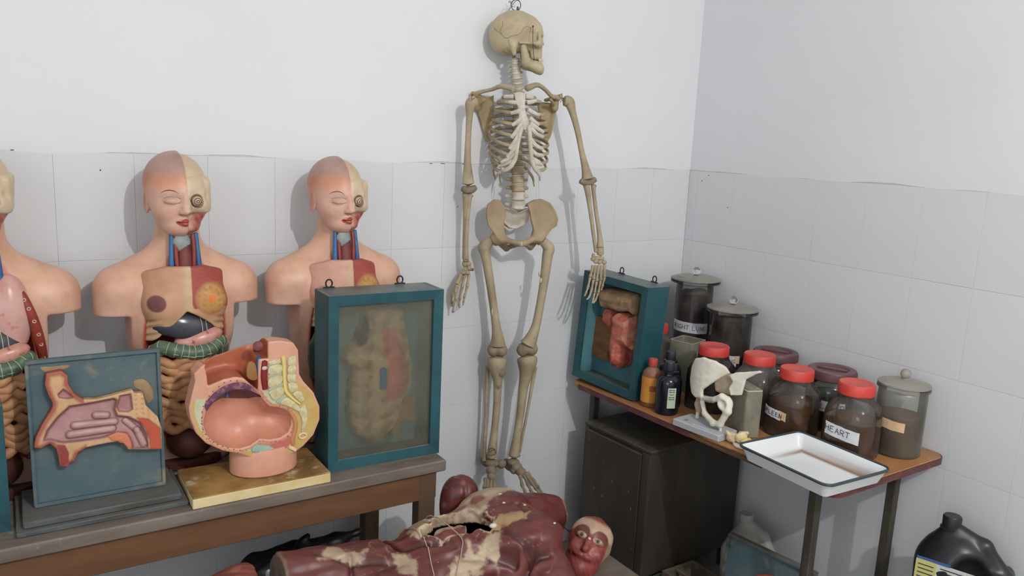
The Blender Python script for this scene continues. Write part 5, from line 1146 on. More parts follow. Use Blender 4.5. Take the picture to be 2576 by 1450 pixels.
# ---- glazed teal case with a womb model
def case(root, w, h, d, fr, glassm=None, lip=0.012):
    """frame in local space: front at y=0, x -w/2..w/2, z 0..h, depth d"""
    t = 0.012
    MB().box((0, d - t / 2, h / 2), (w / 2 - 0.001, t / 2, h / 2 - 0.001)).build('back_panel', 'teal_inside', root, smooth=False)
    for s, nm in ((-1, 'side_panel'), (1, 'side_panel')):
        MB().box((s * (w / 2 - t / 2), d / 2, h / 2), (t / 2, d / 2, h / 2), 0.0015).build(nm, 'teal_frame', root, smooth=False)
        MB().box((s * (w / 2 - t - 0.0012), d / 2, h / 2), (0.001, d / 2 - 0.013, h / 2 - 0.013)).build('side_lining', 'teal_inside', root, smooth=False)
    MB().box((0, d / 2, h - t / 2), (w / 2 - t, d / 2, t / 2), 0.0015).build('top_panel', 'teal_frame', root, smooth=False)
    MB().box((0, d / 2, t / 2), (w / 2 - t, d / 2, t / 2), 0.0015).build('bottom_panel', 'teal_frame', root, smooth=False)
    # mitred front frame, slightly proud
    o = [(-w / 2, 0), (w / 2, 0), (w / 2, h), (-w / 2, h)]; i = [(-w / 2 + fr, fr), (w / 2 - fr, fr), (w / 2 - fr, h - fr), (-w / 2 + fr, h - fr)]
    for k in range(4):
        a, b, c, e = o[k], o[(k + 1) % 4], i[(k + 1) % 4], i[k]; V = []
        g = 0.0004
        for y0, q in ((0.0, 0), (-lip, 1)):
            V += [(a[0], y0, a[1]), (b[0], y0, b[1]), (c[0], y0 + (0.003 if q else 0), c[1]), (e[0], y0 + (0.003 if q else 0), e[1])]
        MB().add(V, [(0, 1, 2, 3), (7, 6, 5, 4), (0, 4, 5, 1), (1, 5, 6, 2), (2, 6, 7, 3), (3, 7, 4, 0)]).build('frame_rail', 'teal_frame', root, smooth=False)
    if glassm:
        MB().box((0, 0.0035, h / 2), (w / 2 - fr + 0.004, 0.0012, h / 2 - fr + 0.004)).build('glass_pane', glassm, root, smooth=False)
gc = thing('specimen_case', 'tall glazed teal case with a dusty womb model at the bench end', 'display case', (-1.615, -0.436, ZB), math.radians(-1.6))
case(gc, 0.350, 0.512, 0.112, 0.030, 'case_glass')
hanger(gc, -0.135, 0.106, 0.512); hanger(gc, 0.085, 0.106, 0.512)
WO = [(-0.0392,0.4456), (-0.0137,0.4559), (0.0297,0.4547), (0.0834,0.4360), (0.0891,0.3891), (0.1042,0.3279), (0.1176,0.2573), (0.1125,0.1836), (0.0809,0.1573), (0.0727,0.1146), (0.0508,0.0697), (0.0199,0.0309), (-0.0159,0.0328), (-0.0601,0.0666), (-0.0821,0.1130), (-0.0869,0.1689), (-0.0791,0.2308), (-0.0710,0.2715), (-0.1050,0.3085), (-0.0844,0.3391), (-0.0634,0.3452), (-0.0513,0.3934)]
def d_wo(p):
    u, w, v = p[:, 0].astype(float), p[:, 2].astype(float), p[:, 1]
    o = d_poly(u, w, WO); f = 0.030 + 0.020 * step(-o, 0.0, 0.05)
    d = smax(o, np.abs(v - 0.085) - f, 0.018)
    return (d * 0.8 + 0.0035 * wob(p, 75, 3) + 0.0012 * wob(p, 200, 5)).astype(np.float32)
W_RED = [(0.0001,0.4012), (0.0442,0.3931), (0.0678,0.3317), (0.0968,0.2598), (0.0938,0.1949), (0.0623,0.1731), (0.0262,0.1738), (0.0119,0.2273), (0.0241,0.2854), (0.0054,0.3465)]
W_DK = [(-0.0680,0.3785), (-0.0513,0.3934), (-0.0392,0.4415), (-0.0299,0.3914), (-0.0422,0.3513), (-0.0591,0.3406)]
def c_wo(p):
    u, w = p[:, 0], p[:, 2]; c = np.tile(np.array(S(196, 160, 122)), (len(p), 1))
    c = paint(c, step(d_poly(u, w, W_RED), 0.004, -0.004), S(206, 116, 102)); c = paint(c, step(d_poly(u, w, W_DK), 0.003, -0.003), S(70, 56, 58))
    c = paint(c, step(0.5 + 0.5 * wob(p, 110, 7), 0.55, 0.8) * 0.5, S(126, 92, 70)); return c
sdf_obj('womb_model', d_wo, (-0.16, 0.02, 0.04), (0.12, 0.110, 0.46), 0.0034, 'relief_paint', gc, c_wo)
relief('blue_vessel', [(-0.0043,0.2761), (0.0155,0.2737), (0.0174,0.2181), (0.0078,0.2108), (-0.0056,0.2168), (-0.0017,0.2461)], 0.06, 0.028, 'vein_blue', gc, 0.004)
relief('cardboard_packing', [(0.0946,0.1619), (0.1296,0.1570), (0.1314,0.0877), (0.0964,0.0866), (0.0779,0.0873), (0.0789,0.0427), (0.0558,0.0467), (0.0547,0.0998)], 0.10, 0.07, 'cardboard', gc, 0.001, sub=1)
# ---- another case, only its edge in the picture
lc = thing('specimen_case', 'plain teal case cut off by the picture edge beside the nose plaque', 'display case', (-2.722, -0.418, ZB), math.radians(3))
case(lc, 0.345, 0.305, 0.12, 0.030, 'case_glass')
# ---- open teal case with a throat model on the side table
oc = thing('specimen_case', 'open teal case holding a throat model and cardboard on the side table', 'display case', (-0.598, -0.222, ZT + 0.0125), math.radians(-90 + 5.5), tilt=(math.radians(-2.0), math.radians(2.4)))
case(oc, 0.335, 0.432, 0.108, 0.030, None)
hanger(oc, -0.075, 0.102, 0.432); hanger(oc, 0.095, 0.102, 0.432)
BR = [(-0.1375,0.3598), (-0.0842,0.3755), (-0.0085,0.3834), (0.0703,0.3865), (0.0854,0.3741), (0.0844,0.3090), (0.0742,0.3011), (0.0452,0.3104), (-0.0107,0.2969), (-0.0520,0.2983), (-0.0934,0.2918), (-0.1173,0.3152)]
def d_br(p):
    o = d_poly(p[:, 0].astype(float), p[:, 2].astype(float), BR); f = 0.040 + 0.02 * step(-o, 0, 0.04)
    return (smax(o, np.abs(p[:, 1] - 0.068) - f, 0.02) * 0.8 + 0.002 * wob(p, 90, 2) + 0.001 * wob(p, 260, 6)).astype(np.float32)
sdf_obj('skull_base_piece', d_br, (-0.10, -0.01, 0.22), (0.16, 0.104, 0.42), 0.0034, 'papier', oc)
TH = [(-0.0076,0.2956), (0.0690,0.2980), (0.0778,0.2691), (0.0812,0.2389), (0.0782,0.2150), (0.0870,0.1860), (0.0862,0.1683), (0.0607,0.1698), (0.0379,0.1700), (0.0413,0.1392), (0.0479,0.1053), (0.0247,0.0792), (-0.0108,0.0817), (-0.0208,0.1194), (-0.0320,0.1568), (-0.0293,0.1976), (-0.0285,0.2456), (-0.0435,0.2742)]
def d_th(p):
    o = d_poly(p[:, 0].astype(float), p[:, 2].astype(float), TH); f = 0.036 + 0.024 * step(-o, 0, 0.03)
    q = p; return (smax(o, np.abs(p[:, 1] - 0.070) - f, 0.016) * 0.8 + 0.0025 * wob(q, 120, 4) + 0.0012 * wob(q, 300, 1)).astype(np.float32)
def c_th(p):
    u, w = p[:, 0], p[:, 2]; c = np.tile(np.array(S(186, 100, 86)), (len(p), 1))
    c = paint(c, step(0.5 + 0.5 * wob(p, 90, 8), 0.5, 0.75) * 0.6, S(206, 150, 122)); c = paint(c, step(w, 0.16, 0.12) * 0.8, S(196, 92, 74)); c = paint(c, step(0.5 + 0.5 * wob(p, 150, 3), 0.75, 0.85) * 0.7, S(110, 66, 56)); return c
sdf_obj('throat_model', d_th, (-0.08, -0.01, 0.04), (0.14, 0.104, 0.34), 0.003, 'relief_paint', oc, c_th)
relief('neck_flap', [(-0.0930,0.2879), (-0.0572,0.2912), (-0.0476,0.2574), (-0.0501,0.2248), (-0.0749,0.2313), (-0.0974,0.2426)], 0.095, 0.045, 'papier_red', oc, 0.006)
relief('cardboard_packing', [(-0.1533,0.2427), (-0.1012,0.2498), (-0.0572,0.2353), (-0.0580,0.2150), (-0.0677,0.0787), (-0.1137,0.0748), (-0.1603,0.0836), (-0.1573,0.1593)], 0.096, 0.070, 'cardboard', oc, 0.002, sub=1)


# ================================================================== jars, bottles and models on the side table
glass('jar_glass', (0.94, 0.95, 0.94), S(136, 128, 122), 0.05, 0.30, 10.0, 0.03)
glass('jar_glass_dusty', (0.92, 0.92, 0.90), S(150, 140, 134), 0.22, 0.50, 9.0, 0.10)
glass('clear_knob', (0.90, 0.92, 0.92), S(190, 188, 182), 0.12, 0.30, 20.0, 0.02)
glass('frosted_glass', (0.92, 0.93, 0.90), S(172, 170, 158), 0.12, 0.26, 7.0, 0.25)
glass('green_glass', (0.78, 0.86, 0.82), S(112, 118, 112), 0.10, 0.30, 12.0, 0.03)
glass('tank_glass', (0.86, 0.89, 0.86), S(176, 170, 150), 0.40, 0.70, 8.0, 0.10)
glass('liquid_brown', (0.66, 0.42, 0.22), S(126, 82, 46), 0.42, 0.62, 6.0, 0.05)
glass('liquid_dark', (0.30, 0.20, 0.14), S(58, 40, 34), 0.75, 0.92, 6.0, 0.05)
mat('specimen', S(116, 74, 48), 0.6, 0.3, col2=S(70, 42, 30), scale=22)
mat('specimen_black', S(30, 26, 27), 0.4, 0.4, col2=S(50, 40, 38), scale=14, lo=0.45, hi=0.7)
mat('specimen_top', S(84, 64, 56), 0.55, 0.3, col2=S(56, 44, 40), scale=24)
mat('lid_red', S(196, 60, 52), 0.5, 0.4, col2=S(206, 92, 82), scale=14, lo=0.5, hi=0.8, dust=S(196, 104, 92), dust_amt=0.55)
mat('lid_maroon', S(92, 58, 64), 0.45, 0.4, dust=S(118, 92, 94), dust_amt=0.6)
mat('lid_dust', S(132, 126, 118), 0.7, 0.2, col2=S(112, 106, 98), scale=18)
mat('paper', S(214, 214, 216), 0.8, 0.15, col2=S(196, 196, 200), scale=18)
mat('paper_cream', S(214, 184, 148), 0.8, 0.15, col2=S(200, 168, 132), scale=22)
mat('pen', S(48, 50, 60), 0.7, 0.1)
mat('bottle_brown', S(116, 72, 50), 0.45, 0.4, col2=S(138, 92, 68), scale=16, dust=S(160, 136, 116), dust_amt=0.6)
mat('bottle_label', S(206, 142, 62), 0.6, 0.3, col2=S(190, 124, 56), scale=9); mat('label_red', S(158, 74, 46), 0.6, 0.3)
mat('cap_red', S(176, 70, 58), 0.55, 0.35, dust=S(178, 110, 96), dust_amt=0.5)
mat('bottle_black', S(20, 22, 32), 0.16, 0.5); mat('cap_black', S(34, 38, 46), 0.5, 0.4, dust=S(88, 90, 92), dust_amt=0.5)
mat('label_green', S(182, 194, 168), 0.7, 0.2)
mat('enamel_tray', vcol=True, rough=0.22, spec=0.5)
mat('enamel_rim', S(52, 62, 70), 0.25, 0.5)
mat('pelvis_white', S(226, 222, 208), 0.45, 0.4, col2=S(214, 206, 188), scale=14, bump=0.06)
mat('sacrum_grey', S(178, 160, 136), 0.7, 0.2, col2=S(160, 142, 120), scale=26, bump=0.2)
mat('model_base', S(176, 178, 182), 0.5, 0.35); mat('base_text', S(206, 206, 200), 0.6); mat('base_mark', S(128, 138, 110), 0.6)
mat('bone_cream', S(222, 204, 166), 0.5, 0.35, col2=S(206, 182, 136), scale=30, bump=0.1); mat('bone_yellow', S(222, 190, 112), 0.5, 0.35); mat('disc_white', S(206, 200, 188), 0.6, 0.3)
glass('lid_glass', (0.92, 0.92, 0.90), S(176, 170, 160), 0.50, 0.72, 9.0, 0.15)
mat('rim_glint', S(196, 194, 182), 0.2, 0.5)
sg = bpy.data.materials.new('solid_glass'); sg.use_nodes = True; MATS['solid_glass'] = sg
sgb = sg.node_tree.nodes['Principled BSDF']; sgb.inputs['Transmission Weight'].default_value = 1.0; sgb.inputs['Roughness'].default_value = 0.03; sgb.inputs['IOR'].default_value = 1.47; sgb.inputs['Base Color'].default_value = (0.95, 0.97, 0.97, 1)
mat('specimen_grey', S(92, 90, 80), 0.7, 0.2, col2=S(120, 112, 90), scale=18)

STROKES = {
    'R': [[(0, 0), (0, 1)], [(0, 1), (.55, .95), (.6, .65), (.5, .5), (0, .48)], [(.2, .48), (.65, 0)]], 'I': [[(.2, 0), (.22, 1)]], 'G': [[(.62, .85), (.35, 1), (.05, .75), (0, .35), (.2, .02), (.55, .08), (.6, .4), (.35, .42)]],
    'H': [[(0, 0), (.02, 1)], [(.6, 0), (.58, 1)], [(-.02, .5), (.62, .52)]], 'T': [[(0, 1), (.68, .97)], [(.34, .97), (.3, 0)]], 'L': [[(.02, 1), (0, .02), (.55, .04)]], 'U': [[(0, 1), (.02, .2), (.25, 0), (.5, .2), (.55, 1)]],
    'N': [[(0, 0), (.04, 1), (.56, .03), (.6, 1)]], 'S': [[(.55, .88), (.3, 1), (.05, .8), (.25, .55), (.55, .3), (.35, .02), (.02, .1)]], 'P': [[(0, 0), (.02, 1)], [(.02, .98), (.5, .92), (.52, .6), (.02, .5)]],
    'E': [[(.55, .98), (.02, 1), (0, 0), (.56, .02)], [(.02, .52), (.45, .54)]], 'A': [[(0, 0), (.3, 1), (.62, 0)], [(.12, .38), (.5, .38)]], 'V': [[(0, 1), (.3, 0), (.6, 1)]], 'F': [[(.55, .98), (.02, 1), (0, 0)], [(.02, .52), (.42, .54)]], ' ': []}
def text_strokes(s, size, adv=0.86):
    out = []; x = 0
    for ch in s:
        for st in STROKES[ch]: out.append([((x + a) * size, b * size) for a, b in st])
        x += adv if ch not in 'I ' else 0.55
    return out, (x - 0.25) * size
def wrap_label(root, c, prof_r, th, dth, z0, z1, m, text='', size=0.012, slope=0.0, sq=None, name='label', toff=(0, 0)):
    """paper strip on the curved wall of a jar; th/dth in degrees about the local z axis"""
    def P(a, z, e):
        ca, sa = math.cos(a), math.sin(a); r = prof_r(z) + e
        if sq: r = prof_r(z) / (abs(ca) ** sq + abs(sa) ** sq) ** (1 / sq) + e
        return (c[0] + r * ca, c[1] + r * sa, c[2] + z)
    n = 14; V = []; F = []; t0, t1 = math.radians(th - dth), math.radians(th + dth); rr = random.Random(int(th * 10) + len(text))
    for e in (0.0006, 0.0016):
        for i in range(n + 1):
            a = t0 + (t1 - t0) * i / n; s = slope * (i / n - 0.5)
            V += [P(a, z0 + s + rr.uniform(-0.0008, 0.0008), e), P(a, z1 + s + rr.uniform(-0.0008, 0.0008), e)]
    o = 2 * (n + 1)
    for i in range(n):
        F.append((o + 2 * i, o + 2 * i + 2, o + 2 * i + 3, o + 2 * i + 1)); F.append((2 * i + 1, 2 * i + 3, 2 * i + 2, 2 * i))
        F.append((2 * i, 2 * i + 2, o + 2 * i + 2, o + 2 * i)); F.append((2 * i + 1, o + 2 * i + 1, o + 2 * i + 3, 2 * i + 3))
    F += [(0, o, o + 1, 1), (2 * n, 2 * n + 1, o + 2 * n + 1, o + 2 * n)]
    lb = MB().add(V, F).build(name, m, root)
    if text:
        S_, w = text_strokes(text, size); zc = (z0 + z1) / 2; r0 = prof_r(zc); mb = MB()
        for st in S_:
            d = [st[0]]
            for q in st[1:]:
                for k in (1, 2, 3): d.append((d[-1][0] + (q[0] - d[-1][0]) / (4 - k), d[-1][1] + (q[1] - d[-1][1]) / (4 - k)))
            pts = []
            for x, y in d:
                s = (x - w / 2 + toff[0]) / r0; pts.append(P(math.radians(th) + s, zc - size / 2 + y + toff[1] + slope * s / (2 * math.radians(dth)), 0.0021))
            mb.tube(pts, 0.0009, 5, 1)
        mb.build('lettering', 'pen', lb)
    return lb
VIEW = lambda x, y: math.degrees(math.atan2(-2.462 - y, -2.534 - x))        # bearing of the side of a jar that faces the viewer

# ---- red-lidded sweet jars
def red_jar(label, x, y, H, liquid, level, seed, dusty=False, spec=True):
    t = thing('red_lid_jar', label, 'jar', (x, y, ZT), math.radians(12), 'red-lidded specimen jars')
    R = 0.080; k = H / 0.237
    prof = [(0.072, 0.0), (0.079, 0.004), (R, 0.014), (R, 0.118 * k), (R * 0.975, 0.140 * k), (R * 0.90, 0.160 * k), (R * 0.76, 0.176 * k), (R * 0.655, 0.186 * k), (R * 0.635, 0.192 * k), (R * 0.635, 0.204 * k)]
    MB().lathe(prof, 40, sq=3.2).build('jar_body', 'jar_glass_dusty' if dusty else 'jar_glass', t)
    ip = [(max(r - 0.0035, 0.01), z + 0.004) for r, z in prof if z + 0.004 < level] + [(R - 0.0035 if level < 0.13 * k else R * 0.9, level)]
    if liquid:
        MB().lathe(ip, 40, sq=3.2).build('liquid', liquid, t)
    if spec:
        rr = random.Random(seed); cs = [(rr.uniform(-0.03, 0.03), rr.uniform(-0.03, 0.03), rr.uniform(0.025, 0.055), rr.uniform(0.024, 0.036)) for _ in range(7)]
        def f(p):
            d = np.full(len(p), 9.0, np.float32)
            for a, b, c, r in cs: d = smin(d, np.linalg.norm(p - np.array([a, b, c], np.float32), axis=1) - r, 0.02)
            return smax(d + 0.003 * wob(p, 120, seed), 0.007 - p[:, 2], 0.006)
        sdf_obj('specimen', f, (-0.075, -0.075, 0.0), (0.075, 0.075, 0.105), 0.005, 'specimen', t)
    lr = 0.0555; zl = 0.202 * k
    lp = [(lr - 0.003, zl - 0.002), (lr, zl), (lr, zl + 0.030), (lr - 0.003, zl + 0.0345), (lr - 0.008, zl + 0.0345), (lr - 0.011, zl + 0.0325), (0.0, zl + 0.0325)]
    ld_ = MB().lathe(lp, 48).build('lid', 'lid_red', t)
    return t, R
def lab(t, R, px_off, dth, z0, z1, m, text, size, slope, **kw):
    x, y = t.location.x, t.location.y; th = VIEW(x, y) - 12 + px_off
    return wrap_label(t, (0, 0, 0), lambda z: R, th, dth, z0, z1, m, text, size, slope, sq=3.2, **kw)
jt, R = red_jar('red-lidded jar labelled HEART between the tray and the knob-lidded jar', -0.292, -1.080, 0.237, 'liquid_brown', 0.118, 1)
lab(jt, R, -20, 36, 0.066, 0.106, 'paper', 'HEART', 0.018, -0.014, toff=(-0.012, 0.002))
jt, R = red_jar('red-lidded jar labelled SPLEEN behind the left end of the tray', -0.312, -0.872, 0.229, 'liquid_brown', 0.114, 2)
lab(jt, R, -48, 22, 0.066, 0.096, 'paper', 'SPLEEN', 0.014, -0.010); lab(jt, R, -22, 9, 0.064, 0.092, 'paper_cream', '', 0.01, -0.006, name='tape')
red_jar('red-lidded jar standing behind the white hip bone model', -0.300, -0.705, 0.237, 'liquid_brown', 0.10, 3, True)
red_jar('red-lidded jar nearest the square glass tank', -0.362, -0.548, 0.237, 'liquid_dark', 0.15, 4)
red_jar('red-lidded jar almost hidden behind the open teal case', -0.305, -0.175, 0.232, None, 0.1, 5, True, False)

# ---- maroon screw jars
def maroon_jar(label, x, y, text=''):
    t = thing('screw_jar', label, 'jar', (x, y, ZT), 0.0, 'maroon-lidded jars by the wall')
    prof = [(0.070, 0), (0.078, 0.006), (0.080, 0.02), (0.080, 0.13), (0.078, 0.145), (0.072, 0.156), (0.074, 0.160), (0.070, 0.165), (0.074, 0.170), (0.070, 0.176)]
    MB().lathe(prof, 40).build('jar_body', 'green_glass', t)
    MB().lathe([(0.066, 0.005), (0.076, 0.02), (0.076, 0.118), (0.0, 0.118)], 36).build('liquid', 'liquid_dark', t)
    l = MB().lathe([(0.080, 0.176), (0.083, 0.179), (0.083, 0.200), (0.079, 0.208), (0.066, 0.2105), (0.058, 0.2095), (0.052, 0.203), (0.0, 0.203)], 48).build('lid', 'lid_maroon', t)
    a = VIEW(x, y) + 90 - 8
    MB().box((0, 0, 0.206), (0.048, 0.006, 0.005), 0.002, np.array(Matrix.Rotation(math.radians(a), 3, 'Z'))).build('grip_bar', 'lid_maroon', l)
    if text: wrap_label(t, (0, 0, 0), lambda z: 0.080, VIEW(x, y) + 12, 30, 0.072, 0.108, 'paper', text, 0.020, -0.006, toff=(0.0, 0.0))
    return t
maroon_jar('maroon-lidded jar labelled LIVER between the SPLEEN and HEART jars', -0.128, -0.880, 'LIVER')
maroon_jar('maroon-lidded jar in front of the darker lung jar by the wall', -0.115, -0.630)

# ---- tall museum jars with knob lids
def knob_jar(label, x, y, H, rb, rl, gl, content, level, lidmat, knob='solid_glass'):
    t = thing('museum_jar', label, 'jar', (x, y, ZT), 0.0, 'knob-lidded museum jars')
    MB().lathe([(rb - 0.004, 0), (rb, 0.005), (rb, H - 0.045), (rb - 0.001, H - 0.030), (rl - 0.012, H - 0.024), (rl, H - 0.020), (rl, H - 0.014), (rl - 0.006, H - 0.0115)], 48).build('jar_body', gl, t)
    if content == 'dark':
        MB().lathe([(rb - 0.008, 0.006), (rb - 0.0045, 0.012), (rb - 0.0045, level), (0.0, level)], 40).build('liquid', 'specimen_black', t)
        rr = random.Random(int(abs(x) * 1000))
        def f(p):
            d = np.full(len(p), 9.0, np.float32)
            for k in range(5): d = smin(d, d_ell(p, ((k - 2) * 0.022, 0.012 * math.sin(k * 2), level - 0.002), (0.030, 0.034, 0.016)), 0.012)
            return smax(d + 0.0025 * wob(p, 120, 2), np.hypot(p[:, 0], p[:, 1]) - rb + 0.006, 0.004)
        sdf_obj('specimen', f, (-rb, -rb, level - 0.03), (rb, rb, level + 0.025), 0.0045, 'specimen_top', t)
    else:
        MB().lathe([(rb - 0.008, 0.006), (rb - 0.004, 0.012), (rb - 0.004, level), (0.0, level)], 40).build('liquid', 'liquid_brown', t)
        def f(p):
            d = np.full(len(p), 9.0, np.float32)
            for k, (a, b, c, r) in enumerate(((-0.02, 0.0, 0.04, 0.034), (0.02, -0.015, 0.038, 0.032), (0.0, 0.025, 0.045, 0.03), (0.01, -0.02, 0.07, 0.022))): d = smin(d, np.linalg.norm(p - np.array([a, b, c], np.float32), axis=1) - r, 0.012)
            return smax(d + 0.003 * wob(p, 140, 5), 0.008 - p[:, 2], 0.004)
        sdf_obj('specimen', f, (-0.065, -0.065, 0), (0.065, 0.065, 0.11), 0.0045, 'specimen', t)
    l = MB().lathe([(rl - 0.006, H - 0.0112), (rl - 0.001, H - 0.009), (rl - 0.001, H - 0.004), (rl - 0.018, H - 0.001), (rl - 0.024, H + 0.003), (rl - 0.030, H + 0.0045), (0.016, H + 0.008), (0.0, H + 0.008)], 48).build('lid', lidmat, t)
    MB().lathe([(0.011, H + 0.007), (0.009, H + 0.013)], 20).ball((0, 0, H + 0.026), 0.0165, 24).build('knob', knob, l)
    return t
kj = knob_jar('tallest museum jar labelled RIGHT LUNG in the corner', -0.118, -0.200, 0.418, 0.076, 0.102, 'jar_glass', 'dark', 0.352, 'lid_glass')
kj2 = knob_jar('dark museum jar with clear knob in front of the tallest jar', -0.132, -0.420, 0.338, 0.080, 0.100, 'jar_glass', 'dark', 0.285, 'lid_glass')
kf = knob_jar('frosted knob-lidded jar of brown liquid at the table corner', -0.132, -1.142, 0.236, 0.074, 0.080, 'frosted_glass', 'brown', 0.128, 'lid_glass', 'lid_glass')
wrap_label(kj, (0, 0, 0), lambda z: 0.076, VIEW(-0.118, -0.2) - 8, 62, 0.195, 0.238, 'paper', 'RIGHT LUNG', 0.0185, -0.006, toff=(0.002, 0))
wrap_label(kj2, (0, 0, 0), lambda z: 0.080, VIEW(-0.132, -0.42) + 4, 20, 0.118, 0.158, 'paper', 'LUNG', 0.014, -0.004)
wrap_label(kj2, (0, 0, 0), lambda z: 0.081, VIEW(-0.132, -0.42) + 25, 7, 0.128, 0.158, 'paper_cream', '', 0.01, 0, name='tape')
wrap_label(kf, (0, 0, 0), lambda z: 0.074, VIEW(-0.132, -1.142) - 20, 34, 0.092, 0.122, 'paper_cream', '', 0.01, -0.008, name='tape')

# ---- square glass vessels
def rect_tank(name, label, x, y, rz, hw, hd, h, wall, m, closed=False):
    t = thing(name, label, 'glass vessel', (x, y, ZT), rz)
    def ring(ix, z, r=0.008):
        return [(px, py, z) for px, py in rrect(-hw + ix, -hd + ix, hw - ix, hd - ix, max(r - ix * 0.5, 0.002), 3)]
    rings = [ring(0.004, 0), ring(0, 0.004), ring(0, h - (0.012 if closed else 0.0))]
    if closed: rings += [ring(0.004, h - 0.004), ring(0.012, h)]
    else: rings += [ring(wall, h), ring(wall, 0.006)]
    V = sum(rings, []); n = len(rings[0]); F = [tuple(range(n))[::-1], tuple((len(rings) - 1) * n + k for k in range(n))]
    for i in range(len(rings) - 1):
        for k in range(n): F.append((i * n + k, i * n + (k + 1) % n, (i + 1) * n + (k + 1) % n, (i + 1) * n + k))
    MB().add(V, F).build('vessel_wall', m, t)
    rz_ = h - 0.001 if not closed else h - 0.008
    MB().tube([(px, py, rz_) for px, py, _ in ring(0.002, 0)], 0.0016, 6, 1, closed=True).build('rim_edge', 'rim_glint', t)
    return t
tk = rect_tank('glass_tank', 'open square glass tank behind the dark bottles', -0.275, -0.335, math.radians(15), 0.055, 0.052, 0.198, 0.004, 'tank_glass')
MB().box((-0.0, -0.0605, 0.135), (0.030, 0.0006, 0.028)).build('paper_label', 'paper', tk, smooth=False)
gb = rect_tank('specimen_block', 'sealed rectangular glass specimen block beside the white hip bone model', -0.462, -0.790, math.radians(-20), 0.030, 0.062, 0.172, 0.004, 'tank_glass', True)
def f(p): return d_ell(p, (0, 0, 0.07), (0.020, 0.045, 0.06)) + 0.004 * wob(p, 90, 3)
sdf_obj('specimen', f, (-0.03, -0.06, 0.0), (0.03, 0.06, 0.15), 0.0045, 'specimen_grey', gb)

# ---- bottles
bt = thing('brown_bottle', 'brown bottle with orange label and red cap beside the teal case', 'bottle', (-0.556, -0.440, ZT))
MB().lathe([(0.031, 0), (0.035, 0.004), (0.0355, 0.012), (0.0355, 0.118), (0.033, 0.130), (0.022, 0.142), (0.015, 0.148), (0.0145, 0.155)], 36).build('bottle_body', 'bottle_brown', bt)
MB().lathe([(0.0165, 0.153), (0.0172, 0.156), (0.0165, 0.176), (0.015, 0.179), (0, 0.179)], 24).build('cap', 'cap_red', bt)
wrap_label(bt, (0, 0, 0), lambda z: 0.0355, VIEW(-.556, -.44), 80, 0.020, 0.114, 'bottle_label', '', 0.01, 0)
wrap_label(bt, (0, 0, 0), lambda z: 0.0368, VIEW(-.556, -.44) + 18, 28, 0.064, 0.084, 'label_red', '', 0.008, 0, name='label_panel')
def black_bottle(label, x, y, s, lab_):
    t = thing('black_bottle', label, 'bottle', (x, y, ZT), 0, 'black reagent bottles')
    P = [(0.038, 0), (0.042, 0.004), (0.043, 0.012), (0.043, 0.112), (0.041, 0.124), (0.034, 0.136), (0.024, 0.143), (0.023, 0.148), (0.027, 0.150), (0.027, 0.157), (0.021, 0.160)]
    MB().lathe([(r * s, z * s) for r, z in P], 36).build('bottle_body', 'bottle_black', t)
    MB().lathe([(r * s, z * s) for r, z in [(0.0185, 0.158), (0.0190, 0.161), (0.0180, 0.188), (0.016, 0.191), (0, 0.191)]], 24).build('cap', 'cap_black', t)
    if lab_:
        wl = wrap_label(t, (0, 0, 0), lambda z: 0.043 * s, VIEW(x, y) + 22, 20, 0.030, 0.104, 'label_green', '', 0.01, 0)
        for zz in (0.097, 0.090, 0.080, 0.070, 0.063): wrap_label(t, (0, 0, 0), lambda z: 0.0445 * s, VIEW(x, y) + 20, 13 if zz != 0.080 else 9, zz, zz + 0.0012, 'pen', '', 0.01, 0, name='print_line').parent = wl
    return t
black_bottle('black bottle with pale green label in front of the other black bottles', -0.558, -0.526, 1.0, True)
black_bottle('black bottle behind the brown bottle, leftmost of the two rear ones', -0.440, -0.412, 0.98, False)
black_bottle('shorter black bottle behind the pale-labelled black bottle', -0.488, -0.476, 0.84, False)

# ---- enamel tray
tr = thing('enamel_tray', 'white enamel tray with black rim and rusty stain on the table edge', 'tray', (-0.532, -1.116, ZT + 0.0005), math.radians(-3.0))
def tring(ix, z, hx=0.143, hy=0.168, r=0.028, n=8):
    return [(px, py, z) for px, py in rrect(-hx + ix, -hy + ix, hx - ix, hy - ix, max(r - ix * 0.6, 0.006), n)]
prof = [(0.030, 0.0), (0.022, 0.002), (0.006, 0.040), (0.003, 0.046)]
V = sum([tring(*q) for q in prof], []); n = len(tring(0, 0)); F = [tuple(range(n))[::-1]]
for i in range(3):
    for k in range(n): F.append((i * n + k, i * n + (k + 1) % n, (i + 1) * n + (k + 1) % n, (i + 1) * n + k))
inner = [(0.004, 0.047), (0.008, 0.044), (0.014, 0.030), (0.020, 0.015), (0.024, 0.006), (0.028, 0.0035)] + [(0.028 + k * 0.0055, 0.003) for k in range(1, 19)]
V2 = []; F2 = []; dens = []
for ix, z in inner: dens.append(tring(ix, z, n=24))
n2 = len(dens[0]); V2 = sum(dens, [])
for i in range(len(dens) - 1):
    for k in range(n2): F2.append((i * n2 + k, i * n2 + (k + 1) % n2, (i + 1) * n2 + (k + 1) % n2, (i + 1) * n2 + k))
F2.append(tuple((len(dens) - 1) * n2 + k for k in range(n2)))
mb = MB().add(V, F); mb.add(V2, F2); me = mb.mesh('pan')
P = np.array([v.co[:] for v in me.vertices]); c = np.tile(np.array(S(226, 228, 228)), (len(P), 1))
nz = 0.5 + 0.5 * wob(P, 90, 3) * 0.6 + 0.3 * wob(P, 300, 4)
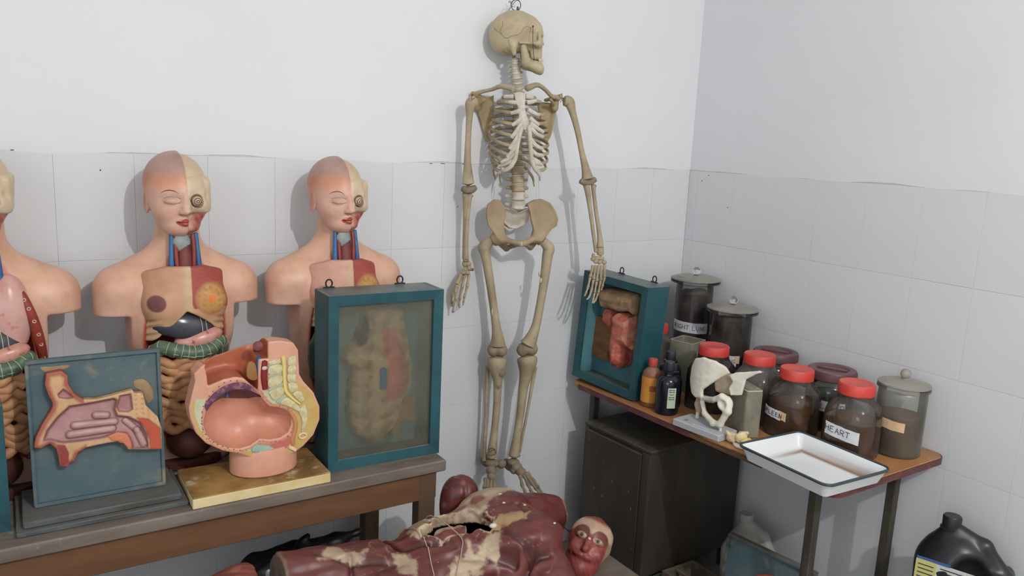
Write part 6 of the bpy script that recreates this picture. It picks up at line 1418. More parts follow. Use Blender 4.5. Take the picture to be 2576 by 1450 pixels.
s1 = np.exp(-((P[:, 0] - 0.108) / 0.009) ** 2) * step(P[:, 1], 0.14, 0.10) + 0.8 * np.exp(-((P[:, 1] - 0.118) / 0.010) ** 2) * step(P[:, 0], -0.02, 0.06) + 0.5 * np.exp(-((P[:, 1] + 0.135) / 0.018) ** 2) * step(P[:, 0], 0.0, 0.07)
c = paint(c, np.clip(s1 * (0.75 + 0.9 * nz), 0, 0.95) * (P[:, 2] < 0.028) * (P[:, 2] > 0.0025), S(128, 90, 54))
a = me.color_attributes.new('Col', 'FLOAT_COLOR', 'POINT'); cc_ = np.ones((len(P), 4), np.float32); cc_[:, :3] = c; a.data.foreach_set('color', cc_.ravel())
link('pan', me, 'enamel_tray', tr)
rp = np.array([(x, y, 0.0465) for x, y, z in tring(0.0015, 0, n=6)])
MB().tube(rp, 0.0042, 10, 1, closed=True).build('rim', 'enamel_rim', tr)

# ---- white hip bone model on a grey base
hm = thing('hip_bone_model', 'white plastic pelvis model on a grey printed base', 'model', (-0.585, -0.700, ZT), math.radians(-90 + 5))
MB().box((0.024, 0.012, 0.012), (0.097, 0.050, 0.012), 0.003).build('base', 'model_base', hm, smooth=False)
for k in range(3): MB().box((0.02 + 0.024 * k - 0.01, -0.024 + 0.001 * (k % 2), 0.0246), (0.009, 0.0035, 0.0005), 0.0004).build('base_lettering', 'base_text', hm, smooth=False)
MB().box((-0.036, -0.012, 0.0246), (0.007, 0.008, 0.0005), 0.0004).build('base_emblem', 'base_mark', hm, smooth=False)
Z1 = 0.024
def up(P): return [(a, b + Z1) for a, b in P]
W1 = up([(-0.0764,0.1741), (-0.0572,0.2078), (-0.0173,0.2221), (0.0240,0.2167), (0.0514,0.2000), (0.0627,0.1806), (0.0354,0.1531), (0.0090,0.1283), (-0.0092,0.1085), (-0.0094,0.0793), (-0.0373,0.0737), (-0.0614,0.0812), (-0.0754,0.1066), (-0.0846,0.1277)])
W2 = up([(0.0919,0.1873), (0.1111,0.2010), (0.1857,0.2235), (0.1965,0.2206), (0.1745,0.2077), (0.1471,0.1863), (0.1421,0.1588), (0.1379,0.1299), (0.1035,0.1222), (0.0954,0.1450), (0.1062,0.1705)])
SA = up([(0.0258,0.1418), (0.0550,0.1700), (0.0699,0.1798), (0.0812,0.1886), (0.0860,0.1787), (0.1020,0.1763), (0.1056,0.1620), (0.0968,0.1202), (0.0697,0.1092), (0.0363,0.1162)])
def cap2(p, A, va, B, vb, r1, r2=None): return d_cap(p, (A[0], va, A[1]), (B[0], vb, B[1]), r1, r2)
K = up([(-0.0076,0.0799), (0.0635,0.1016), (0.0900,0.1181), (0.1015,0.0963), (-0.0077,0.0653), (0.0202,0.0362), (0.0663,0.0196), (0.0944,0.0247), (0.1136,0.0551), (0.1180,0.0762), (-0.0333,0.0720), (-0.0343,0.0482), (-0.0278,0.0266)])
def d_hip(p):
    u, w, v = p[:, 0].astype(float), p[:, 2].astype(float), p[:, 1]
    d = smax(d_poly(u, w, W1), np.abs(v - (0.030 - 0.10 * (u + 0.02) + 6.0 * (u + 0.03) ** 2)) * 0.85 - 0.0055, 0.006)
    d = smin(d, smax(d_poly(u, w, W2), np.abs(v - (0.020 + 0.25 * (u - 0.06))) * 0.9 - 0.006, 0.005), 0.006)
    d = smin(d, cap2(p, K[0], 0.03, K[1], 0.0, 0.0065, 0.0075), 0.008); d = smin(d, cap2(p, K[1], 0.0, K[2], 0.0, 0.0075, 0.012), 0.008)
    d = smin(d, cap2(p, K[4], 0.03, K[5], 0.012, 0.008), 0.008); d = smin(d, cap2(p, K[5], 0.012, K[6], 0.0, 0.009, 0.011), 0.008); d = smin(d, cap2(p, K[6], 0.0, K[7], 0.0, 0.0105), 0.006)
    d = smin(d, cap2(p, K[7], 0.0, K[9], 0.0, 0.011), 0.008); d = smin(d, cap2(p, K[9], 0.0, K[3], 0.005, 0.012, 0.016), 0.010)
    d = smin(d, d_ell(p, (K[3][0], 0.006, K[3][1]), (0.026, 0.024, 0.027)), 0.008)
    d = smax(d, -d_ell(p, (K[3][0] + 0.002, -0.026, K[3][1] + 0.001), (0.019, 0.022, 0.020)), 0.004)
    return (d + 0.0006 * wob(p, 200, 1)).astype(np.float32)
sdf_obj('hip_bones', d_hip, (-0.13, -0.05, 0.02), (0.17, 0.11, 0.25), 0.0026, 'pelvis_white', hm)
def d_sac(p):
    u, w, v = p[:, 0].astype(float), p[:, 2].astype(float), p[:, 1]
    d = smax(d_poly(u, w, SA), np.abs(v - 0.050) * 0.9 - 0.014, 0.008)
    d = smin(d, cap2(p, (0.02, 0.10), 0.05, K[10], 0.05, 0.010, 0.011), 0.010); d = smin(d, cap2(p, K[10], 0.05, K[11], 0.045, 0.011, 0.012), 0.010); d = smin(d, cap2(p, K[11], 0.045, K[12], 0.04, 0.012, 0.009), 0.010)
    return (d + 0.0012 * wob(p, 160, 3)).astype(np.float32)
sdf_obj('sacrum', d_sac, (-0.11, 0.0, 0.02), (0.10, 0.10, 0.22), 0.003, 'sacrum_grey', hm)
MB().tube([(K[12][0], 0.038, K[12][1]), (K[12][0], 0.036, 0.0245)], 0.006, 8, 1).build('support_pin', 'pelvis_white', hm)
MB().tube([(K[7][0], 0.004, K[7][1] - 0.004), (K[7][0], 0.004, 0.0240)], 0.005, 8, 1).build('support_pin', 'pelvis_white', hm)

# ---- small vertebra model on a round base
vm = thing('vertebra_model', 'small cream and yellow vertebra model on a round white base', 'model', (-0.556, -0.884, ZT))
MB().lathe([(0.034, 0), (0.037, 0.002), (0.037, 0.006), (0.033, 0.0085), (0, 0.0085)], 32, (0, 0, 0)).build('round_base', 'disc_white', vm)
def d_ver(p):
    d = d_ell(p, (-0.006, 0.012, 0.028), (0.022, 0.018, 0.017)); d = smin(d, d_ell(p, (-0.016, 0.040, 0.018), (0.014, 0.018, 0.017)), 0.008)
    d = smin(d, d_cap(p, (0.0, 0.02, 0.036), (0.004, -0.004, 0.046), 0.008, 0.005), 0.006); d = smin(d, d_cap(p, (-0.018, 0.046, 0.02), (-0.028, 0.052, 0.036), 0.006, 0.004), 0.006)
    return smax(d + 0.0022 * wob(p, 230, 2), 0.0008 - p[:, 2], 0.001)
sdf_obj('vertebra', d_ver, (-0.05, -0.03, 0), (0.04, 0.08, 0.06), 0.0022, 'bone_cream', vm)
def d_ver2(p):
    d = d_ell(p, (-0.004, -0.008, 0.020), (0.021, 0.014, 0.012)); d = smin(d, d_cap(p, (-0.02, -0.014, 0.014), (0.016, -0.020, 0.020), 0.006, 0.005), 0.005)
    return smax(d + 0.0032 * wob(p, 260, 5), 0.0088 - p[:, 2], 0.001)
sdf_obj('ligaments', d_ver2, (-0.04, -0.04, 0.005), (0.04, 0.02, 0.045), 0.0022, 'bone_yellow', vm)


# ================================================================== things below the table tops
mat('cabinet_dark', S(48, 42, 36), 0.5, 0.4, col2=S(64, 57, 48), scale=5, stretch=(2, 2, 0.5), lo=0.4, hi=0.7, col3=S(120, 116, 108), scale3=46, lo3=0.75, hi3=0.80, dust=S(92, 88, 80), dust_amt=0.85)
mat('old_wood', S(92, 78, 66), 0.65, 0.3, col2=S(116, 102, 90), scale=6, stretch=(1, 4, 4), bump=0.2, dust=S(118, 108, 98), dust_amt=0.5)
mat('black_plastic', S(32, 33, 36), 0.36, 0.45, col2=S(34, 34, 36), scale=12)
mat('bag_black', S(16, 16, 17), 0.48, 0.4, bump=0.5, bscale=30)
mat('white_plastic', S(168, 168, 162), 0.45, 0.4, col2=S(150, 148, 140), scale=6)
mat('label_white', S(196, 196, 190), 0.6); mat('label_yellow', S(194, 188, 120), 0.6); mat('label_blue', S(60, 92, 150), 0.6)
mat('muscle', vcol=True, rough=0.42, spec=0.45, col2=(0.70, 0.64, 0.62), scale=12, lo=0.38, hi=0.7, col3=S(178, 140, 124), scale3=75, lo3=0.715, hi3=0.75, bump=0.12, bscale=60, dust=S(106, 76, 68), dust_amt=0.22)
mat('plaster_raw', S(206, 190, 160), 0.8, 0.15, col2=S(176, 150, 112), scale=30, bump=0.4)
mat('string', S(168, 144, 122), 0.9, 0.1); mat('copper', S(170, 104, 56), 0.4, 0.4, metal=0.3); mat('cable', S(72, 66, 66), 0.5, 0.3)
mat('paint_spot', S(128, 126, 118), 0.6)

# ---- dark cabinet under the table
cb = thing('cabinet', 'dark paint-spattered cabinet pushed under the side table', 'cabinet', (-0.606, -0.336, 0), math.radians(2.5))
# local x runs from the visible front (-x side) into the corner, local y along the front
MB().box((0.262, 0.0, 0.345), (0.262, 0.176, 0.247), 0.004).build('carcass', 'cabinet_dark', cb, smooth=False)
MB().box((0.262, 0.0, 0.599), (0.270, 0.184, 0.007), 0.003).build('top_board', 'cabinet_dark', cb, smooth=False)
MB().box((-0.006, 0.012, 0.345), (0.006, 0.150, 0.235), 0.002).build('door', 'cabinet_dark', cb, smooth=False)
for yy in (0.169, -0.158): MB().box((-0.004, yy, 0.345), (0.004, 0.010 if yy > 0 else 0.018, 0.245), 0.001).build('stile', 'cabinet_dark', cb, smooth=False)
for xx in (0.02, 0.50):
    for yy in (-0.155, 0.155): MB().box((xx, yy, 0.049), (0.018, 0.018, 0.049), 0.002).build('foot', 'cabinet_dark', cb, smooth=False)
rr = random.Random(12)
for k in range(18):
    z = rr.uniform(0.14, 0.56); y = rr.uniform(-0.13, 0.15); h = rr.choice((0.001, 0.0015, 0.003, 0.006))
    MB().box((-0.0125, y, z), (0.0006, 0.0010, h), 0.0004).build('paint_drip', 'paint_spot', cb, smooth=False)

# ---- low table carrying the muscle figure
lt = thing('low_table', 'grey worn low wooden table under the lying muscle figure', 'table', (-1.72, -0.90, 0))
slab(rrect(-2.52, -1.20, -0.957, -0.602, 0.035), 0.372, 0.40, 0.004).build('tabletop', 'old_wood', lt, True)
for xx in (-2.44, -1.05):
    for yy in (-1.12, -0.68): MB().box((xx, yy, 0.186), (0.025, 0.025, 0.186), 0.003).build('leg', 'old_wood', lt, True, smooth=False)
for yy in (-1.12, -0.68): MB().box((-1.745, yy, 0.335), (0.68, 0.011, 0.036), 0.002).build('apron', 'old_wood', lt, True, smooth=False)

# ---- lying muscle figure
mf = thing('muscle_figure', 'lying red muscle figure with torn open belly tied with string', 'anatomical model', (-1.5, -0.78, 0.40))
def tops(P): return [(a[0], a[1]) for a in P]
CREAM = tops([(-1.6876,-0.6282,0.6000), (-1.6520,-0.6144,0.6300), (-1.5914,-0.6388,0.6600), (-1.5266,-0.6228,0.6600), (-1.4225,-0.5890,0.6600), (-1.3432,-0.6182,0.6500), (-1.2818,-0.6574,0.6200), (-1.3615,-0.6968,0.6400), (-1.4271,-0.7241,0.6500), (-1.4556,-0.7625,0.6500), (-1.4893,-0.7289,0.6500), (-1.5713,-0.6961,0.6500), (-1.6219,-0.7003,0.6500), (-1.5932,-0.7340,0.6400), (-1.6426,-0.7479,0.6200), (-1.6610,-0.7456,0.6100), (-1.6660,-0.6758,0.6100)])
REDS = [((-1.6135,-0.6395,0.6500), 0.026, 0.016), ((-1.5308,-0.6143,0.6500), 0.024, 0.014), ((-1.4957,-0.6772,0.6500), 0.028, 0.016), ((-1.4380,-0.6853,0.6500), 0.024, 0.022), ((-1.4565,-0.6071,0.6500), 0.022, 0.014), ((-1.6585,-0.6649,0.6100), 0.018, 0.020)]
SERR = tops([(-1.6478,-0.8832,0.6000), (-1.5953,-0.8538,0.6100), (-1.5689,-0.8523,0.6200), (-1.5485,-0.8285,0.6300), (-1.5451,-0.8606,0.6200), (-1.4933,-0.8344,0.6300), (-1.4599,-0.8458,0.6200), (-1.4964,-0.8959,0.6200), (-1.5144,-0.8706,0.6100), (-1.5509,-0.8954,0.6100), (-1.5693,-0.8832,0.6000), (-1.6061,-0.8951,0.5900)])
OVAL = tops([(-1.7291,-0.7526,0.6000), (-1.7031,-0.7688,0.6100), (-1.6884,-0.7990,0.6100), (-1.6904,-0.8218,0.6000), (-1.7109,-0.8504,0.5900), (-1.7423,-0.8292,0.5900)])
STRIP = tops([(-1.9207,-0.7303,0.6450), (-1.8697,-0.6806,0.6550), (-1.8513,-0.6938,0.6500), (-1.8408,-0.7163,0.6450), (-1.8123,-0.7304,0.6400), (-1.7733,-0.7101,0.6400), (-1.8153,-0.7484,0.6300), (-1.8577,-0.7326,0.6400), (-1.8812,-0.7286,0.6400), (-1.9032,-0.7383,0.6400)])
TORN = tops([(-1.4685,-0.8053,0.6400), (-1.4309,-0.8014,0.6500), (-1.3846,-0.8104,0.6500), (-1.3497,-0.8225,0.6400), (-1.3824,-0.8511,0.6400), (-1.4216,-0.8486,0.6300), (-1.4663,-0.8392,0.6300), (-1.4810,-0.8265,0.6300)])
HOLE = tops([(-1.5820,-0.6514,0.6300), (-1.5411,-0.6633,0.6400), (-1.4897,-0.7074,0.6500), (-1.4673,-0.7458,0.6500), (-1.4539,-0.7980,0.6400), (-1.4832,-0.8302,0.6300), (-1.5009,-0.8046,0.6200), (-1.5423,-0.8016,0.6200), (-1.6107,-0.7959,0.6100), (-1.6444,-0.7528,0.6000), (-1.6360,-0.7259,0.6100), (-1.5938,-0.7172,0.6300)])
GROOVES = [([(-1.7228,-0.6220,0.6200), (-1.7191,-0.6974,0.6200), (-1.7018,-0.7468,0.6100), (-1.6599,-0.7785,0.6100), (-1.6163,-0.8066,0.6100)], 0.006, 0.014), ([(-1.9764,-0.6554,0.6400), (-1.9001,-0.6722,0.6500), (-1.8138,-0.6697,0.6400), (-1.7546,-0.6611,0.6300)], 0.010, 0.007), ([(-1.9135,-0.7101,0.6200), (-1.8426,-0.7425,0.6300), (-1.7677,-0.7692,0.6100), (-1.7346,-0.7935,0.6000)], 0.009, 0.009), ([(-1.8359,-0.7260,0.6200), (-1.8488,-0.7695,0.6000)], 0.006, 0.010),
    ([(-1.4701,-0.8227,0.6600), (-1.4465,-0.8842,0.6600), (-1.4137,-0.9308,0.6400), (-1.3685,-0.9430,0.6000)], 0.007, 0.008), ([(-1.4594,-0.7736,0.6700), (-1.4803,-0.8140,0.6700)], 0.006, 0.008), ([(-1.5837,-0.8534,0.6200), (-1.5020,-0.8767,0.6300), (-1.4513,-0.9132,0.6300)], 0.008, 0.008), ([(-1.4841,-0.9468,0.6000), (-1.4449,-0.9417,0.6200), (-1.4004,-0.9317,0.6200)], 0.007, 0.009), ([(-1.3490,-0.7444,0.6700), (-1.3556,-0.8058,0.6600), (-1.3885,-0.8660,0.6600)], 0.007, 0.007)]
def groove(p):
    out = np.zeros(len(p), np.float32)
    for P, w, dep in GROOVES:
        dd = np.full(len(p), 9.0, np.float32)
        for a, b in zip(P[:-1], P[1:]):
            dd = np.minimum(dd, d_cap(np.column_stack([p[:, 0], p[:, 1], 0 * p[:, 0]]).astype(np.float32), (a[0], a[1], 0), (b[0], b[1], 0), 0.0))
        out += dep * np.exp(-(dd / w) ** 2) * (p[:, 2] > 0.5)
    return out
def d_musc(p, hollow=True):
    d = d_ell(p, (-1.410, -0.760, 0.535), (0.160, 0.175, 0.155))
    d = smin(d, d_ell(p, (-1.570, -0.745, 0.525), (0.165, 0.155, 0.142)), 0.05)
    d = smin(d, d_ell(p, (-1.745, -0.780, 0.495), (0.120, 0.165, 0.115)), 0.05)
    for s in (-1, 1): d = smin(d, d_ell(p, (-1.375, -0.765 + s * 0.085, 0.625), (0.105, 0.085, 0.062)), 0.025)       # chest muscles
    d = smin(d, d_cap(p, (-1.760, -0.700, 0.540), (-2.06, -0.690, 0.585), 0.092, 0.080), 0.035)                     # far thigh
    d = smin(d, d_cap(p, (-1.770, -0.880, 0.515), (-2.06, -0.920, 0.500), 0.095, 0.082), 0.035)                     # near thigh
    d = smin(d, d_cap(p, (-1.275, -0.640, 0.560), (-1.07, -0.590, 0.512), 0.078, 0.056), 0.035)                     # far shoulder and arm stump
    d = smin(d, d_cap(p, (-1.365, -0.920, 0.525), (-1.40, -1.02, 0.48), 0.088, 0.085), 0.035)
    d = smin(d, d_cap(p, (-1.310, -0.770, 0.520), (-1.235, -0.770, 0.490), 0.062, 0.048), 0.03)
    g = np.abs(p[:, 1] + 0.752) ; d = d + 0.006 * np.exp(-(g / 0.008) ** 2) * step(p[:, 2], 0.55, 0.58) * (p[:, 0] > -1.66)     # mid line
    for xg in (-1.47, -1.54, -1.61): d = d + 0.005 * np.exp(-((p[:, 0] - xg - 0.2 * np.abs(p[:, 1] + 0.75)) / 0.007) ** 2) * (np.abs(p[:, 1] + 0.75) < 0.085) * (p[:, 2] > 0.55)
    d = d + groove(p)
    d = d + 0.0045 * wob(p * np.array([1.0, 2.4, 2.4], np.float32), 38, 2) + 0.0012 * wob(p, 130, 6)
    d = smax(d, -2.005 - p[:, 0] + 0.004 * wob(p, 60, 3), 0.006); d = smax(d, p[:, 0] + 1.075 + 0.006 * wob(p, 120, 4), 0.004); d = smax(d, 0.4005 - p[:, 2], 0.004)
    d = smax(d, -1.115 - p[:, 1], 0.01)
    if hollow:
        hx = d_poly(p[:, 0].astype(float), p[:, 1].astype(float), HOLE) + 0.004 * wob(p, 110, 5)
        cut = smax(smax(hx, 0.55 - p[:, 2], 0.004), np.float32(0) * p[:, 0] - 1, 0.001)
        ins = smin(d_ell(p, (-1.560, -0.745, 0.525), (0.145, 0.120, 0.112)), d_ell(p, (-1.42, -0.760, 0.530), (0.12, 0.13, 0.115)), 0.03)
        d = smax(d, -smin(cut, ins, 0.004), 0.003)
    return d.astype(np.float32)
MUS = np.array(S(98, 44, 42)); MCR = np.array(S(180, 160, 132))
def c_musc(p):
    x, y, z = p[:, 0], p[:, 1], p[:, 2]
    fib = 0.5 + 0.5 * np.sin((y * 1.0 + 0.35 * x) * 330 + 3 * wob(p, 40, 3)); c = lerp(MUS, np.array(S(116, 56, 50)), fib * 0.5)
    c = paint(c, step(0.5 + 0.5 * wob(p, 26, 8), 0.62, 0.85) * 0.5, S(96, 44, 44))
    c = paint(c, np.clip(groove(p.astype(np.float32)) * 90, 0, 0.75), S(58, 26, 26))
    j = 0.006 * wob(p, 190, 2) + 0.004 * wob(p, 420, 4); up_ = (z > 0.52)
    for R in (CREAM, SERR, OVAL, STRIP): c = paint(c, step(d_poly(x, y, R) + j, 0.004, -0.003) * up_, MCR)
    for q, a, b in REDS:
        e = np.hypot((x - q[0]) / a, (y - q[1]) / b) + 10 * j; c = paint(c, step(e, 1.15, 0.75) * up_ * 0.9, S(140, 74, 58))
    c = paint(c, step(d_poly(x, y, TORN) + j, 0.003, -0.002) * up_, S(176, 146, 100))
    hd = d_poly(x, y, HOLE); c = paint(c, step(np.abs(hd + j - 0.003), 0.005, 0.002) * up_ * 0.9, S(206, 184, 156))
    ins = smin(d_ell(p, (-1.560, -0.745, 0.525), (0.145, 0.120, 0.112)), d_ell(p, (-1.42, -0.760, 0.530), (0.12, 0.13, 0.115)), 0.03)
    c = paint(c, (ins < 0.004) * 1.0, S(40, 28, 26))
    c = paint(c, (x < -1.998) * 1.0, S(112, 90, 66)); c = paint(c, (x > -1.083) * (z > 0.44) * (y > -0.68), S(170, 132, 104))
    crk = step(np.abs(wob(p, 55, 11)), 0.035, 0.012) * step(wob(p, 20, 9), 0.1, 0.4); c = paint(c, crk * 0.55, S(196, 150, 134))
    return c
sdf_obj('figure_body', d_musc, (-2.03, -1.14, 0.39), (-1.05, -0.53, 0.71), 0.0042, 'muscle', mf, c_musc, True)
def drape(P, lift=0.003):
    """lay points given in plan onto the top of the figure"""
    out = []
    for q in P:
        zs = np.linspace(0.74, 0.42, 320); L = np.stack([np.full(320, q[0]), np.full(320, q[1]), zs], 1).astype(np.float32); d = d_musc(L, False)
        k = int(np.argmax(d < 0)); out.append((q[0], q[1], (zs[k] if (d < 0).any() else q[2]) + lift))
    return out
PL = tops([(-1.6490,-0.7706,0.6100), (-1.6230,-0.7506,0.6300), (-1.5893,-0.7311,0.6400), (-1.5363,-0.7237,0.6400), (-1.5138,-0.7459,0.6400), (-1.5247,-0.7788,0.6300), (-1.5446,-0.8099,0.6200), (-1.5753,-0.7964,0.6100), (-1.6198,-0.7910,0.6100)])
def d_flap(p):
    h = d_poly(p[:, 0].astype(float), p[:, 1].astype(float), PL) + 0.002 * wob(p, 150, 2)
    d0 = d_musc(p, False) ; return smax(smax(h, np.abs(d0 + 0.026 - 0.30 * (-0.74 - p[:, 1])) - 0.006, 0.003), 0.55 - p[:, 2], 0.003).astype(np.float32)
def c_flap(p):
    x, y = p[:, 0], p[:, 1]; h = d_poly(x, y, PL); c = lerp(np.array(S(138, 68, 60)), np.array(S(110, 50, 48)), 0.5 + 0.5 * wob(p, 90, 2))
    c = paint(c, step(y + 0.01 * wob(p, 140, 4), -0.760, -0.740) * 0.9, MCR); c = paint(c, step(h, -0.004, -0.001) * 0.8, S(206, 188, 166)); return c
sdf_obj('loose_belly_piece', d_flap, (-1.75, -0.92, 0.53), (-1.35, -0.62, 0.70), 0.0032, 'muscle', mf, c_flap, True)
for P in ([(-1.6516,-0.6130,0.6400), (-1.6472,-0.6547,0.6400), (-1.6497,-0.7138,0.6400), (-1.6493,-0.7791,0.6300), (-1.6591,-0.8304,0.6200), (-1.6670,-0.8727,0.6000)], [(-1.5901,-0.6313,0.6600), (-1.5834,-0.6619,0.6600), (-1.5787,-0.7558,0.6500), (-1.5650,-0.8196,0.6300), (-1.5798,-0.8465,0.6200), (-1.6179,-0.8868,0.6000)]):
    Q = catmull(np.array(P), 5); MB().tube(drape(Q, 0.004), 0.0016, 6, 1).build('tie_string', 'string', mf, True)
MB().tube(drape(catmull(np.array([(-1.3362,-0.7613,0.6550), (-1.3063,-0.7650,0.6400), (-1.2843,-0.7811,0.6200), (-1.2722,-0.7975,0.6000)]), 5), 0.004), 0.0012, 6, 1).build('copper_wire', 'copper', mf, True)
MB().tube([(-1.2114,-0.6000,0.5716), (-1.1594,-0.5800,0.5648), (-1.1236,-0.5800,0.5622), (-1.1091,-0.6000,0.5512), (-1.1275,-0.6400,0.5325), (-1.1712,-0.7000,0.5108), (-1.2096,-0.7400,0.4967)], 0.0019, 6, 5).build('cable_loop', 'cable', mf, True)
tq = drape([(-1.4667,-0.8196,0.6300)], 0.0)[0]; MB().ball(tq, (0.012, 0.009, 0.006), 10).build('plaster_chip', 'bone_white', mf, True)
for a in ((1256, 1272), (1268, 1292), (1316, 1308)): pass
for q in drape([(-1.3712,-0.7006,0.6500), (-1.3873,-0.7451,0.6500), (-1.3320,-0.7674,0.6300), (-1.3140,-0.8868,0.5500)], 0.0): MB().ball(q, (0.006, 0.0045, 0.0022), 8).build('plaster_chip', 'bone_white', mf, True)

# ---- broken-off head lying on the table
_f = np.array([-0.50, -0.60, 0.62]); _f /= np.linalg.norm(_f)
_c = 0.93 * np.array([0.060, 0.176, 0.983]) + 0.36 * np.array([0.837, -0.546, 0.047]); _c -= _f * (_c @ _f); _c /= np.linalg.norm(_c); _r = np.cross(_c, _f) * -1.0
if _r @ np.array([0.837, -0.546, 0.047]) < 0: _r = -_r
HM = np.array([-1.086, -0.768, 0.487])
mh = thing('head_model', 'red muscle model head lying beside the figure at the table end', 'anatomical model', (-1.092, -0.772, 0.40))
def to_m(p): q = p - HM; return np.stack([q @ _r, q @ _f, q @ _c], 1)          # right, forward, crown
def d_mhead(p):
    h = (to_m(p) / 1.18).astype(np.float32); a = np.column_stack([np.abs(h[:, 0]), h[:, 1], h[:, 2]]).astype(np.float32)
    d = d_ell(a, (0, -0.012, 0.014), (0.058, 0.066, 0.062)); d = smin(d, d_ell(a, (0, 0.010, -0.030), (0.046, 0.044, 0.052)), 0.02)
    d = smin(d, d_ell(a, (0, 0.022, -0.070), (0.026, 0.026, 0.018)), 0.018)
    d = smin(d, d_cap(a, (0, 0.052, 0.004), (0, 0.064, -0.022), 0.005, 0.009), 0.010)
    d = smax(d, -d_ell(a, (0.022, 0.062, 0.008), (0.016, 0.014, 0.009)), 0.006); d = smin(d, d_ell(a, (0.022, 0.046, 0.008), (0.013, 0.010, 0.0085)), 0.003)
    d = smin(d, d_ell(a, (0.026, 0.036, -0.024), (0.018, 0.016, 0.020)), 0.008); d = smin(d, d_ell(a, (0.010, 0.050, -0.040), (0.016, 0.010, 0.007)), 0.005)
    d = smin(d, d_cap(a, (0, 0.0, -0.06), (0, -0.03, -0.105), 0.036, 0.034), 0.02)
    d = d + 0.0018 * wob(h, 130, 3)
    return smax(d * 1.18, 0.4008 - p[:, 2], 0.003).astype(np.float32)
def c_mhead(p):
    h = to_m(p) / 1.18; a = np.abs(h[:, 0]); x, f, z = h[:, 0], h[:, 1], h[:, 2]
    fib = 0.5 + 0.5 * np.sin((x * 1.2 + z) * 380); c = lerp(np.array(S(134, 58, 54)), np.array(S(158, 84, 76)), fib * 0.5)
    c = paint(c, step(z, 0.016, 0.022) * step(z, 0.062, 0.052) * 0.95, S(196, 168, 142))
    c = paint(c, step(np.hypot((a - 0.025) / 0.022, (z - 0.016) / 0.020), 1.05, 0.9) * (f > 0), S(110, 52, 48))
    c = paint(c, step(np.hypot((a - 0.022) / 0.014, (z - 0.008) / 0.0075), 1.05, 0.9) * (f > 0.02), S(176, 150, 124))
    c = paint(c, step(np.hypot((a - 0.022) / 0.005, (z - 0.008) / 0.005), 1.05, 0.8) * (f > 0.03), S(60, 36, 30))
    c = paint(c, step(z, -0.068, -0.078) * step(f, 0.02, 0.0) * 0.9, S(186, 170, 128)); c = paint(c, step(x, 0.046, 0.052) * (z < 0.02), S(170, 150, 124))
    return c
sdf_obj('head_cast', d_mhead, HM + np.array([-0.16, -0.16, -0.10]), HM + np.array([0.14, 0.14, 0.12]), 0.0026, 'muscle', mh, c_mhead, True)
nt = HM + _f * 0.0675 + _c * 0.004 ; MB().ball(nt, 0.0062, 10).build('nose_chip', 'bone_white', mh, True)
MB().tube([HM + _r * -0.060 + _c * 0.014 - _f * 0.01, HM + _r * -0.088 + _c * 0.022 - _f * 0.01], 0.0042, 8, 1).build('fixing_peg', 'cable', mh, True)

# ---- loose limb models
def limb(name, label, fn, lo, hi, loc, base=MUS):
    t = thing(name, label, 'anatomical model', loc)
    def cc(p): return paint(lerp(base, np.array(S(104, 48, 46)), 0.5 + 0.5 * np.sin(p @ np.array([160., 220., 60.]) + 2 * wob(p, 30, 3))), step(wob(p, 90, 5), 0.55, 0.7) * 0.5, S(170, 120, 104))
    sdf_obj('limb_cast', fn, lo, hi, 0.0055, 'muscle', t, cc, True); return t
def d_leg(p):
    d = d_cap(p, (-1.402, -0.524, 0.622), (-1.41, -0.53, 0.33), 0.056, 0.042); d = smin(d, d_ell(p, (-1.437, -0.532, 0.578), (0.033, 0.040, 0.085)), 0.012)
    d = smin(d, d_cap(p, (-1.41, -0.53, 0.33), (-1.41, -0.53, 0.06), 0.046, 0.032), 0.03); d = smin(d, d_cap(p, (-1.41, -0.53, 0.035), (-1.38, -0.56, 0.028), 0.034, 0.028), 0.02)
    d = d + 0.006 * np.exp(-((p[:, 0] + 1.420 - 0.25 * (p[:, 2] - 0.6)) / 0.006) ** 2) * (p[:, 2] > 0.45) + 0.002 * wob(p, 45, 2); return smax(d, 0.001 - p[:, 2], 0.004).astype(np.float32)
limb('leg_model', 'dark red muscle leg standing between the bench leg and the skeleton', d_leg, (-1.53, -0.62, -0.01), (-1.31, -0.44, 0.70), (-1.41, -0.53, 0), np.array(S(84, 38, 38)))
def d_arm(p):
    d = d_cap(p, (-2.10, -0.715, 0.530), (-2.42, -0.75, 0.500), 0.126, 0.095) + 0.004 * wob(p, 40, 4); d = smax(d, p[:, 0] + 2.068 + 0.005 * wob(p, 80, 2), 0.005); return smax(d, 0.4008 - p[:, 2], 0.004).astype(np.float32)
limb('thigh_model', 'red muscle thigh stump at the bottom edge left of the lying figure', d_arm, (-2.56, -0.90, 0.39), (-2.05, -0.56, 0.69), (-2.25, -0.72, 0.40), np.array(S(150, 74, 60)))

# ---- black bag under the bench
bg = thing('plastic_bag', 'crumpled black plastic bag in the shade under the bench', 'bag', (-1.83, -0.32, 0))
def d_bag(p):
    d = d_box(p, (-1.81, -0.30, 0.205), (0.175, 0.105, 0.225), 0.05); d = smin(d, d_cap(p, (-1.96, -0.34, 0.42), (-1.64, -0.30, 0.445), 0.026, 0.016), 0.03); d = smin(d, d_cap(p, (-1.82, -0.30, 0.45), (-1.80, -0.30, 0.475), 0.018, 0.010), 0.02)
    return smax(d + 0.010 * wob(p, 34, 3) + 0.004 * wob(p, 90, 5), 0.001 - p[:, 2], 0.004).astype(np.float32)
sdf_obj('bag_body', d_bag, (-2.06, -0.45, -0.01), (-1.59, -0.16, 0.53), 0.0065, 'bag_black', bg, None, True)
for c in ((-1.955, -0.425, 0.455), (-1.925, -0.428, 0.475)):
    MB().ball(c, (0.009, 0.006, 0.017), 10).build('paper_scrap', 'label_white', bg, True)

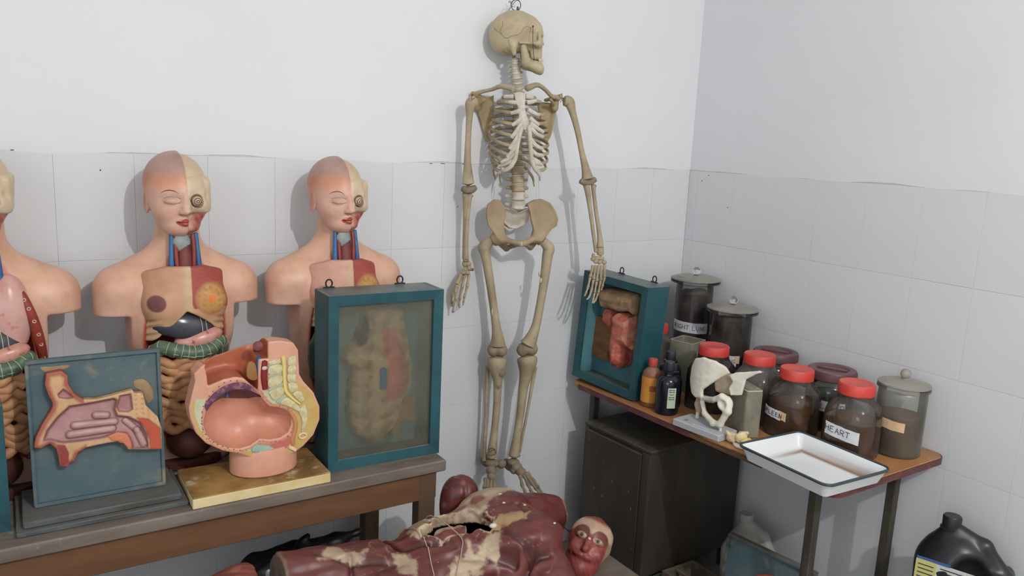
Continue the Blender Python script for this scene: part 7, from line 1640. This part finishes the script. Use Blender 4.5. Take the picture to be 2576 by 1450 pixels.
# ---- canisters
def canister(name, label, loc, rz, hw, hd, h, m, capm, z0=0.0):
    t = thing(name, label, 'canister', loc, rz)
    def f(p):
        zb = (h * 0.62 + z0) / 2; d = d_box(p, (0, 0, zb), (hw, hd, zb), 0.028); p = p - np.array([0, 0, z0], np.float32)
        d = smin(d, d_ell(p, (-hw * 0.22, 0, h * 0.60), (hw * 0.78, hd * 0.95, h * 0.25)), 0.04)
        d = smin(d, d_cap(p, (-hw * 0.38, 0, h * 0.70), (-hw * 0.40, 0, h * 0.80), hd * 0.42, hd * 0.34), 0.025)
        d = smin(d, d_cap(p, (-hw * 0.25, 0, h * 0.86), (hw * 0.35, 0, h * 0.79), 0.019, 0.018), 0.02); d = smin(d, d_cap(p, (hw * 0.35, 0, h * 0.79), (hw * 0.84, 0, h * 0.58), 0.018, 0.024), 0.02)
        for s in (-1, 1): d = smax(d, -d_ell(p, (hw * 0.30, s * hd * 1.0, h * 0.585), (hw * 0.44, hd * 0.72, h * 0.155)), 0.02)
        return smax(d, 0.001 - z0 - p[:, 2], 0.004).astype(np.float32)
    sdf_obj('canister_body', f, (-hw - 0.02, -hd - 0.02, -0.005), (hw + 0.02, hd + 0.02, h + z0), 0.0046, m, t)
    c = (-hw * 0.40, 0, h * 0.885 + z0); n = 20
    MB().lathe([(0.026, -0.016), (0.030, -0.014), (0.030, -0.008), (0.0255, -0.006), (0.0265, 0.026), (0.024, 0.030), (0, 0.030)], n, c).build('cap', capm, t)
    return t
bj = canister('jerrycan', 'black plastic canister with yellow and white label by the tiled wall', (-0.165, -1.420, 0), math.radians(-72), 0.125, 0.085, 0.372, 'black_plastic', 'black_plastic', 0.280)
lb = MB().box((-0.02, -0.0895, 0.430), (0.095, 0.0012, 0.085), 0.0005).build('label', 'label_white', bj, smooth=False)
MB().box((-0.088, -0.0912, 0.430), (0.028, 0.0012, 0.085), 0.0005).build('label_panel', 'label_yellow', lb, smooth=False)
MB().box((-0.070, -0.0912, 0.519), (0.045, 0.0012, 0.004), 0.0005).build('label_stripe', 'label_blue', lb, smooth=False)
for k in range(5): MB().box((-0.088, -0.0928, 0.500 - k * 0.013), (0.021, 0.0006, 0.0012)).build('print_line', 'pen', lb, smooth=False)
for k in range(4): MB().box((0.0, -0.0912, 0.503 - k * 0.011), (0.05 - 0.006 * k, 0.0006, 0.0012)).build('print_line', 'pen', lb, smooth=False)
canister('jerrycan', 'pale grey plastic canister in the shade under the side table', (-0.215, -0.700, 0), math.radians(-80), 0.100, 0.075, 0.352, 'white_plastic', 'white_plastic')

# ---- teal plaque leaning under the table, open crate beside it
tp2 = thing('leaning_plaque', 'teal framed plaque leaning under the side table beside the pale canister', 'model', (-0.452, -0.925, 0), math.radians(-90 + 7), tilt=(math.radians(-7), 0))
MB().box((0, 0.010, 0.18), (0.160, 0.007, 0.178), 0.001).build('backboard', 'teal_board', tp2, smooth=False)
for c, h in (((0, 0.006, 0.356), (0.164, 0.014, 0.005)), ((0, 0.006, 0.005), (0.164, 0.014, 0.005)), ((-0.160, 0.006, 0.18), (0.005, 0.013, 0.171)), ((0.160, 0.006, 0.18), (0.005, 0.013, 0.171))): MB().box(c, h, 0.001).build('frame_strip', 'grey_stand', tp2, smooth=False)
def d_rl(p): return (d_ell(p, (0.02, 0.0, 0.20), (0.085, 0.022, 0.085)) + 0.006 * wob(p, 60, 2)).astype(np.float32)
sdf_obj('organ_relief', d_rl, (-0.10, -0.04, 0.09), (0.14, 0.03, 0.31), 0.004, 'papier_red', tp2)
cr = thing('wooden_crate', 'low open wooden crate on the floor in front of the cabinet side', 'crate', (-0.43, -0.645, 0))
for c, h in (((-0.075, 0, 0.06), (0.007, 0.100, 0.06)), ((0.075, 0, 0.06), (0.007, 0.100, 0.06)), ((0, 0.107, 0.06), (0.082, 0.007, 0.06)), ((0, -0.107, 0.06), (0.082, 0.007, 0.06))): MB().box(c, h, 0.001).build('side_board', 'old_wood', cr, smooth=False)
MB().box((0, 0, 0.006), (0.070, 0.100, 0.006)).build('bottom_board', 'cabinet_dark', cr, smooth=False)
MB().box((-0.02, 0, 0.112), (0.006, 0.100, 0.005), 0.001).build('cross_slat', 'old_wood', cr, smooth=False)
